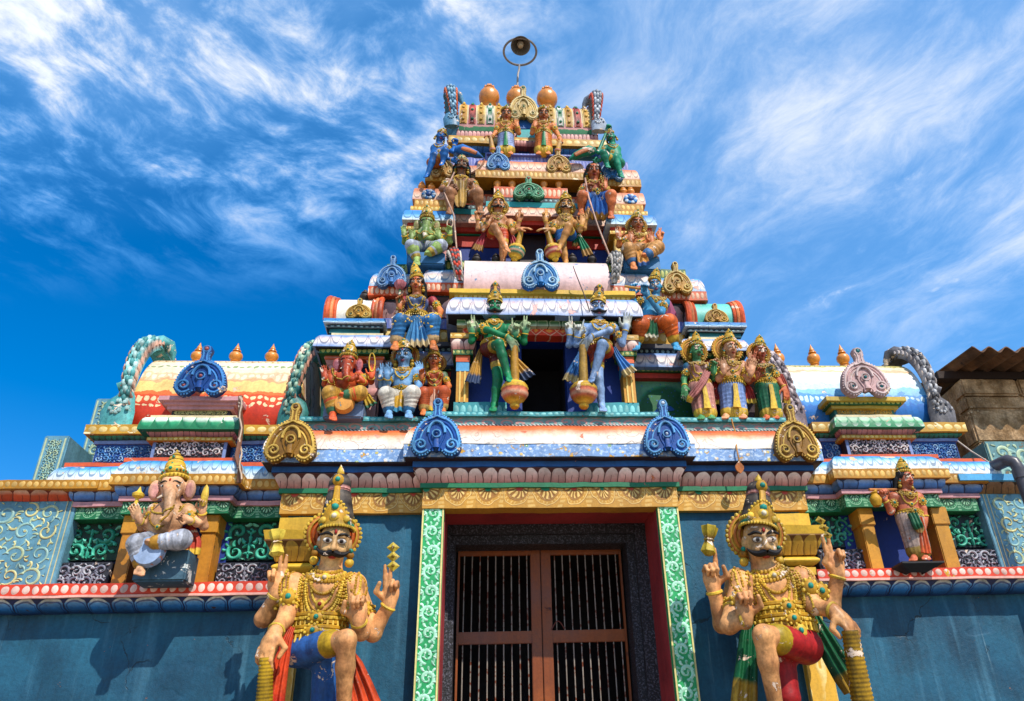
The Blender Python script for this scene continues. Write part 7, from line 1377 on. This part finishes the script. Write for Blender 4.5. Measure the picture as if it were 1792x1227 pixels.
s6 = person('standing crowned lord in blue cloth with gold halo, middle of the trio', .03, (1278, 612), (37, 26), 'c8926a', 'a8583a', (6, 8, 0), (1280, 732), (1277, 634, 0), (1278, 664, 0), (1280, 680, 0),
    [((1258, 641, -.1), (1250, 660, 0), (1249, 650, .2), (1247, 632, .3), 'hold', 1), ((1260, 642, .1), (1258, 663, .3), (1266, 652, .6), (1268, 628, .65), 'open', 1), ((1299, 641, -.1), (1312, 656, 0), (1315, 645, .2), (1316, 624, .3), 'two', -1), ((1298, 643, .1), (1308, 663, .3), (1313, 655, .6), (1317, 638, .65), 'open', -1)], [((1272, 690, 0), (1274, 710, .1), (1272, 724, .0), (1268, 732, .5), (.25, .2, .14)), ((1290, 690, 0), (1293, 710, .1), (1297, 724, .0), (1301, 731, .5), (.25, .2, .14))], (1275, 576))
skirt(s6, (1280, 682, 0), (1274, 725, .1), (1296, 725, .1), lin('7f9ad0'), GDL, (.54, .36)); s6.belt((1280, 670, 0), .5, .44).halo('c8782a', 'c8a050', .85, .75, -.05, .1); sash(s6, [(1256, 668, -.1), (1254, 680, -.1), (1252, 692, -.1), (1250, 700, -.1), (1249, 706, -.1)], [.16, .2, .24, .26, .28], lin('a8302a'), GDL); sash(s6, [(1302, 668, -.1), (1308, 682, -.1), (1312, 692, -.1), (1314, 700, -.1), (1315, 706, -.1)], [.16, .2, .24, .26, .28], lin('a8302a'), GDL)
s7 = person('standing lady in dark green sari, right of the trio', .04, (1330, 618), (33, 24), 'b86038', '8a3a24', (6, 8, 3), (1345, 732), (1333, 640, 0), (1339, 666, 0), (1342, 680, 0),
    [((1317, 647, 0), (1311, 668, .1), (1325, 660, .5), (1332, 645, .6), 'hold', 1), ((1316, 645, -.1), (1312, 650, 0), (1316, 638, .2), (1318, 618, .3), 'two', 1), ((1350, 646, 0), (1363, 668, .1), (1372, 678, .2), (1377, 692, .25), 'rest', -1, (-.3, .9, 0))], [((1337, 690, 0), (1341, 710, .1), (1343, 725, .0), (1340, 733, .5), (.25, .2, .14)), ((1352, 690, 0), (1354, 710, .1), (1355, 725, .0), (1358, 732, .5), (.25, .2, .14))], (1329, 586), True, sleeve='2f5a34', chest='2c6a44')
skirt(s7, (1342, 682, 0), (1344, 726, .1), (1356, 726, .1), lin('1f6a44'), GDL, (.56, .38)); s7.belt((1340, 671, 0), .44, .4).halo('b8602a', 'b8862c', .72, .66, .05, .05); sash(s7, [(1366, 655, -.1), (1372, 670, -.1), (1376, 685, -.1), (1377, 698, -.1), (1376, 706, -.1)], [.1, .14, .16, .18, .18], lin('a84a3a'), GDL)
# seated four-armed figure of the upper right ledge
s8 = person('four-armed seated figure in orange cloth on the upper right ledge', .40, (1115, 394), (30, 23.5), 'c87a44', '9a4428', (0, 10, 0), (1120, 474), (1116, 413, 0), (1117, 428, 0), (1118, 437, 0),
    [((1098, 418, -.1), (1083, 430, 0), (1083, 417, .3), (1081, 396, .35), 'open', 1), ((1099, 420, .1), (1096, 434, .3), (1103, 422, .6), (1106, 400, .65), 'open', 1), ((1136, 418, -.1), (1152, 428, 0), (1155, 419, .3), (1158, 402, .35), 'two', -1), ((1135, 420, .1), (1144, 430, .3), (1141, 425, .6), (1139, 410, .65), 'open', -1)], [((1108, 440, .1), (1100, 436, 1.0), (1107, 460, .85), (1110, 471, 1.2), (.33, .3, .2)), ((1128, 440, .1), (1151, 433, 1.0), (1132, 446, 1.1), (1122, 448, 1.2), (.34, .3, .2))], (1116, 366))
pants(s8, (1118, 438, 0), [((1108, 440, .1), (1100, 436, 1.0), (1107, 460, .85)), ((1128, 440, .1), (1151, 433, 1.0), (1132, 446, 1.1))], lin('c89050'), lin('3a6a9c'), (.36, .34, .28), .025); s8.halo('b8702a', 'c09038', .64, .55, 0, .05); pedestal(s8, 1093, 1157, 446, 472, .8, -.4, plain('2f6c9a', chip=CHIPW, amt=.08)); sash(s8, [(1120, 440, .85), (1122, 446, 1.1), (1124, 452, 1.15), (1126, 460, 1.15), (1127, 465, 1.1)], [.2, .24, .26, .28, .28], lin('c88a3a'), lin('2f5a94'), 'loincloth', 2)
# bowman and woman
s9 = person('moustached brown seated bowman with knees apart, near the top', .62, (808, 292), (31, 24), '9a6a48', '5a3826', (2, 12, 0), (812, 370), (806, 312, 0), (806, 331, 0), (808, 342, 0),
    [((784, 320, 0), (773, 331, .3), (785, 330, .6), (802, 326, .7), 'hold', 1, (0, -.6, -.6)), ((826, 320, 0), (836, 331, .3), (830, 330, .6), (822, 318, .7), 'fist', -1)], [((797, 345, .1), (786, 336, 1.0), (788, 366, .6), (786, 374, 1.0), (.3, .26, .16)), ((820, 345, .1), (836, 337, 1.0), (839, 365, .6), (842, 373, 1.0), (.3, .26, .16))], None, moust=True, hair=True)
s9.shorts((808, 342, 0), [((797, 345, .1), (786, 336, 1.0)), ((820, 345, .1), (836, 337, 1.0))], lin('8a6a24'), lin('5a3a18'), .3, .5); sash(s9, [(806, 316, .5), (806, 330, .6), (806, 345, .75), (806, 356, .8), (806, 362, .8)], [.35, .3, .3, .28, .2], lin('a8843c'), lin('8a6a2c'), 'hide_cloth', 2); crown_kirita(s9.root, s9.hc+s9.u*.33*s9.hH, s9.u, s9.hH, .45, 'pale', r0=.34)
MB().tube([s9.p(818, 306, -.2), s9.p(828, 303, -.2), s9.p(838, 297, -.2), s9.p(845, 288, -.2), s9.p(848, 279, -.2)], [.012, .02, .02, .016, .008], lin('8a5a3a'), n=8).build('bow', PV, s9.root); MB().tube([s9.p(795, 302, .4), s9.p(778, 338, 1.1), s9.p(794, 376, 1.25), s9.p(799, 436, 1.3)], .010, lin('c8a088'), n=6).build('bowstring', PV, s9.root)
s10 = person('dark haired seated woman in blue skirt, near the top on the right', .62, (1039, 302), (30, 26), 'c06a3c', '8a3a24', (-4, 10, 0), (1045, 378), (1039, 322, 0), (1042, 338, 0), (1043, 347, 0),
    [((1022, 328, 0), (1014, 342, .3), (1024, 336, .6), (1034, 326, .7), 'hold', 1), ((1057, 328, 0), (1066, 340, .2), (1059, 330, .5), (1056, 308, .55), 'open', -1)], [((1034, 350, .1), (1019, 342, 1.0), (1018, 368, .6), (1016, 376, 1.0), (.28, .26, .16)), ((1053, 350, .1), (1070, 341, 1.0), (1068, 374, .6), (1070, 382, 1.0), (.28, .26, .16))], None, True, hair=True, chest='b85a3a')
s10.shorts((1043, 349, 0), [((1034, 350, .1), (1019, 342, 1.0)), ((1053, 350, .1), (1070, 341, 1.0))], lin('1f4f94'), lin('3a74b8'), .34, .7); sash(s10, [(1044, 345, .55), (1044, 352, .8), (1044, 362, .85), (1043, 374, .85), (1042, 384, .8)], [.3, .42, .52, .56, .5], lin('24589c'), GDD, 'skirt_pleats', 4); s10.belt((1043, 343, 0), .42, .4); MB().tube([s10.p(1024, 312, .3), s10.p(1030, 345, 1.15), s10.p(1046, 395, 1.2), s10.p(1067, 448, 1.2)], .012, lin('c89a84'), n=6).build('staff', PV, s10.root)
# standing pair under the top roof
PG = 'standing pair under the top roof'
for (lab, hx, hy, top, skc, base, arms, mace) in (
    ('standing club bearer in pale blue skirt, left of the top pair', 886, 203, (886, 188), '8a9cc8', (884, 267), [((872, 221, 0), (867, 233, .1), (861, 240, .4), (855, 238, .5), 'grip', 1, (.2, .7, -.7)), ((903, 221, 0), (908, 233, .2), (905, 222, .5), (903, 208, .55), 'open', -1)], ((858, 240, .5), (862, 262, .5), (863, 268, .5))),
    ('standing club bearer in orange skirt, right of the top pair', 951, 203, (951, 187), 'cf6e1c', (952, 268), [((967, 221, 0), (975, 233, .1), (979, 241, .4), (983, 246, .5), 'grip', -1, (-.2, .7, -.7)), ((936, 221, 0), (931, 233, .2), (935, 222, .5), (938, 208, .55), 'open', 1)], ((980, 247, .5), (976, 264, .5), (975, 269, .5)))):
    cx = hx-(1 if hx < 900 else 0); q = person(lab, .76, (hx, hy), (24, 21), 'c87a40', 'a04a28', (0, 14, 0), base, (cx, 216, 0), (cx, 232, 0), (cx, 239, 0), arms, [((cx-6, 245, 0), (cx-6, 256, .05), (cx-7, 264, 0), (cx-9, 269, .4), (.25, .2, .14)), ((cx+6, 245, 0), (cx+6, 256, .05), (cx+7, 264, 0), (cx+9, 269, .4), (.25, .2, .14))], top, group=PG, hlen=.65)
    skirt(q, (cx, 241, 0), (cx-7, 265, .05), (cx+7, 265, .05), lin(skc), GDL, (.52, .42), strip=lin('1f7a4a')); q.belt((cx, 235, 0), .5, .43); q.mace(*mace, .12, .2, lin('b88a4a'))
# crouching climbers at the top corners
def climber(lab, sg, x0, hd, skin, tint, sash_c, base, kn, an, tail, arm2):
    q = Fig(lab, 'statue', .66, hd, (22, 19), .0085, skin, tint, (sg*25, -5, sg*12), 'crouching_statue', 'crouching statues at the top corners', base); q.head_human(); hx, hy = hd
    q.torso((hx-sg*2, hy+14, 0), (hx-sg*8, hy+33, .1), (hx-sg*11, hy+44, .0), .6)
    q.arm((hx-sg*12, hy+20, 0), (hx+sg*6, hy+36, .4), (hx+sg*20, hy+40, .6), (hx+sg*34, hy+44, .6), 'hold', -sg, (0, -.6, -.6)); q.arm((hx+sg*8, hy+18, 0), (hx+sg*22, hy+26, .3), arm2[0], arm2[1], 'fist', -sg)
    q.leg((hx-sg*8, hy+46, .1), kn[0], an[0], (an[0][0]-sg*3, an[0][1]+5, an[0][2]+.4), (.3, .26, .16)); q.leg((hx-sg*15, hy+46, 0), kn[1], an[1], (an[1][0]-sg*4, an[1][1]+4, an[1][2]+.3), (.3, .26, .16)); q.body(); q.shorts((hx-sg*11, hy+45, 0), [((hx-sg*8, hy+46, .1), kn[0])], lin(sash_c), GDL, .34, .6); q.necklace(NKS).earrings(); crown_kirita(q.root, q.hc+q.u*.3*q.hH, q.u, q.hH, .5, 'gold', r0=.34)
    q.arm; MB().tube([q.pp(t) for t in tail], [.05, .075, .06, .05, .012], lin(skin), n=10).build('tail_cloth', PV, q.root); MB().tube([q.pp((t[0], t[1]-3, t[2]+.3)) for t in tail[1:4]], [.03, .035, .03], lin('b86a3a'), n=8, flat=.5).build('feather', PV, q.root); return q
climber('blue crouching figure at the top left corner, holding a shaft', 1, 770, (771, 240), '1f66b0', '123f7a', 'b8642a', (765, 315), [(779, 264, .9), (760, 272, .5)], [(775, 284, .6), (748, 306, .2)], [(798, 262, .3), (808, 262, .4), (822, 266, .4), (834, 271, .4), (845, 276, .3)], ((795, 254, .4), (800, 244, .45)))
climber('green crouching figure at the top right corner, mallet raised', -1, 1070, (1069, 241), '1f8a6a', '0f5a4a', '1f7a5a', (1068, 315), [(1056, 268, .9), (1077, 276, .5)], [(1062, 288, .6), (1086, 306, .2)], [(1040, 264, .3), (1032, 264, .4), (1018, 268, .4), (1006, 274, .4), (996, 279, .3)], ((1062, 230, .3), (1064, 224, .4)))
# lone figure of the right wall niche
s11 = person('standing herdsman with a pole and hanging pot in the right wall niche', -.16, (1584, 840), (37, 27), 'c06a48', '8a3a2a', (14, 6, 2), (1606, 985), (1583, 862, 0), (1588, 893, 0), (1592, 905, 0),
    [((1563, 871, 0), (1559, 895, .1), (1549, 876, .3), (1541, 858, .35), 'fist', 1, (.2, -.9, 0)), ((1606, 871, 0), (1615, 890, .1), (1619, 905, .1), (1616, 922, .15), 'rest', -1, (-.3, .9, 0))], [((1587, 912, 0), (1596, 945, .15), (1601, 972, .0), (1597, 981, .5), (.25, .2, .14)), ((1602, 912, 0), (1610, 945, .1), (1615, 970, .0), (1622, 979, .5), (.25, .2, .14))], (1576, 800), hair=True)
skirt(s11, (1592, 908, 0), (1600, 968, .05), (1616, 966, .05), lin('c4aa9c'), lin('a8883a'), (.54, .34), strip=None); sash(s11, [(1597, 898, .5), (1602, 908, .55), (1606, 918, .6), (1610, 926, .55), (1610, 932, .5)], [.2, .2, .22, .2, .1], lin('1f6a44'), lin('c8a060'), 'waist_knot'); sash(s11, [(1608, 905, .42), (1613, 925, .4), (1617, 945, .4), (1620, 960, .4), (1621, 968, .4)], [.14, .16, .18, .2, .2], lin('c8582c'), lin('c8582c'), 'cloth_end'); s11.belt((1591, 900, 0), .48, .42)
MB().tube([s11.p(1521, 857, .4), s11.p(1601, 857, -.25)], .013, lin('b8743a'), n=8).build('pole', PV, s11.root); pq = s11.p(1535, 885, .4); MB().lathe(pq, (0, 0, 1), [(.01, -.01), (.035, -.005), (.05, .03), (.055, .06), (.04, .09), (.025, .11), (.035, .125), (.03, .13)], GD, n=16).tube([pq+np.array([0, 0, .12]), s11.p(1533, 858, .4)], .012, GD).build('hanging_pot', PV, s11.root)
zz0 = Z(1610, 993, -.28); pl_ = [(X(1575, 980, -.3), .1), (X(1575, 980, -.3), -.33), (X(1648, 978, -.3), -.33), (X(1648, 978, -.3), .1)]
mould('plinth', s11.root, pl_, [(-.12, Z(1610, 981, -.33)), (0, Z(1610, 982, -.33)), (.0, Z(1610, 985, -.33)), (-.12, Z(1610, 1000, -.33)+.02)], plain('1c1a1c', chip=lin('6a6a6a'), amt=.06))
# ================================================================== light and sky
SUN = np.array([.62, -1.12, 1.45]); SUN = SUN/np.linalg.norm(SUN)
sl = bpy.data.lights.new('sun', 'SUN'); sl.energy = 4.6; sl.angle = math.radians(.53); sl.color = (1, .925, .82); so = bpy.data.objects.new('sun', sl); COL.objects.link(so)
so.rotation_euler = Vector(SUN).to_track_quat('Z', 'Y').to_euler(); so.location = (6, -12, 16)
w = bpy.data.worlds.new('World'); SC.world = w; w.use_nodes = True; nt = w.node_tree; nt.nodes.clear(); g = G(nt)
sky = g.new('ShaderNodeTexSky', sky_type='NISHITA'); sky.sun_disc = False; sky.sun_elevation = math.asin(SUN[2]); sky.sun_rotation = math.atan2(SUN[0], SUN[1])
sky.air_density = 1.0; sky.dust_density = .2; sky.ozone_density = 1.5
hs = g.new('ShaderNodeHueSaturation'); hs.inputs['Saturation'].default_value = 1.55; hs.inputs['Value'].default_value = 1.22; hs.inputs['Hue'].default_value = .506; nt.links.new(sky.outputs[0], hs.inputs['Color'])
tc = g.new('ShaderNodeTexCoord'); d = g.sep(tc.outputs['Generated']); zz = g.m('MAXIMUM', d[2], .06)
px_ = g.m('DIVIDE', d[0], zz); py_ = g.m('DIVIDE', d[1], zz); P2 = g.xyz(px_, py_, 0.0)
def rot(vec, ang, sc, loc=(0, 0, 0)):
    n = g.new('ShaderNodeMapping'); g.put(n.inputs[0], vec); n.inputs['Rotation'].default_value = (0, 0, ang); n.inputs['Scale'].default_value = sc; n.inputs['Location'].default_value = loc; return n.outputs[0]
SKYL, SKYR = (9.3, 1.1, 0), (1.0, 4.0, 0)
def rs(vec, ang, sc, loc=(0, 0, 0)): return rot(rot(vec, ang, (1, 1, 1), loc), 0, sc)
w1 = g.m('MULTIPLY', g.m('SUBTRACT', g.noise(P2, 3.0, 2, .5), .5), .24); w2 = g.m('MULTIPLY', g.m('SUBTRACT', g.noise(rot(P2, 1.0, (1, 1, 1), (5, 3, 0)), 3.0, 2, .5), .5), .24)
wv = g.new('ShaderNodeVectorMath', operation='ADD'); g.put(wv.inputs[0], P2); g.put(wv.inputs[1], g.xyz(w1, w2, 0.0)); Pw = wv.outputs[0]
f1 = g.noise(rs(Pw, -.95, (1.6, 2.1, 1)), 5.4, 12, .66); f2 = g.noise(rs(Pw, 1.25, (1.2, 2.0, 1), (2, 7, 0)), 4.2, 12, .7)
b1 = g.noise(rs(Pw, -.7, (1, 1.2, 1), SKYL), 2.9, 6, .52); b2 = g.noise(rs(Pw, 1.25, (.9, 1.35, 1), SKYR), 2.1, 5, .5)
left = g.ss(px_, -.2, .3, 1, 0); right = g.ss(px_, -.25, .45)
c1 = g.ss(g.m('ADD', b1, g.m('MULTIPLY', g.m('SUBTRACT', f1, .5), .8)), .38, .88)
c1 = g.m('MULTIPLY', g.m('MULTIPLY', c1, left), g.ss(py_, 1.0, 1.6, 1, 0))
c2 = g.ss(g.m('ADD', b2, g.m('MULTIPLY', g.m('SUBTRACT', f2, .5), .7)), .33, .92)
hz = g.m('ADD', g.m('MULTIPLY', g.ss(py_, .2, 1.5, .36, .28), right), g.m('MULTIPLY', g.m('MULTIPLY', left, g.ss(py_, .75, 1.35, .32, 0)), g.ss(b2, .3, .6, .5, 1)))
puff = g.m('MULTIPLY', g.ss(g.m('ADD', g.noise(rs(Pw, 1.0, (1, 1.8, 1), (4, 9, 0)), 4.2, 6, .5), g.m('MULTIPLY', g.m('SUBTRACT', f1, .5), .5)), .66, .84), .5)
c2 = g.m('ADD', g.m('MULTIPLY', g.m('ADD', g.m('MULTIPLY', c2, .52), puff), g.m('MULTIPLY', right, g.ss(py_, 1.0, 2.0, 1, .3))), hz)
far = g.m('MULTIPLY', g.ss(f1, .60, .80), g.m('MULTIPLY', 0.0, left))
cloud = g.m('MINIMUM', g.m('ADD', g.m('ADD', c1, c2), far), .94)
col = g.mix(cloud, hs.outputs[0], g.mix(g.ss(cloud, .1, .8), (1.9, 5.6, 10.8), (6.9, 7.4, 8.1)))
bg = g.new('ShaderNodeBackground'); bg.inputs[1].default_value = .12; nt.links.new(col, bg.inputs[0]); ow = g.new('ShaderNodeOutputWorld'); nt.links.new(bg.outputs[0], ow.inputs[0])
vs = SC.view_settings; SC.display_settings.display_device = 'sRGB'; vs.view_transform = 'Standard'; vs.look = 'None'; vs.exposure = 0.36; vs.gamma = 1.0
SC.cycles.max_bounces = 6; SC.cycles.use_denoising = True
